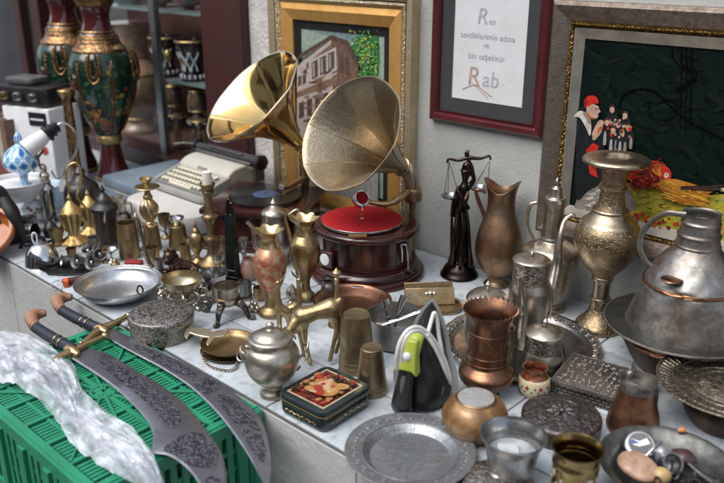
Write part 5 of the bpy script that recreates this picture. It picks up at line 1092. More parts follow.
hp = lambda x, z, d: h0+sd*(x-.026*(1-z/.24))+up_*z*.97+nn*(d*.72)
B().tube([hp(.004, .195, .0), hp(0, .204, .030), hp(0, .19, .062), hp(0, .15, .080), hp(0, .135, .082)], [.016, .019, .021, .021, .020], 16, 5, .72, u0=sd).obj('handle_top', M['lime'], r)
B().tube([hp(0, .136, .082), hp(0, .10, .080), hp(0, .05, .074), hp(0, .016, .055), hp(0, .006, .0)], [.019, .020, .024, .027, .026], 16, 5, .7, u0=sd).obj('handle_grip', M['black'], r)
B().tube([hp(0, .118, .0975), hp(0, .10, .097), hp(0, .07, .0935)], [.004, .007, .004], 8).obj('steam_slot', M['darkgrey'], r)
B().ball(hp(0, .172, .110), (.011, .008), 12, 8, nn).obj('button', M['white'], r)
B().slab([hp(x, z, d) for x, z, d in ((-.013, .206, .088), (.013, .206, .088), (.021, .165, .108), (.031, .120, .104), (.016, .134, .110), (-.016, .134, .110), (-.031, .120, .104), (-.021, .165, .108))], nn*-.03).obj('lime_collar', M['lime'], r, bevel=.004)
B().tube([hp(.026+x, z, -.02) for x, z in ((-.052, .06), (-.045, .03), (-.02, .02), (.02, .02), (.045, .03), (.052, .06))], .003, 8, 6).obj('water_window', M['darkgrey'], r)
mb = B()
mb.tube([Q(b, *p) for p in ((397, 368, .07), (397, 355, .09), (400, 342, .09), (407, 331, .08), (417, 327, .06), (428, 333, .045), (438, 346, .03), (446, 363, .02), (450, 377, .015), (452, 384, .0))], .0046, 10)
mb.tube([Q(b, *p) for p in ((401, 362, .085), (402, 348, .09), (407, 336, .085), (414, 331, .07), (424, 333, .05), (434, 346, .045), (441, 360, .035), (446, 372, .025), (451, 383, .005))], .0046, 10)
mb.tube([Q(b, *p) for p in ((427, 336, .05), (431, 322, .03), (434, 313, .02), (437, 318, .015), (439, 335, .015), (442, 352, .02), (444, 366, .02))], .0046, 10)
mb.obj('cord', M['cord'], r)
q = P(452, 393); B().tube([q+V((0, 0, .045)), q+V((-.002, -.004, .02)), q+V((-.006, -.014, .016)), q+V((-.012, -.03, .015))], [.007, .011, .013, .013], 14).obj('plug', M['white'], r)
q2 = q+V((-.012, -.03, .015)); mb = B()
for k in (-1, 1): mb.tube([q2+V((k*.006, 0, 0)), q2+V((k*.006-.006, -.016, -.002))], .0024, 8, 1)
mb.obj('plug_pin', M['chrome'], r)
# painted tin
cs = [P(278, 390, .058), P(326, 365, .058), P(376, 386, .058), P(319, 412.5, .058)]
c = sum(cs, V())/4; e1 = ((cs[3]-cs[0])+(cs[2]-cs[1]))/2; e2 = ((cs[1]-cs[0])+(cs[2]-cs[3]))/2
ang = math.atan2(e1.y, e1.x); Mt = Matrix.Rotation(ang, 3, 'Z'); b = V((c.x, c.y, 0)); lx, ly = e1.length+.005, e2.length+.005
r = T('painted_tin', 'dark green tin box with a painted figure and red flowers on its lid', 'tin', b)
B().rbox(b+V((0, 0, .0195)), (lx-.004, ly-.004, .039), .022, Mt, 6).obj('box', M['darkpaint'], r)
tl = B().rbox(b+V((0, 0, .048)), (lx, ly, .0175), .022, Mt, 6).obj('lid', M['darkpaint'], r)
mb = B().rbox(b+V((0, 0, .0412)), (lx+.0008, ly+.0008, .0025), .022, Mt, 6); mb.obj('gold_line', metal('gold line', (.6, .45, .25), (.5, .36, .2), (.3, .4)), r)
ptm = [paint(.14, .025, .016, .22), paint(.34, .035, .02, .22), paint(.58, .38, .24, .22), paint(.42, .20, .07, .22), paint(.045, .022, .014, .22), paint(.46, .30, .10, .22), paint(.10, .09, .035, .22)]
tp = lambda x, y, k: b+Mt @ V((x*(lx/2-.022), y*(ly/2-.022), .0571+.00006*k))
B().slab([b+Mt @ V((sx_*(lx/2-.018), sy_*(ly/2-.018), .0568)) for sx_, sy_ in ((-1, -1), (1, -1), (1, 1), (-1, 1))], V((0, 0, .0001))).obj('lid_border', paint(.62, .50, .36, .3), tl)
mb = B(); lay = [0]
def tpoly(k, pts): lay[0] += 1; mb.mat(k).flat([tp(x, y, lay[0]) for x, y in pts])
tpoly(0, [(-1, -1), (1, -1), (1, 1), (-1, 1)])
rnd = random.Random(11)
for i in range(150):
    x, y = rnd.uniform(-.92, .92), rnd.uniform(-.92, .92); q = rnd.uniform(.05, .16); k = rnd.choice([0, 4, 4, 1, 3, 6] if x < 0 or y > 0 else [1, 1, 3, 4, 0])
    tpoly(k, [(max(-1, min(1, x+q*rnd.uniform(.6, 1.3)*math.cos(a))), max(-1, min(1, y+q*rnd.uniform(.6, 1.3)*math.sin(a)))) for a in [t*PI/4 for t in range(8)]])
blob = lambda k, x, y, a_, b__, ro=0: tpoly(k, [(x+a_*math.cos(t)*math.cos(ro)-b__*math.sin(t)*math.sin(ro), y+a_*math.cos(t)*math.sin(ro)+b__*math.sin(t)*math.cos(ro)) for t in [q*PI/7 for q in range(14)]])
blob(4, -.1, .42, .24, .2); blob(3, .15, -.1, .75, .5, -.3); blob(5, .2, -.05, .5, .3, -.4); blob(2, -.08, .34, .13, .17, .4); blob(2, .05, .02, .16, .32, .7); blob(2, .30, -.12, .32, .09, -.5); blob(2, -.22, .02, .09, .32, -.4); blob(5, .62, .30, .34, .22, .4); blob(3, .60, .28, .25, .14, .4)
blob(1, -.1, -.35, .28, .22, .3); blob(1, .2, -.5, .3, .2); blob(5, -.45, -.25, .16, .12); blob(3, -.3, -.55, .24, .16); blob(2, -.05, -.62, .2, .08, .2); blob(1, -.62, .3, .2, .16); blob(1, -.1, .0, .1, .1); blob(1, .35, .1, .1, .08)
mb.obj('lid_picture', ptm, tl, 60)
mb = B()
for i in range(22):
    for f_, lim, yy in ((0, lx, -ly/2+.0016), (1, ly, lx/2-.0016)):
        x = -lim/2+.03+(lim-.06)*i/21; p_ = V((x, yy, .020+.002*math.sin(i*1.7))) if f_ == 0 else V((yy, x, .020+.002*math.sin(i*1.7)))
        mb.ball(b+Mt @ p_, (.0026, .0016), 6, 5, (rnd.uniform(-1, 1), rnd.uniform(-1, 1), 1))
mb.obj('gold_garland', MATS['gold line'], r)
# ------------------------------------------------------------------ right half of the counter
b = P(459, 275); u = px(b); r = T('justice_statuette', 'black bronze statuette of a blindfolded woman holding scales against the wall', 'statuette', b)
B().lathe(b, smooth(prof(b, [(275, 19), (275, 19), (273, 19), (270, 17), (266, 15), (262, 11), (259, 9), (258, 0)])), 36).obj('base', M['bronze'], r)
skin('body', qs(b, dict(hip=((460, 222), 7.28), w=((461, 210), 5.88), ch=((463, 196), 7.56), sh=((464, 188), 6.44), nk=((465, 181), 3.08), hd=((466, 172), 6.16), tp=((466.5, 166), 5.04),
    k=((459, 240), 7.28), sk=((458, 252), 9.24), ft=((457, 262), 11.76), ll=((464, 240), 6.16), l2=((466, 254), 7.56), l3=((467, 263), 8.40),
    ls=((469, 187), 3.64), le=((474, 180), 2.80), lh=((472, 167), 2.24), lt=((468.5, 160), 2.24), rs=((459, 189), 3.64), re=((453.5, 203), 2.80), rh=((452, 216), 2.24)))
    , [('hip', 'w'), ('w', 'ch'), ('ch', 'sh'), ('sh', 'nk'), ('nk', 'hd'), ('hd', 'tp'), ('hip', 'k'), ('k', 'sk'), ('sk', 'ft'), ('hip', 'll'), ('ll', 'l2'), ('l2', 'l3'), ('sh', 'ls'), ('ls', 'le'), ('le', 'lh'), ('lh', 'lt'), ('sh', 'rs'), ('rs', 're'), ('re', 'rh')], M['bronze'], r, sc=.82)
mb = B()
for pts in (((457, 214, .03), (455, 230, .05), (453, 250, .05), (452, 264, .04)), ((462, 212, .03), (463, 230, .05), (461, 250, .06), (460, 266, .05)), ((466, 206, .02), (468, 225, .04), (469, 246, .045), (470, 266, .04)), ((468, 192, .02), (463, 204, .04), (457, 212, .03)), ((459, 192, .03), (464, 202, .04), (468, 208, .02))):
    mb.tube([Q(b, *p) for p in pts], [.005, .007, .008, .009][:len(pts)], 8)
mb.obj('robe_fold', M['bronze'], r)
mb = B(); mb.ball(Q(b, 463.8, 172.8, .022), .0045, 8, 6); mb.ring(Q(b, 466, 170.5, .0), (0, .1, 1), 4.6*u, .0035, 24, 6); mb.ball(Q(b, 467, 167, -.008), 4.6*u, 12, 8); mb.obj('face_and_blindfold', M['bronze'], r)
B().tube([Q(b, 452, 214, .01), Q(b, 451.5, 240, .02), Q(b, 451, 268, .02)], [.004, .005, .002], 8).obj('sword', M['bronze'], r)
B().tube([Q(b, 447, 163), Q(b, 449, 159), Q(b, 458, 160.5), Q(b, 468, 158), Q(b, 480, 158.5), Q(b, 489, 156), Q(b, 490.5, 160)], [.003, .004, .005, .007, .005, .004, .003], 10).obj('beam', M['bronze'], r)
B().tube([Q(b, 467.5, 158), Q(b, 467, 153), Q(b, 469, 150)], [.006, .008, .002], 8).obj('finial', M['bronze'], r)
for x, x2, y in ((449, 450.5, 195), (489.5, 479, 187)):
    p = Q(b, x2, y, .01); mb = B()
    mb.lathe(p, shell([(p.z-.016, .001), (p.z-.014, .014), (p.z-.008, .026), (p.z, .032)], .0025), 24)
    for k in range(3): a = 2*PI*k/3+.4; mb.tube([Q(b, x, 161), p+V((.030*math.cos(a), .030*math.sin(a), 0))], .0013, 6, 1)
    mb.obj('scale_pan', M['steel'], r)
# copper jug
r, b = pot('copper_jug', 'tarnished copper jug with flared lip standing against the wall', 'jug', (496, 285), [(285, 12), (285, 12), (283, 12.5), (280, 9), (276, 9.5), (270, 14.5), (262, 19.5), (253, 22.8), (244, 23.3), (233, 21.5), (222, 18), (212, 14.5), (204, 13.2), (197, 13.4), (190, 15), (185, 17)], M['jugcopper'], 0, .7, mod=lambda a, f, t, q: (q*(1+.10*max(0, (1-abs(f-.5)*6))*(math.cos(2*(a-.4)))), t+.02*max(0, (1-abs(f-.5)*8))*math.cos(2*(a-.4))))
wire('handle', r, b, [(487, 224), (483, 212), (478, 199), (476, 191), (480, 190), (486, 193)], [1.6, 2, 2, 1.6, 1.4, 1.4], M['oldcopper'])
# tall silver ewer
r, b = pot('ewer', 'tall slim necked silver ewer with a curved spout before the rooster painting', 'ewer', (546, 307), [(307, 19), (307, 19.5), (304, 19), (301, 16), (296, 19), (286, 23), (272, 26), (260, 28.5), (252, 28.5), (247, 25), (243, 18), (240.5, 12), (239, 11)], M['silver'])
turned('neck', r, b, [(239.5, 11.4), (238, 11.2), (236, 10.4), (236, 10.4), (212, 10), (206, 10), (206, 10.8), (204, 10.8)], M['silver'])
turned('lid', r, b, [(204, 11), (201, 11.2), (198, 10.5), (197, 9.6), (197, 7.6), (194, 6.5), (190, 5.6), (188, 5.5), (186, 3), (183, 2.6), (180, 1.8), (177, 0)], M['silver'])
wire('spout', r, b, [(553, 284, .08), (557, 266, .11), (558.5, 248, .11), (561, 232, .10), (565, 220, .08), (572, 215, .07), (574, 217, .07)], [6, 5, 3.4, 2.6, 2.2, 2, 2], M['silver'])
wire('handle', r, b, [(537, 203), (531, 205), (527.5, 213), (527, 224), (530, 233), (535, 240)], 1.5, M['silver'], flat=1.4)
# copper lidded pot and silver pots on the round tray
b = P(520, 347); u = px(b); r = T('round_tray', 'large round silver tray with a broad embossed rim under the silver pots', 'tray', b)
B().rev(b, (0, 0, 1), smooth([(0, 0.0), (0, 66*u), (0, 66*u), (.003, 68*u), (.012, 72*u), (.016, 77*u), (.018, 78.5*u)], 3)+[(.020, 78.5*u), (.019, 77*u), (.015, 71.5*u), (.006, 67*u), (.003, 65*u), (.003, 0)], 96, mod=lambda a, f, t, q: q*(1+(.008*math.cos(24*a) if q > 74*u else 0))).obj('tray', M['steel'], r)
mb = B()
for k in range(40):
    a = 2*PI*k/40; rr_ = 72.2*u; c = b+V((rr_*math.cos(a), rr_*math.sin(a), .016)); t = V((-math.sin(a), math.cos(a), .0)); d = V((math.cos(a), math.sin(a), .25))
    mb.tube([c-t*.011-d*.008, c-t*.004+d*.007, c+t*.005+d*.004, c+t*.003-d*.006, c-t*.002-d*.003], [.0018, .003, .0035, .003, .002], 6, 3)
    mb.ball(c+t*.009+d*.006, (.004, .003), 6, 5); mb.ball(c-t*.009+d*.009, (.003, .003), 6, 5)
mb.obj('embossed_rim', M['engpewter'], r)
TZ = .0035
def finial(r, b, y0, k, m): turned('finial', r.children[-1], b, [(y0, 3*k), (y0-2*k, 1.4*k), (y0-4*k, 3.2*k), (y0-6.5*k, 3.4*k), (y0-8.5*k, 1.8*k), (y0-10.5*k, 0)], m, off=(0, 0, 0))
r, b = pot('silver_pot', 'silver lidded pot partly hidden behind the crimped copper vase', 'pot', (484, 352), [(352, 15), (352, 15), (349, 16), (340, 19), (328, 21), (316, 21.5), (308, 20), (303, 18.8), (300, 19), (299, 20)], M['silver'], TZ)
turned('lid', r, b, [(300, 21), (298.5, 21.2), (296, 20), (292, 15), (290, 8), (289, 3), (289, 0)], M['silver']); finial(r, b, 290, .9, M['silver'])
r, b = pot('teapot', 'tall silver teapot with straight spout and pierced collar on the round tray', 'teapot', (525, 343), [(343, 16), (343, 16.5), (340, 17), (330, 18.5), (315, 19.5), (300, 20.3), (290, 20.3), (285, 19), (281, 17.5), (279.5, 17.5)], M['silver'], TZ)
turned('collar', r, b, [(279.5, 17.6), (279, 17.8), (279, 17.8), (262, 18.2), (262, 18.2), (261, 18.6)], M['engsilver'])
turned('lid', r, b, [(261, 19), (259.5, 19), (258, 17), (256.5, 12), (256, 5), (255.5, 0)], M['silver'])
finial(r, b, 257, .6, M['silver'])
wire('spout', r, b, [(523, 313, .035), (521.5, 304, .055), (520.5, 292, .062), (520, 283, .065), (519, 277, .068)], [6, 5, 3.4, 2.6, 2.6], M['silver'])
wire('handle', r, b, [(541, 284, -.02), (548, 282, -.03), (551, 296, -.03), (549, 314, -.03), (542, 322, -.02)], 1.8, M['silver'])
r, b = pot('sugar_bowl', 'low silver sugar bowl with knobbed lid at the front of the round tray', 'bowl', (541, 370), [(370, 15), (370, 15.5), (367, 17), (362, 20), (357, 20.6), (352, 19.5), (349, 18.2)], M['silver'], TZ)
turned('collar', r, b, [(349, 18.2), (348, 18.4), (348, 18.4), (336, 18.8), (335, 19)], M['engsilver'])
turned('lid', r, b, [(335, 19.6), (333.5, 19.8), (331.5, 18.5), (328, 12), (326, 5), (325.5, 0)], M['silver']); finial(r, b, 327, .85, M['silver'])
wire('handle', r, b, [(558, 344, -.02), (564, 346, -.03), (564, 356, -.03), (558, 360, -.02)], 1.5, M['silver'])
r, b = pot('creamer', 'narrow silver creamer between the copper vase and the teapot', 'creamer', (503, 366), [(366, 9), (366, 9), (363, 10), (352, 10.5), (342, 10), (336, 8.6), (330, 8.8), (327, 9.6)], M['silver'], TZ, .5)
# crimped copper vase
r, b = pot('copper_vase', 'brown copper vase with crimped flaring rim and bulging foot', 'vase', (485, 394), [(394, 13.5), (394, 14), (392, 14), (389, 13), (386, 16), (381, 23), (375, 27.5), (370, 27.5), (366, 23.5), (363, 19.6), (358, 19.4), (340, 19.6), (326, 20.2), (318, 22), (312, 25.5), (308.5, 28)], metal('red brown copper', (.29, .15, .09), (.18, .10, .065), (.32, .46), ('brush', 10, .0003)), 0, .9, seg=96, mod=lambda a, f, t, q: (q*(1+.035*max(0, 1-abs(f-.5)*14)*math.cos(32*a)), t+.006*max(0, 1-abs(f-.5)*14)*math.cos(32*a)))
mb = B(); rnd = random.Random(2); u = px(b)
for y in (330, 352, 359): z = zat(b, y); mb.ring((b.x, b.y, z), (0, 0, 1), 19.9*px(V((b.x, b.y, z))), .0016, 48, 6)
for k in range(14):
    a = -2.2+k*.32; z0_, z1_ = zat(b, 350), zat(b, 334); pts = []
    for i in range(7): f = i/6; aa_ = a+.10*math.sin(f*7+k); pts.append(V((b.x+.0475*math.cos(aa_), b.y+.0475*math.sin(aa_), z0_+(z1_-z0_)*f)))
    mb.tube(pts, .0017, 6, 2)
mb.obj('worked_band', MATS['red brown copper'], r)
# ceramic pot
r, b = pot('ceramic_pot', 'tiny cream pot with red flowers and a copper coloured neck', 'pot', (533, 394), [(394, 10), (394, 10.5), (392, 12), (388, 15), (383, 16), (378, 15.5), (375.5, 14)], surf('cream glaze', (.58, .52, .34), (.50, .43, .27), (.12, .22), 0, 12, None, None, .4))
turned('neck', r, b, [(375.6, 14.1), (373, 12.2), (371, 11.2), (369, 11.4), (366.5, 12.6)], surf('copper lustre glaze', (.24, .075, .03), (.16, .05, .025), (.12, .2), .35, 14, None, None, .4), opening=.8)
mb = B(); u = px(b); mt = [paint(.34, .05, .045, .2), paint(.05, .10, .04, .2), paint(.05, .04, .03, .2)]
for i in range(15):
    a = -2.3+i*.21+.0; z = zat(b, 383+(2 if i % 2 else -1.5)); rr_ = 16.1*px(V((b.x, b.y, z)))
    c = V((b.x+rr_*math.cos(a), b.y+rr_*math.sin(a), z)); mb.mat([0, 1, 2, 1][i % 4])
    for k in range(4 if i % 4 == 0 else 1): an = k*PI/2; mb.ball(c+V((-math.sin(a)*math.cos(an), math.cos(a)*math.cos(an), math.sin(an)))*.003, (.0022, .0032), 6, 5)
mb.obj('painted_flower', mt, r)
# relief casket
c4 = [P(550, 379, .042), P(573, 353, .042), P(661, 377, .042), P(637, 405, .042)]
c = sum(c4, V())/4; e1 = ((c4[3]-c4[0])+(c4[2]-c4[1]))/2; e2 = ((c4[1]-c4[0])+(c4[2]-c4[3]))/2; Mb = Matrix.Rotation(math.atan2(e1.y, e1.x), 3, 'Z'); lx, ly = e1.length, e2.length
b = V((c.x, c.y, 0)); r = T('casket', 'flat silver casket with a carved crowd on its lid and brick patterned sides', 'casket', b)
relief_base = metal('worn casket silver', (.36, .33, .31), (.26, .24, .22), (.36, .5))
brickm, nt, pr = nodes('brick chased silver'); bt = N(nt, 'ShaderNodeTexBrick', i_Scale=30.0); bt.inputs['Mortar Size'].default_value = .06; bt.inputs['Color1'].default_value = (.30, .28, .26, 1); bt.inputs['Color2'].default_value = (.24, .22, .2, 1); bt.inputs['Mortar'].default_value = (.05, .045, .04, 1)
tcx = N(nt, 'ShaderNodeTexCoord'); mp = N(nt, 'ShaderNodeMapping'); mp.inputs['Rotation'].default_value = (PI/2, 0, 0); nt.links.new(tcx.outputs['Object'], mp.inputs[0]); nt.links.new(mp.outputs[0], bt.inputs[0])
nt.links.new(bt.outputs[0], pr.inputs['Base Color']); pr.inputs['Metallic'].default_value = 1; pr.inputs['Roughness'].default_value = .4
bb = N(nt, 'ShaderNodeBump'); bb.inputs['Strength'].default_value = .6; bb.inputs['Distance'].default_value = .002; bb.invert = True; nt.links.new(bt.outputs[1], bb.inputs['Height']); nt.links.new(bb.outputs[0], pr.inputs['Normal'])
B().rbox(b+V((0, 0, .018)), (lx-.004, ly-.004, .029), .003, Mb).obj('box', brickm, r)
cl = B().rbox(b+V((0, 0, .0375)), (lx, ly, .0095), .003, Mb).obj('lid', relief_base, r)
relief = metal('carved relief silver', (.44, .40, .37), (.34, .31, .29), (.38, .52), ('noise', 160, .0006), (.26, .24, .22)); mb = B(); rnd = random.Random(9)
for i in range(12):
    for j in range(6):
        x = -lx/2+.012+(lx-.024)*(i+.5)/12+rnd.uniform(-.005, .005); y = -ly/2+.012+(ly-.024)*(j+.5)/6+rnd.uniform(-.005, .005); c = b+Mb @ V((x, y, .0425))
        mb.ball(c, (rnd.uniform(.004, .0065), .0014), 8, 6); mb.ball(c+Mb @ V((rnd.uniform(-.003, .003), .0075, 0)), (.003, .0014), 8, 6); mb.tube([c, c+Mb @ V((rnd.uniform(-.009, .009), rnd.uniform(-.01, .004), .001))], [.0022, .0014], 6, 1)
mb.obj('lid_relief', relief, cl)
mb = B()
for k in range(34):
    for s_ in (-1, 1): mb.ball(b+Mb @ V((-lx/2+.003+(lx-.006)*k/33, s_*(ly/2-.004), .0435)), .0026, 6, 4)
for k in range(18):
    for s_ in (-1, 1): mb.ball(b+Mb @ V((s_*(lx/2-.004), -ly/2+.006+(ly-.012)*k/17, .0435)), .0026, 6, 4)
mb.obj('beaded_edge', relief, cl)
for sx_ in (-1, 1):
    for sy_ in (-1, 1): B().ball(b+Mb @ V((sx_*(lx/2-.008), sy_*(ly/2-.008), .0035)), (.007, .0034), 10, 6).obj('foot', M['silver'], r)
# large vase
r, b = pot('large_vase', 'tall engraved brass and silver vase with wide flat rim before the rooster painting', 'vase', (597, 328), [(328, 21.5), (328, 22), (325, 22.3), (322, 21), (317, 16), (312, 12), (308, 10)], M['engbrass'], seg=56)
turned('stem', r, b, [(308, 10), (304, 9), (300, 8.8), (299, 10.2), (297, 10.2), (296, 8.4), (286, 8.4), (280, 9.2), (279, 10.5), (277, 10.5), (276, 10)], M['palebrass'])
turned('belly', r, b, [(276, 10), (272, 13), (266, 19), (260, 24.5), (252, 29.5), (244, 32.2), (236, 32.8), (229, 31.5), (223.5, 28.5)], M['engbrass'], seg=56)
turned('shoulder', r, b, [(223.5, 28.6), (221, 27), (217, 22), (213, 18.5), (211, 17.5), (210, 18), (208.5, 17)], M['palebrass'])
turned('neck', r, b, [(208.5, 15.5), (203, 13.4), (196, 12.2), (190, 12), (189, 13.4), (187, 13.4), (186, 12), (178, 12.3), (170, 13.4), (166, 14.4)], M['engbrass'])
pz = smooth(prof(b, [(166, 14.4), (165, 17), (163.5, 25), (162.5, 31), (161.5, 33), (161.5, 33), (159.5, 33.2), (159.5, 33.2), (157.5, 31), (156, 24), (155.5, 17), (156, 14), (156, 14), (162, 12), (168, 11), (172, 0)]))
B().lathe(b, pz, 64).obj('flange', M['palebrass'], r)
# basin and cone vessel
bz = P(682, 322, .125); b = V((bz.x, bz.y-.01, 0)); u = dep(bz)/F; r = T('copper_basin', 'wide tinned copper basin with dark underside beneath the cone shaped vessel', 'basin', b)
B().lathe(b, shell(smooth([(0, 36*u), (.004, 38*u), (.03, 45*u), (.07, 53*u), (.105, 59*u), (.117, 66*u), (.122, 72*u), (.126, 73.5*u)]), .003), 64).obj('bowl', MATS['dark copper'], r)
B().lathe(b, smooth([(.127, 73.8*u), (.129, 73*u), (.124, 66*u), (.112, 58.6*u), (.108, 57.5*u)]), 64).obj('tinned_lining', M['darktin'], r)
B().ring((b.x, b.y, .1275), (0, 0, 1), 73.4*u, .0032, 80, 8).obj('rolled_rim', M['tinned'], r)
cz = V((b.x+.012, b.y, .108)); r = T('cone_vessel', 'big tinned copper cone shaped vessel with a straight neck standing in the basin', 'vessel', cz)
dent = lambda a, f, t, q: q*(1+.012*math.sin(3*a+1)+.010*math.sin(5*a+9*f)+.006*math.sin(11*a-14*f))
B().lathe(cz, smooth(prof(cz, [(336, 55), (336, 57.5), (331, 58.5), (322, 57.5), (310, 54), (296, 50), (286, 47), (283, 46)])), 72, dent).obj('body', M['tinned'], r)
B().lathe(cz, smooth(prof(cz, [(283.2, 46), (282, 46.9), (280.5, 46.8), (279.2, 45.4)])), 72, dent).obj('copper_seam', M['oldcopper'], r)
B().lathe(cz, smooth(prof(cz, [(279.5, 45.5), (276, 44), (268, 39), (258, 32), (250, 25), (246, 22)])), 72, dent).obj('shoulder', M['tinned'], r)
B().lathe(cz, shell(smooth(prof(cz, [(246, 22), (244, 22.4), (243, 21.4), (236, 20.2), (235, 21.2), (233.5, 21.2), (232, 19.6), (224, 18.6), (223, 19.4), (221.5, 19.4), (220, 18.2), (215, 17.8), (213, 18.8)])), .002), 48).obj('neck', M['tinned'], r)
B().lathe(cz, smooth(prof(cz, [(337, 57), (336.5, 59.6), (334.5, 60), (333, 58.6)])), 72, dent).obj('base_band', M['copper'], r)
wire('handle', r, cz, [(686, 215, .02), (678, 214, .02), (668, 213, .02), (655, 219, .01), (643, 232), (640, 246), (645, 260), (651, 267)], [2.2, 1.8, 1.8, 1.8, 1.8, 1.8, 2, 2.6], M['tinned'], flat=1.5)
mb = B(); q = Q(cz, 672, 279.5, 46*px(cz)*.98-.020); mb.ball(q, (.027, .005), 24, 10, (0, 0, 1)); mb.obj('copper_patch', M['oldcopper'], r)
# brazier tray on its pot
t0 = P(730, 386, .10); b = V((t0.x, t0.y, 0)); u = dep(t0)/F
r = T('brazier_pot', 'dark round copper pot carrying the big chased tray at the right edge', 'pot', b)
B().lathe(b, shell(smooth([(0, 28*u), (.004, 32*u), (.03, 40*u), (.06, 42*u), (.085, 38*u), (.089, 36*u)]), .003), 48).obj('body', MATS['dark copper'], r)
c = V((b.x, b.y, .089)); r = T('chased_tray', 'big round chased brass tray with pierced centre at the right picture edge', 'tray', c)
trm = metal('chased dull brass', (.36, .31, .245), (.26, .22, .175), (.36, .5), ('scroll', 70, .0008), (.17, .145, .115))
B().lathe(c, [(.0895+z, q*u) for z, q in smooth([(0, 30), (.002, 40), (.006, 52), (.012, 62), (.017, 69), (.019, 70.5), (.021, 70.5), (.0205, 69), (.015, 62), (.009, 52), (.006, 41), (.0055, 40), (.004, 38), (.004, 33), (.010, 28), (.016, 18), (.017, 0)], 3)], 96).obj('plate', trm, r)
mb = B()
for q, h in ((69.6, .0205), (54, .0105), (40, .0065), (30, .009)): mb.ring((c.x, c.y, .0895+h), (0, 0, 1), q*u, .0022, 80, 6)
for k in range(60):
    a = 2*PI*k/60; d = V((math.cos(a), math.sin(a), 0)); mb.tube([V((c.x, c.y, .0895))+d*(56*u)+V((0, 0, .012)), V((c.x, c.y, .0895))+d*(61*u)+V((0, 0, .0155)), V((c.x, c.y, .0895))+d*(67*u)+V((0, 0, .0195))], [.002, .0035, .002], 6, 2)
mb.obj('fluted_rim', trm, r)
mb = B()
for ringr, n_ in ((10, 6), (18, 10), (25, 14)):
    for k in range(n_):
        a = 2*PI*k/n_+ringr; d = V((math.cos(a), math.sin(a), 0)); zc = .0895+.0182-.0078*max(0, (ringr-16)/10)
        mb.rev(V((c.x, c.y, zc))+d*(ringr*u), (0, 0, 1), [(0, .0045), (.0006, .0045), (.0006, 0)], 10)
mb.obj('pierced_hole', M['black'], r)
# dark round lidded box with flower
r, b = pot('round_box', 'round dark chased box with a flower rosette on its lid, beside the casket', 'box', (560, 430), [(430, 36), (430, 38), (427, 39), (419, 39), (418, 38)], metal('dark chased silver', (.24, .215, .21), (.16, .145, .145), (.36, .5), ('scroll', 85, .0010), (.10, .09, .09)), seg=56)
dk = MATS['dark chased silver']
turned('lid', r, b, [(418, 39.5), (415, 39.3), (412.5, 37), (411.5, 32), (410, 20), (409, 0)], dk, seg=56)
mb = B(); z = zat(b, 409.5); u = px(b)
for k in range(8):
    a = 2*PI*k/8; d = V((math.cos(a), math.sin(a), 0)); mb.tube([V((b.x, b.y, z))+d*(3*u)+V((.0, 0, .001)), V((b.x, b.y, z))+d*(9*u)+V((0, 0, .002)), V((b.x, b.y, z))+d*(16*u)-V((0, 0, .001))], [.002, .007, .002], 8, 4, .5)
mb.ball((b.x, b.y, z+.001), (.007, .004), 10, 6); mb.ring((b.x, b.y, z-.0005), (0, 0, 1), 19*u, .002, 40, 6); mb.obj('rosette', dk, r)
# copper creamer
r, b = pot('copper_creamer', 'small brown copper pitcher with tinned rim and thumb piece', 'pitcher', (632, 429), [(429, 23), (429, 24), (426, 25.5), (421, 25.6), (412, 23.5), (402, 20.5), (393, 18.4), (387, 18)], metal('orange brown copper', (.34, .18, .105), (.24, .13, .08), (.36, .48)))
turned('tinned_rim', r, b, [(387.2, 18.3), (384, 18), (381, 18.6), (379, 19)], M['tinned'], opening=.7, mod=lambda a, f, t, q: (q*(1+.12*max(0, math.cos(a+.5))**8), t+.002*math.cos(2*a)))
turned('inner_floor', r, b, [(390, 17), (390, 17), (389.9, 0)], M['tinned'])
wire('thumb_piece', r, b, [(627, 382, -.03), (629, 375, -.034), (633, 371, -.034), (634, 366, -.034), (634, 361, -.034)], [3.5, 4.4, 3, 2, .8], M['tinned'])
wire('handle', r, b, [(634, 378, -.045), (646, 377, -.06), (655, 386, -.06), (656, 402, -.055), (650, 414, -.04)], 1.8, M['oldcopper'])
# bowl with trinkets
b0 = P(668, 463, .06); b = V((b0.x, b0.y, 0)); u = dep(b0)/F; bowl = b
r = T('pewter_dish', 'dark scalloped pewter dish full of trinkets in the lower right corner', 'dish', b)
B().lathe(b, shell(smooth([(0, 34*u), (.003, 38*u), (.02, 48*u), (.04, 55*u), (.05, 60*u), (.056, 64*u), (.059, 67.5*u)]), .003), 96, mod=lambda a, f, t, q: q*(1+(.012*abs(math.cos(14*a)) if t > .045 else 0))).obj('dish', metal('dark worn pewter', (.21, .215, .205), (.12, .125, .12), (.38, .55), ('hammer', 55, .0006)), r)
def B0(x, y, z): return P(x, y, z)
o = T('oval_stone', 'oval pinkish stone brooch lying in the scalloped dish', 'stone', B0(638, 466, .03)); c = B0(638, 466, .045)
B().rev(c, (.15, -.25, 1), [(.012*math.sin(t), .043*math.cos(t)) for t in [-PI/2+PI*k/14 for k in range(15)]], 40, mod=lambda a, f, t, q: q*(1-.22*abs(math.sin(a+.6))**2)).obj('stone', surf('pink beige marble', (.40, .26, .18), (.26, .15, .10), (.3, .45), 0, 60), o)
o = T('pocket_watch', 'steel pocket watch with white face leaning in the scalloped dish', 'watch', B0(640, 446, .03)); c = B0(640, 445, .05); n_ = V((.15, -.45, .8)).normalized()
B().rev(c, n_, smooth([(-.008, .012), (-.006, .028), (.0, .033), (.006, .030), (.007, .026)]), 36).obj('case', M['chrome'], o)
B().rev(c+n_*.0065, n_, [(0, .025), (.001, .025), (.001, 0)], 32).obj('dial', M['darkgrey'], o)
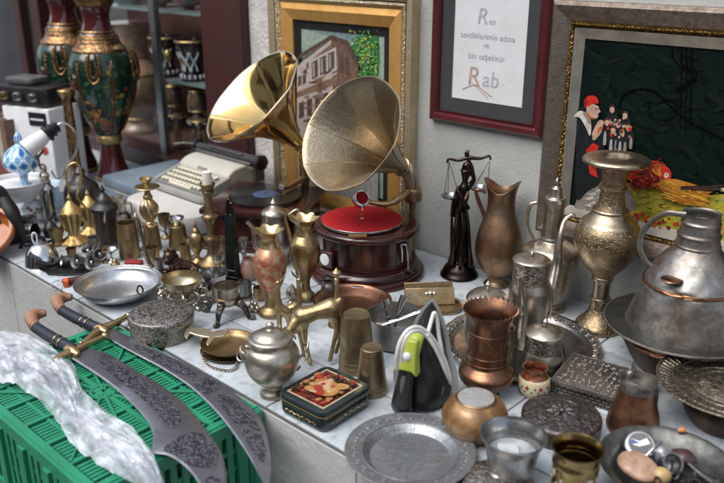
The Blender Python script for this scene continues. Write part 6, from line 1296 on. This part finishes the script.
f_, u_, w_ = frame(n_); B().slab([c+n_*.0078+u_*x*.022+w_*y*.022 for x, y in ((-.9, -.2), (-.5, -.7), (.1, -.2), (.9, -.3), (.6, .3), (0, .35))], n_*.0005).obj('dial_patch', M['porcelain'], o)
f_, u_, w_ = frame(n_); mb = B(); mb.slab([c+n_*.008+u_*x*.02+w_*y*.02 for x, y in ((0, 0), (.9, .3), (.9, -.3))], n_*.0006); mb.obj('dial_mark', paint(.05, .10, .30, .3), o)
c = B0(669, 464, .04); o = T('steel_thimble', 'small steel cup lying tipped among the trinkets of the scalloped dish', 'cup', c)
B().rev(c, (.45, -.35, .5), shell(smooth([(-.022, .006), (-.020, .015), (-.012, .019), (.012, .020), (.018, .022)]), .0025), 32).obj('cup', metal('worn nickel', (.40, .40, .40), (.26, .26, .26), (.28, .42)), o)
for x, y, q, m_, lb, nm, ax_ in ((661, 455, 8, surf('pearly glass', (.45, .44, .50), (.30, .34, .36), (.15, .3), .5, 40), 'small pearly bead behind the tipped steel cup', 'bead', (0, 0, 1)), (660, 476, 9, surf('yellow wood', (.42, .30, .13), (.30, .2, .08), (.4, .5), 0, 40), 'yellowish wooden nut below the tipped steel cup', 'nut', (.8, .3, .4))):
    c = B0(x, y, .035); k = q*dep(c)/F; tag(B().ball(c, (k, k*1.25), 24, 16, ax_).obj(nm, m_), lb, nm)
def stick(nm, lb, cat, pts, rr, m_, flat=1): tag(B().tube([B0(*p) for p in pts], rr, 10, 5, flat).obj(nm, m_), lb, cat)
stick('metal_pin', 'thin steel pin standing up among the trinkets', 'pin', ((645, 457, .05), (653, 449, .065), (662, 441, .085)), [.003, .0035, .002], M['steel'])
stick('spoon_handle', 'flat steel spoon handle at the right of the scalloped dish', 'spoon', ((690, 463, .04), (702, 473, .04), (716, 482, .045)), [.006, .008, .010], M['steel'], .35)
stick('dark_brooch', 'dark purple brown brooch at the back of the scalloped dish', 'brooch', ((672, 452, .04), (684, 456, .042), (694, 461, .04)), [.012, .022, .012], surf('dark purple stone', (.06, .028, .03), (.03, .015, .018), (.3, .5), 0, 30), .6)
stick('amber_bead', 'small orange bead lying on the rim of the scalloped dish', 'bead', ((678, 431, .062), (682, 430, .064), (686, 431, .062)), [.004, .007, .004], paint(.55, .22, .08, .25))
mb = B(); rnd = random.Random(4)
for i in range(26):
    c = B0(rnd.uniform(650, 705), rnd.uniform(470, 500), .026+rnd.uniform(0, .012)); mb.ring(c, (rnd.uniform(-1, 1), rnd.uniform(-1, 1), rnd.uniform(.3, 1)), rnd.uniform(.007, .014), .0022, 18, 6)
tag(mb.obj('chain_heap', M['iron']), 'heap of dark chain links at the bottom of the scalloped dish', 'chain')
# ------------------------------------------------------------------ front edge, centre right
b = P(410, 458); u = px(b); r = T('pewter_plate', 'large grey pewter plate with wide rim lying at the front edge', 'plate', b)
plm = metal('chalky pewter', (.44, .46, .48), (.27, .285, .30), (.42, .6), ('noise', 60, .0005), (.31, .325, .34), scale=8)
B().lathe(b, [(z, q*u) for z, q in smooth([(0, 34), (.002, 40), (.010, 46), (.017, 50), (.021, 62), (.022, 65), (.024, 65.5), (.0245, 64), (.023, 56), (.0205, 49), (.014, 44.5), (.006, 41), (.004, 38), (.004, 20), (.0035, 0)], 4)], 96).obj('plate', plm, r)
mb = B(); mb.ring((b.x, b.y, .0235), (0, 0, 1), 63.8*u, .0016, 80, 6); mb.ring((b.x, b.y, .0205), (0, 0, 1), 48.5*u, .0014, 80, 6)
for k in range(28):
    a = 2*PI*k/28; c = V((b.x+56.5*u*math.cos(a), b.y+56.5*u*math.sin(a), .0232)); mb.ring(c, (0, 0, 1), .0062, .0008, 14, 5); mb.ball(c, (.0025, .001), 6, 5)
mb.obj('rim_engraving', plm, r)
r, b = pot('gourd_pot', 'round golden wooden pot with a dull mirror set in its top', 'pot', (474, 434), [(434, 19), (434, 20), (430, 25), (423, 31), (415, 33.3), (408, 31), (402, 26), (399, 21), (398, 19.5)], surf('golden lacquered gourd', (.42, .25, .10), (.20, .115, .05), (.28, .42), .2, 14, ('noise', 16, .0004), (.15, .075, .03), .2))
turned('mirror_ring', r, b, [(399, 20), (398, 20.5), (397, 19.5), (397, 18)], M['dimbrass'])
turned('mirror', r, b, [(397, 18.2), (396.7, 18.0), (396.6, 17.4), (396.6, 17.4), (396.6, 0)], surf('clouded mirror', (.46, .48, .48), (.38, .40, .40), (.35, .5), .4, 14))
r, b = pot('steel_bowl', 'footed steel bowl with a flared rim at the front of the counter', 'bowl', (510, 481), [(481, 18), (481, 18.5), (477, 19), (468, 22), (456, 25), (446, 27), (440, 30), (436, 32.6), (434, 33.4)], metal('grey bowl steel', (.42, .42, .42), (.28, .28, .28), (.24, .38)), 0, 1.0, seg=56)
z = zat(b, 447)
turned('liner', r, b, [(452, 24.5), (452, 24.5), (451.5, 0)], surf('grey film', (.34, .37, .38), (.28, .31, .32), (.3, .4), .2, 8))
q = P(508, 448, z-.004); Ms = Matrix.Rotation(YAW-.1, 3, 'Z'); tag(B().box(q, (.042, .034, .001), Ms).obj('paper_label', paint(.50, .54, .56, .5)), 'small pale paper square lying inside the steel bowl', 'paper')
r, b = pot('brass_cup', 'dark brass beaker with flared rim and worn white pattern at the front edge', 'beaker', (572, 499), [(499, 21), (499, 21.5), (495, 22), (480, 22.4), (466, 22.6), (463, 23.6), (460, 23.6), (458, 22.6), (453, 23), (449, 25), (447, 26.4)], metal('dark brass', (.34, .25, .11), (.20, .14, .06), (.18, .34)), 0, 1.0, seg=56)
mb = B(); rnd = random.Random(8)
for k in range(26):
    a = -2.6+k*.13+rnd.uniform(-.04, .04); z = zat(b, rnd.uniform(467, 490)); rr_ = 22.9*px(V((b.x, b.y, z))); c = V((b.x+rr_*math.cos(a), b.y+rr_*math.sin(a), z))
    t = V((-math.sin(a), math.cos(a), 0)); q = rnd.uniform(.003, .006); n_ = V((math.cos(a), math.sin(a), 0))
    mb.slab([c+t*(q*math.cos(p_)*rnd.uniform(.5, 1.4))+ud*(q*1.5*math.sin(p_)*rnd.uniform(.5, 1.4))-n_*.001 for p_ in [i_*PI/4 for i_ in range(8)]], n_*.0016)
mb.obj('worn_inlay', paint(.50, .46, .36, .5), r)
r, b = pot('engraved_lid', 'round engraved pewter lid with a small knob lying at the front edge', 'lid', (497, 487), [(487, 38), (487, 38.5), (484, 38), (480, 34), (476.5, 26), (474.5, 15), (474, 0)], M['engpewter'], seg=56)
turned('knob', r, b, [(474.5, 8), (473, 8), (471, 4), (469.5, 6.5), (467.5, 6), (466.5, 0)], M['pewter'])
# ------------------------------------------------------------------ green crate and swords
cx0_, cx1_, cy0_, cy1_, czt = -2.0, -1.305, .585, 1.047, .004
r = T('plastic_crate', 'upturned green plastic crate with slotted base the curved swords lie on', 'crate', V(((cx0_+cx1_)/2, (cy0_+cy1_)/2, GZ)))
mb = B(); t_ = .016
nx, ny = 6, 4; fx_ = .03
gx = [cx0_+fx_+(cx1_-cx0_-2*fx_)*i/nx for i in range(nx+1)]; gy = [cy0_+fx_+(cy1_-cy0_-2*fx_)*j/ny for j in range(ny+1)]
mb.bx((cx0_+.012, cy0_+.012, czt-.02), (gx[0], cy1_-.012, czt)); mb.bx((gx[-1], cy0_+.012, czt-.02), (cx1_-.012, cy1_-.012, czt)); mb.bx((gx[0]+.0001, cy0_+.012, czt-.0201), (gx[-1]-.0001, gy[0], czt-.0004)); mb.bx((gx[0]+.0001, gy[-1], czt-.0201), (gx[-1]-.0001, cy1_-.012, czt-.0004))
for i in range(1, nx): mb.bx((gx[i]-.007, gy[0], czt-.018), (gx[i]+.007, gy[-1], czt-.001))
for j in range(1, ny): mb.bx((gx[0], gy[j]-.007, czt-.0175), (gx[-1], gy[j]+.007, czt-.0014))
for i in range(nx):
    for j in range(ny):
        a0_, a1_, b0_, b1_ = gx[i]+.0071, gx[i+1]-.0071, gy[j]+.0071, gy[j+1]-.0071
        for k in range(1, 7):
            x = a0_+(a1_-a0_)*k/7; mb.bx((x-.0042, b0_-.002, czt-.012), (x+.0042, b1_+.002, czt-.005))
        mb.bx((a0_-.002, (b0_+b1_)/2-.004, czt-.0125), (a1_+.002, (b0_+b1_)/2+.004, czt-.0045))
mb.obj('slotted_base', M['green'], r)
mb = B()                                                       # star of raised diagonal ribs
ccx, ccy = gx[3], gy[2]
for (i, j) in ((1, 0), (5, 0), (1, 4), (5, 4), (0, 1), (6, 1), (0, 3), (6, 3)):
    a = V((ccx, ccy, czt-.0015)); e = V((gx[i], gy[j], czt-.0015)); mb.tube([a, e], .0045, 6, 1)
mb.ring((ccx, ccy, czt-.001), (0, 0, 1), .03, .005, 24, 6); mb.obj('diagonal_rib', M['green'], r)
def crate_side(A, Bp, out):
    mb = B(); d = Bp-A; L = d.length; d.normalize(); n = max(4, int(L/.030)); o = V(out)
    def bar(s0, s1, z0, z1, th): mb.add([A+d*s0+V((0, 0, z0)), A+d*s1+V((0, 0, z0)), A+d*s1+V((0, 0, z1)), A+d*s0+V((0, 0, z1))]+[A+d*s0+o*th+V((0, 0, z0)), A+d*s1+o*th+V((0, 0, z0)), A+d*s1+o*th+V((0, 0, z1)), A+d*s0+o*th+V((0, 0, z1))], [(0, 1, 2, 3), (7, 6, 5, 4), (0, 4, 5, 1), (1, 5, 6, 2), (2, 6, 7, 3), (3, 7, 4, 0)])
    bar(0, L, czt-.035, czt-.003, .009); bar(0, L, -.22, -.2, .014); bar(0, L, -.40, -.37, .014); bar(0, L, GZ, GZ+.05, .016)
    for k in range(n+1):
        s = L*k/n; w_ = .0085 if k % 4 else .014; bar(max(0, s-w_), min(L, s+w_), GZ+.01, czt-.034, .0085 if k % 4 else .016)
    for k in range(n):                                           # thin webs between the uprights
        s = L*(k+.5)/n
        for z in (-.08, -.13, -.28, -.34, -.46, -.52): bar(s-L/n*.5, s+L/n*.5, z-.006, z+.006, .006)
    return mb.obj('side', M['green'], r)
crate_side(V((cx0_+.012, cy0_+.012, 0)), V((cx1_-.012, cy0_+.012, 0)), (0, -1, 0)); crate_side(V((cx1_-.012, cy0_+.012, 0)), V((cx1_-.012, cy1_-.012, 0)), (1, 0, 0))
crate_side(V((cx0_+.012, cy1_-.012, 0)), V((cx0_+.012, cy0_+.012, 0)), (-1, 0, 0)); crate_side(V((cx1_-.012, cy1_-.014, 0)), V((cx0_+.012, cy1_-.014, 0)), (0, .2, 0))
mb = B()
for x, y in ((cx0_+.014, cy0_+.014), (cx1_-.014, cy0_+.014), (cx0_+.014, cy1_-.022), (cx1_-.014, cy1_-.022)):
    mb.rev(V((x, y, GZ)), (0, 0, 1), smooth([(0, .022), (.0, .022), (-GZ-.012, .022), (-GZ-.002, .019), (-GZ+.0005, .012), (-GZ+.0005, 0)], 1), 20)
    mb.obj('corner', M['green'], r); mb = B()
B().bx((cx0_+.05, cy0_+.05, GZ+.002), (cx1_-.05, cy1_-.05, GZ+.02)).obj('inside_shade', M['matteblack'], r)  # black slab stands in for the shade inside the crate
SZ = .012
def resample(pts, n=5): return smooth(pts, n)
def sword(label, up_e, lo_e, grip, pommel, guard, panels, z=SZ):
    b = P(*grip[0], z); r = T('curved_sword', label, 'sword', b, 'curved swords on the crate')
    n = 40
    def even(l):
        l = smooth(l, 8); d = [0]
        for i in range(1, len(l)): d.append(d[-1]+math.dist(l[i], l[i-1]))
        o = []
        for k in range(n+1):
            t = d[-1]*k/n; i = max(j for j in range(len(d)) if d[j] <= t+1e-9); i = min(i, len(l)-2); f_ = (t-d[i])/max(d[i+1]-d[i], 1e-9)
            o.append((l[i][0]+(l[i+1][0]-l[i][0])*f_, l[i][1]+(l[i+1][1]-l[i][1])*f_))
        return o
    U_, L_ = even(up_e), even(lo_e)
    mb = B(); rows = [[], [], [], [], []]; vs = []
    for (ax_, ay), (bx_, by) in zip(U_, L_):
        A, C = P(ax_, ay, z), P(bx_, by, z)
        for f_, h in ((0, .001), (.06, .0035), (.5, .0045), (.94, .0035), (1, .001)): vs.append(A+(C-A)*f_+V((0, 0, h)))
        for f_ in (.94, .06): vs.append(A+(C-A)*f_-V((0, 0, .001)))
    fs = [(i*7+j, i*7+(j+1) % 7, (i+1)*7+(j+1) % 7, (i+1)*7+j) for i in range(n) for j in range(7)]+[tuple(range(7)), tuple(n*7+j for j in range(7))]
    mb.add(vs, fs).obj('blade', M['blade'], r, 25)
    mb = B()
    for k0, k1, f0, f1 in panels:                                 # etched panels
        vs = []; fs = []; m_ = 6
        ks = [k0+(k1-k0)*i/24 for i in range(25)]
        for i, kk in enumerate(ks):
            i0 = min(int(kk*n), n-1); fr_2 = kk*n-i0; q0 = [U_[i0][c]+(U_[i0+1][c]-U_[i0][c])*fr_2 for c in (0, 1)]; q1 = [L_[i0][c]+(L_[i0+1][c]-L_[i0][c])*fr_2 for c in (0, 1)]
            A, C = P(*q0, z), P(*q1, z); ins = .0 if 0 < i < 24 else .12
            w0 = (i/24.0)*2-1; bul = (1-abs(w0)**4)**.5 if f1-f0 > .5 else 1
            for j in range(m_+1):
                f_ = (f0+f1)/2+(f1-f0)/2*(2*j/m_-1)*max(bul, .05); h = .0045-.001*abs(f_-.5)/.44 if abs(f_-.5) < .44 else .003
                vs.append(A+(C-A)*f_+V((0, 0, h+.0005)))
        fs = [(i*(m_+1)+j, i*(m_+1)+j+1, (i+1)*(m_+1)+j+1, (i+1)*(m_+1)+j) for i in range(24) for j in range(m_)]
        mb.add(vs, fs)
    mb.obj('etched_panel', M['bladeengr'], r)
    G = [P(x, y, z+.010) for x, y in grip]; B().tube(G, [.015, .0165, .016, .015][:len(G)], 14, 6, 1.0).obj('grip', M['navy'], r)
    Pm = [P(x, y, z+.010) for x, y in pommel]; B().tube(Pm, [.015, .018, .020, .017, .010][:len(Pm)], 14, 5).obj('pommel', M['tan'], r)
    mb = B(); Gd = [P(x, y, z+.011) for x, y in guard]; mb.tube(Gd, [.004, .008, .011, .012, .010, .0085, .0075], 12, 5)
    c = Gd[3]; dr2 = (G[-1]-G[0]).normalized(); mb.tube([c-dr2*.026, c, c+dr2*.028], [.014, .018, .006], 12, 4, .8)
    mb.ball(Gd[-1], .0115, 10, 8); mb.ball(Gd[0], .006, 8, 6); mb.obj('cross_guard', M['brass'], r)
    g0 = G[len(G)//2]; dd = (G[-1]-G[0]).normalized(); mb = B()
    for f_ in (-.012, .012): mb.ring(g0+dd*f_, dd, .0168, .0012, 20, 6)
    mb.obj('grip_wire', M['brass'], r)
    return r
sword('wide curved sword with etched flared blade, front one on the crate',
  [(84, 347), (110, 355), (137.7, 372), (150, 378.5), (179, 399), (203, 426), (220.6, 452), (227, 478), (224, 500), (214, 512)],
  [(70, 358), (95, 374), (119, 392), (143.7, 417), (153, 434), (152, 453), (160, 454), (173, 458), (191, 473), (203, 492), (210, 511)],
  [(34, 326), (46, 334), (60, 342), (75, 350)], [(36, 328), (32, 321), (32, 317), (38, 314), (46, 313)], [(49, 363), (56, 359), (64, 355), (73, 351), (85, 345), (96, 340), (105, 336)],
  [(.10, .56, .2, .72), (.60, .80, .06, .94), (.84, .92, .2, .8)], .016)
sword('slimmer curved sword with etched blade lying behind the wide one',
  [(110, 327), (132, 338), (150, 347), (173, 358), (209, 375.5), (238, 396), (262, 420), (271, 449), (272, 470), (268, 492)],
  [(99, 333), (120, 346), (140, 357), (164, 370), (192, 389), (217.6, 414), (238, 440.6), (253, 464), (262, 483), (267, 491)],
  [(60, 309), (72, 316), (86, 323), (100, 329)], [(62, 311), (58, 304), (58, 300), (64, 297.5), (72, 297)], [(81, 343), (88, 339), (94, 334), (101, 329), (113, 324), (123, 319), (129, 316)],
  [(.14, .42, .22, .8), (.44, .52, .12, .88), (.54, .88, .2, .8)], .013)
# sword wrapped in crinkled plastic
b = P(90, 400, .02); r = T('wrapped_sword', 'sword wrapped in crinkled clear white plastic lying on the green crate', 'sword', b)
pl, nt, pr = nodes('crinkled plastic film'); L = nt.links.new
pr.inputs['Base Color'].default_value = (.82, .86, .92, 1); pr.inputs['Roughness'].default_value = .12; pr.inputs['Specular IOR Level'].default_value = .9
tcx = N(nt, 'ShaderNodeTexCoord').outputs['Object']
mp = N(nt, 'ShaderNodeMapping'); mp.inputs['Scale'].default_value = (10, 22, 22); L(tcx, mp.inputs[0])
v1 = N(nt, 'ShaderNodeTexNoise', i_Scale=1.0, i_Detail=6.0, i_Roughness=.6, i_Distortion=1.0); L(mp.outputs[0], v1.inputs['Vector'])
bb = N(nt, 'ShaderNodeBump'); bb.inputs['Strength'].default_value = .35; bb.inputs['Distance'].default_value = .006; L(v1.outputs[0], bb.inputs['Height']); L(bb.outputs[0], pr.inputs['Normal'])
tr = N(nt, 'ShaderNodeBsdfTransparent'); tr.inputs[0].default_value = (.96, .98, 1, 1); mx = N(nt, 'ShaderNodeMixShader')
L(ramp(nt, v1.outputs[0], [(.38, g(.10)), (.52, g(.30)), (.64, g(.60))]), mx.inputs[0]); L(tr.outputs[0], mx.inputs[1]); L(pr.outputs[0], mx.inputs[2]); L(mx.outputs[0], nt.nodes['Material Output'].inputs[0])
ue = [(-40, 318), (-15, 330), (5, 333), (20, 334), (38, 341), (54, 350), (72, 366), (80, 384), (86, 396), (106, 412), (130, 428), (146, 445), (158, 466), (168, 492)]
le = [(-60, 378), (-30, 382), (0, 384), (16, 386), (32, 396), (48, 410), (60, 428), (68, 440), (82, 452), (98, 464), (116, 474), (134, 486), (146, 498), (152, 508)]
us, ls = smooth(ue, 8), smooth(le, 8); rnd = random.Random(21); mw = 26
from mathutils import noise as mnoise
def film(lift, amp, seed, cols):
    mb = B(); vs = []; rr_ = random.Random(seed); n_ = len(us)
    for i, (a, c) in enumerate(zip(us, ls)):
        A, C = P(*a, .012), P(*c, .012); al = (P(*us[min(i+1, n_-1)], .012)-P(*us[max(i-1, 0)], .012)).normalized()
        for j in range(cols+1):
            f_ = j/cols; p = A+(C-A)*f_; dome = math.sin(PI*f_)**.5
            fold = abs(mnoise.noise(V((i*.14+seed, f_*6, 3))))*.022+abs(mnoise.noise(V((i*.3, f_*12+seed, 1))))*.010
            p = p+al*rr_.uniform(-.011, .011)+(C-A)*(rr_.uniform(-.35, .35)/cols)
            vs.append(p+V((0, 0, dome*lift+amp*fold*(.35+dome)+rr_.uniform(0, .0022)*amp+.0015)))
    fs = []
    for i in range(n_-1):
        for j in range(cols):
            q = [i*(cols+1)+j, i*(cols+1)+j+1, (i+1)*(cols+1)+j+1, (i+1)*(cols+1)+j]
            fs += [(q[0], q[1], q[2]), (q[0], q[2], q[3])] if rr_.random() < .5 else [(q[0], q[1], q[3]), (q[1], q[2], q[3])]
    return mb.add(vs, fs)
us, ls = us[::3]+us[-1:], ls[::3]+ls[-1:]
o = film(.014, 1.15, 3.3, 14).obj('plastic_film', pl, r, 12)
o = film(.008, .8, 9.1, 7).obj('plastic_film', pl, r, 12)
mb = B(); vs = []
for i, (a, c) in enumerate(zip(us, ls)):
    A, C = P(*a, .010), P(*c, .010); vs += [A+(C-A)*.25+V((0, 0, .003)), A+(C-A)*.5+V((0, 0, .006)), A+(C-A)*.75+V((0, 0, .003)), A+(C-A)*.5-V((0, 0, .001))]
n_ = len(us); mb.add(vs, [(i*4+j, i*4+(j+1) % 4, (i+1)*4+(j+1) % 4, (i+1)*4+j) for i in range(n_-1) for j in range(4)]+[(0, 1, 2, 3), tuple((n_-1)*4+j for j in range(4))]).obj('blade', M['blade'], r)
# ------------------------------------------------------------------ across the street: unseen house front added for contrast in metal reflections
fac = surf('mirrored facade plaster', (.42, .40, .37), (.34, .32, .30), (.7, .9), 0, .8)
r = T('mirrored_house', 'unseen plastered house front added behind the viewer for the metal to mirror', 'house', V((-1, -4.6, GZ)))
B().bx((-12, -5.2, GZ), (10, -4.8, 4.6)).obj('facade', fac, r)
for i in range(6):
    for z0_, z1_ in ((GZ+.05, 1.7), (2.5, 3.9)):
        x = -10.5+3.4*i; mb = B().bx((x, -4.795, z0_), (x+1.5, -4.76, z1_)); mb.obj('window', greyglass, r)
# ------------------------------------------------------------------ camera, light, look
cam = bpy.data.cameras.new('camera'); co = bpy.data.objects.new('camera', cam); COL.objects.link(co)
cam.sensor_width = 36; cam.lens = 36*F/W; cam.clip_start = .05; cam.clip_end = 200
co.matrix_world = Matrix(((RT.x, UP.x, -FW.x, CAM.x), (RT.y, UP.y, -FW.y, CAM.y), (RT.z, UP.z, -FW.z, CAM.z), (0, 0, 0, 1)))
cam.dof.use_dof = True; cam.dof.focus_distance = 2.25; cam.dof.aperture_fstop = 2.3
S.camera = co
EL, AZ = math.radians(58), math.radians(-12)                    # sun behind the viewer's left shoulder, veiled
sd_ = V((math.sin(AZ)*math.cos(EL), -math.cos(AZ)*math.cos(EL), math.sin(EL)))
wd_ = bpy.data.worlds.new('World'); S.world = wd_; wd_.use_nodes = True; nt = wd_.node_tree
sk = nt.nodes.new('ShaderNodeTexSky'); sk.sky_type = 'NISHITA'; sk.sun_disc = False; sk.sun_elevation = EL; sk.sun_rotation = math.atan2(sd_.x, sd_.y); sk.dust_density = 3.0; sk.air_density = 1.0
bw = nt.nodes.new('ShaderNodeRGBToBW'); nt.links.new(sk.outputs[0], bw.inputs[0]); hz = nt.nodes.new('ShaderNodeMix'); hz.data_type = 'RGBA'; hz.inputs[0].default_value = .5; nt.links.new(sk.outputs[0], hz.inputs[6]); nt.links.new(bw.outputs[0], hz.inputs[7]); nt.links.new(hz.outputs[2], nt.nodes['Background'].inputs[0]); nt.nodes['Background'].inputs[1].default_value = .15
sl = bpy.data.lights.new('sun', 'SUN'); sl.energy = 1.3; sl.angle = math.radians(48); sl.color = (1, .96, .91)
so = bpy.data.objects.new('sun', sl); COL.objects.link(so); so.rotation_euler = (-sd_).to_track_quat('-Z', 'Y').to_euler(); so.location = (0, -2, 5)
vs_ = S.view_settings; vs_.view_transform = 'Standard'; vs_.look = 'None'; vs_.gamma = 1; vs_.use_curve_mapping = False; vs_.exposure = .9
S.cycles.use_denoising = True
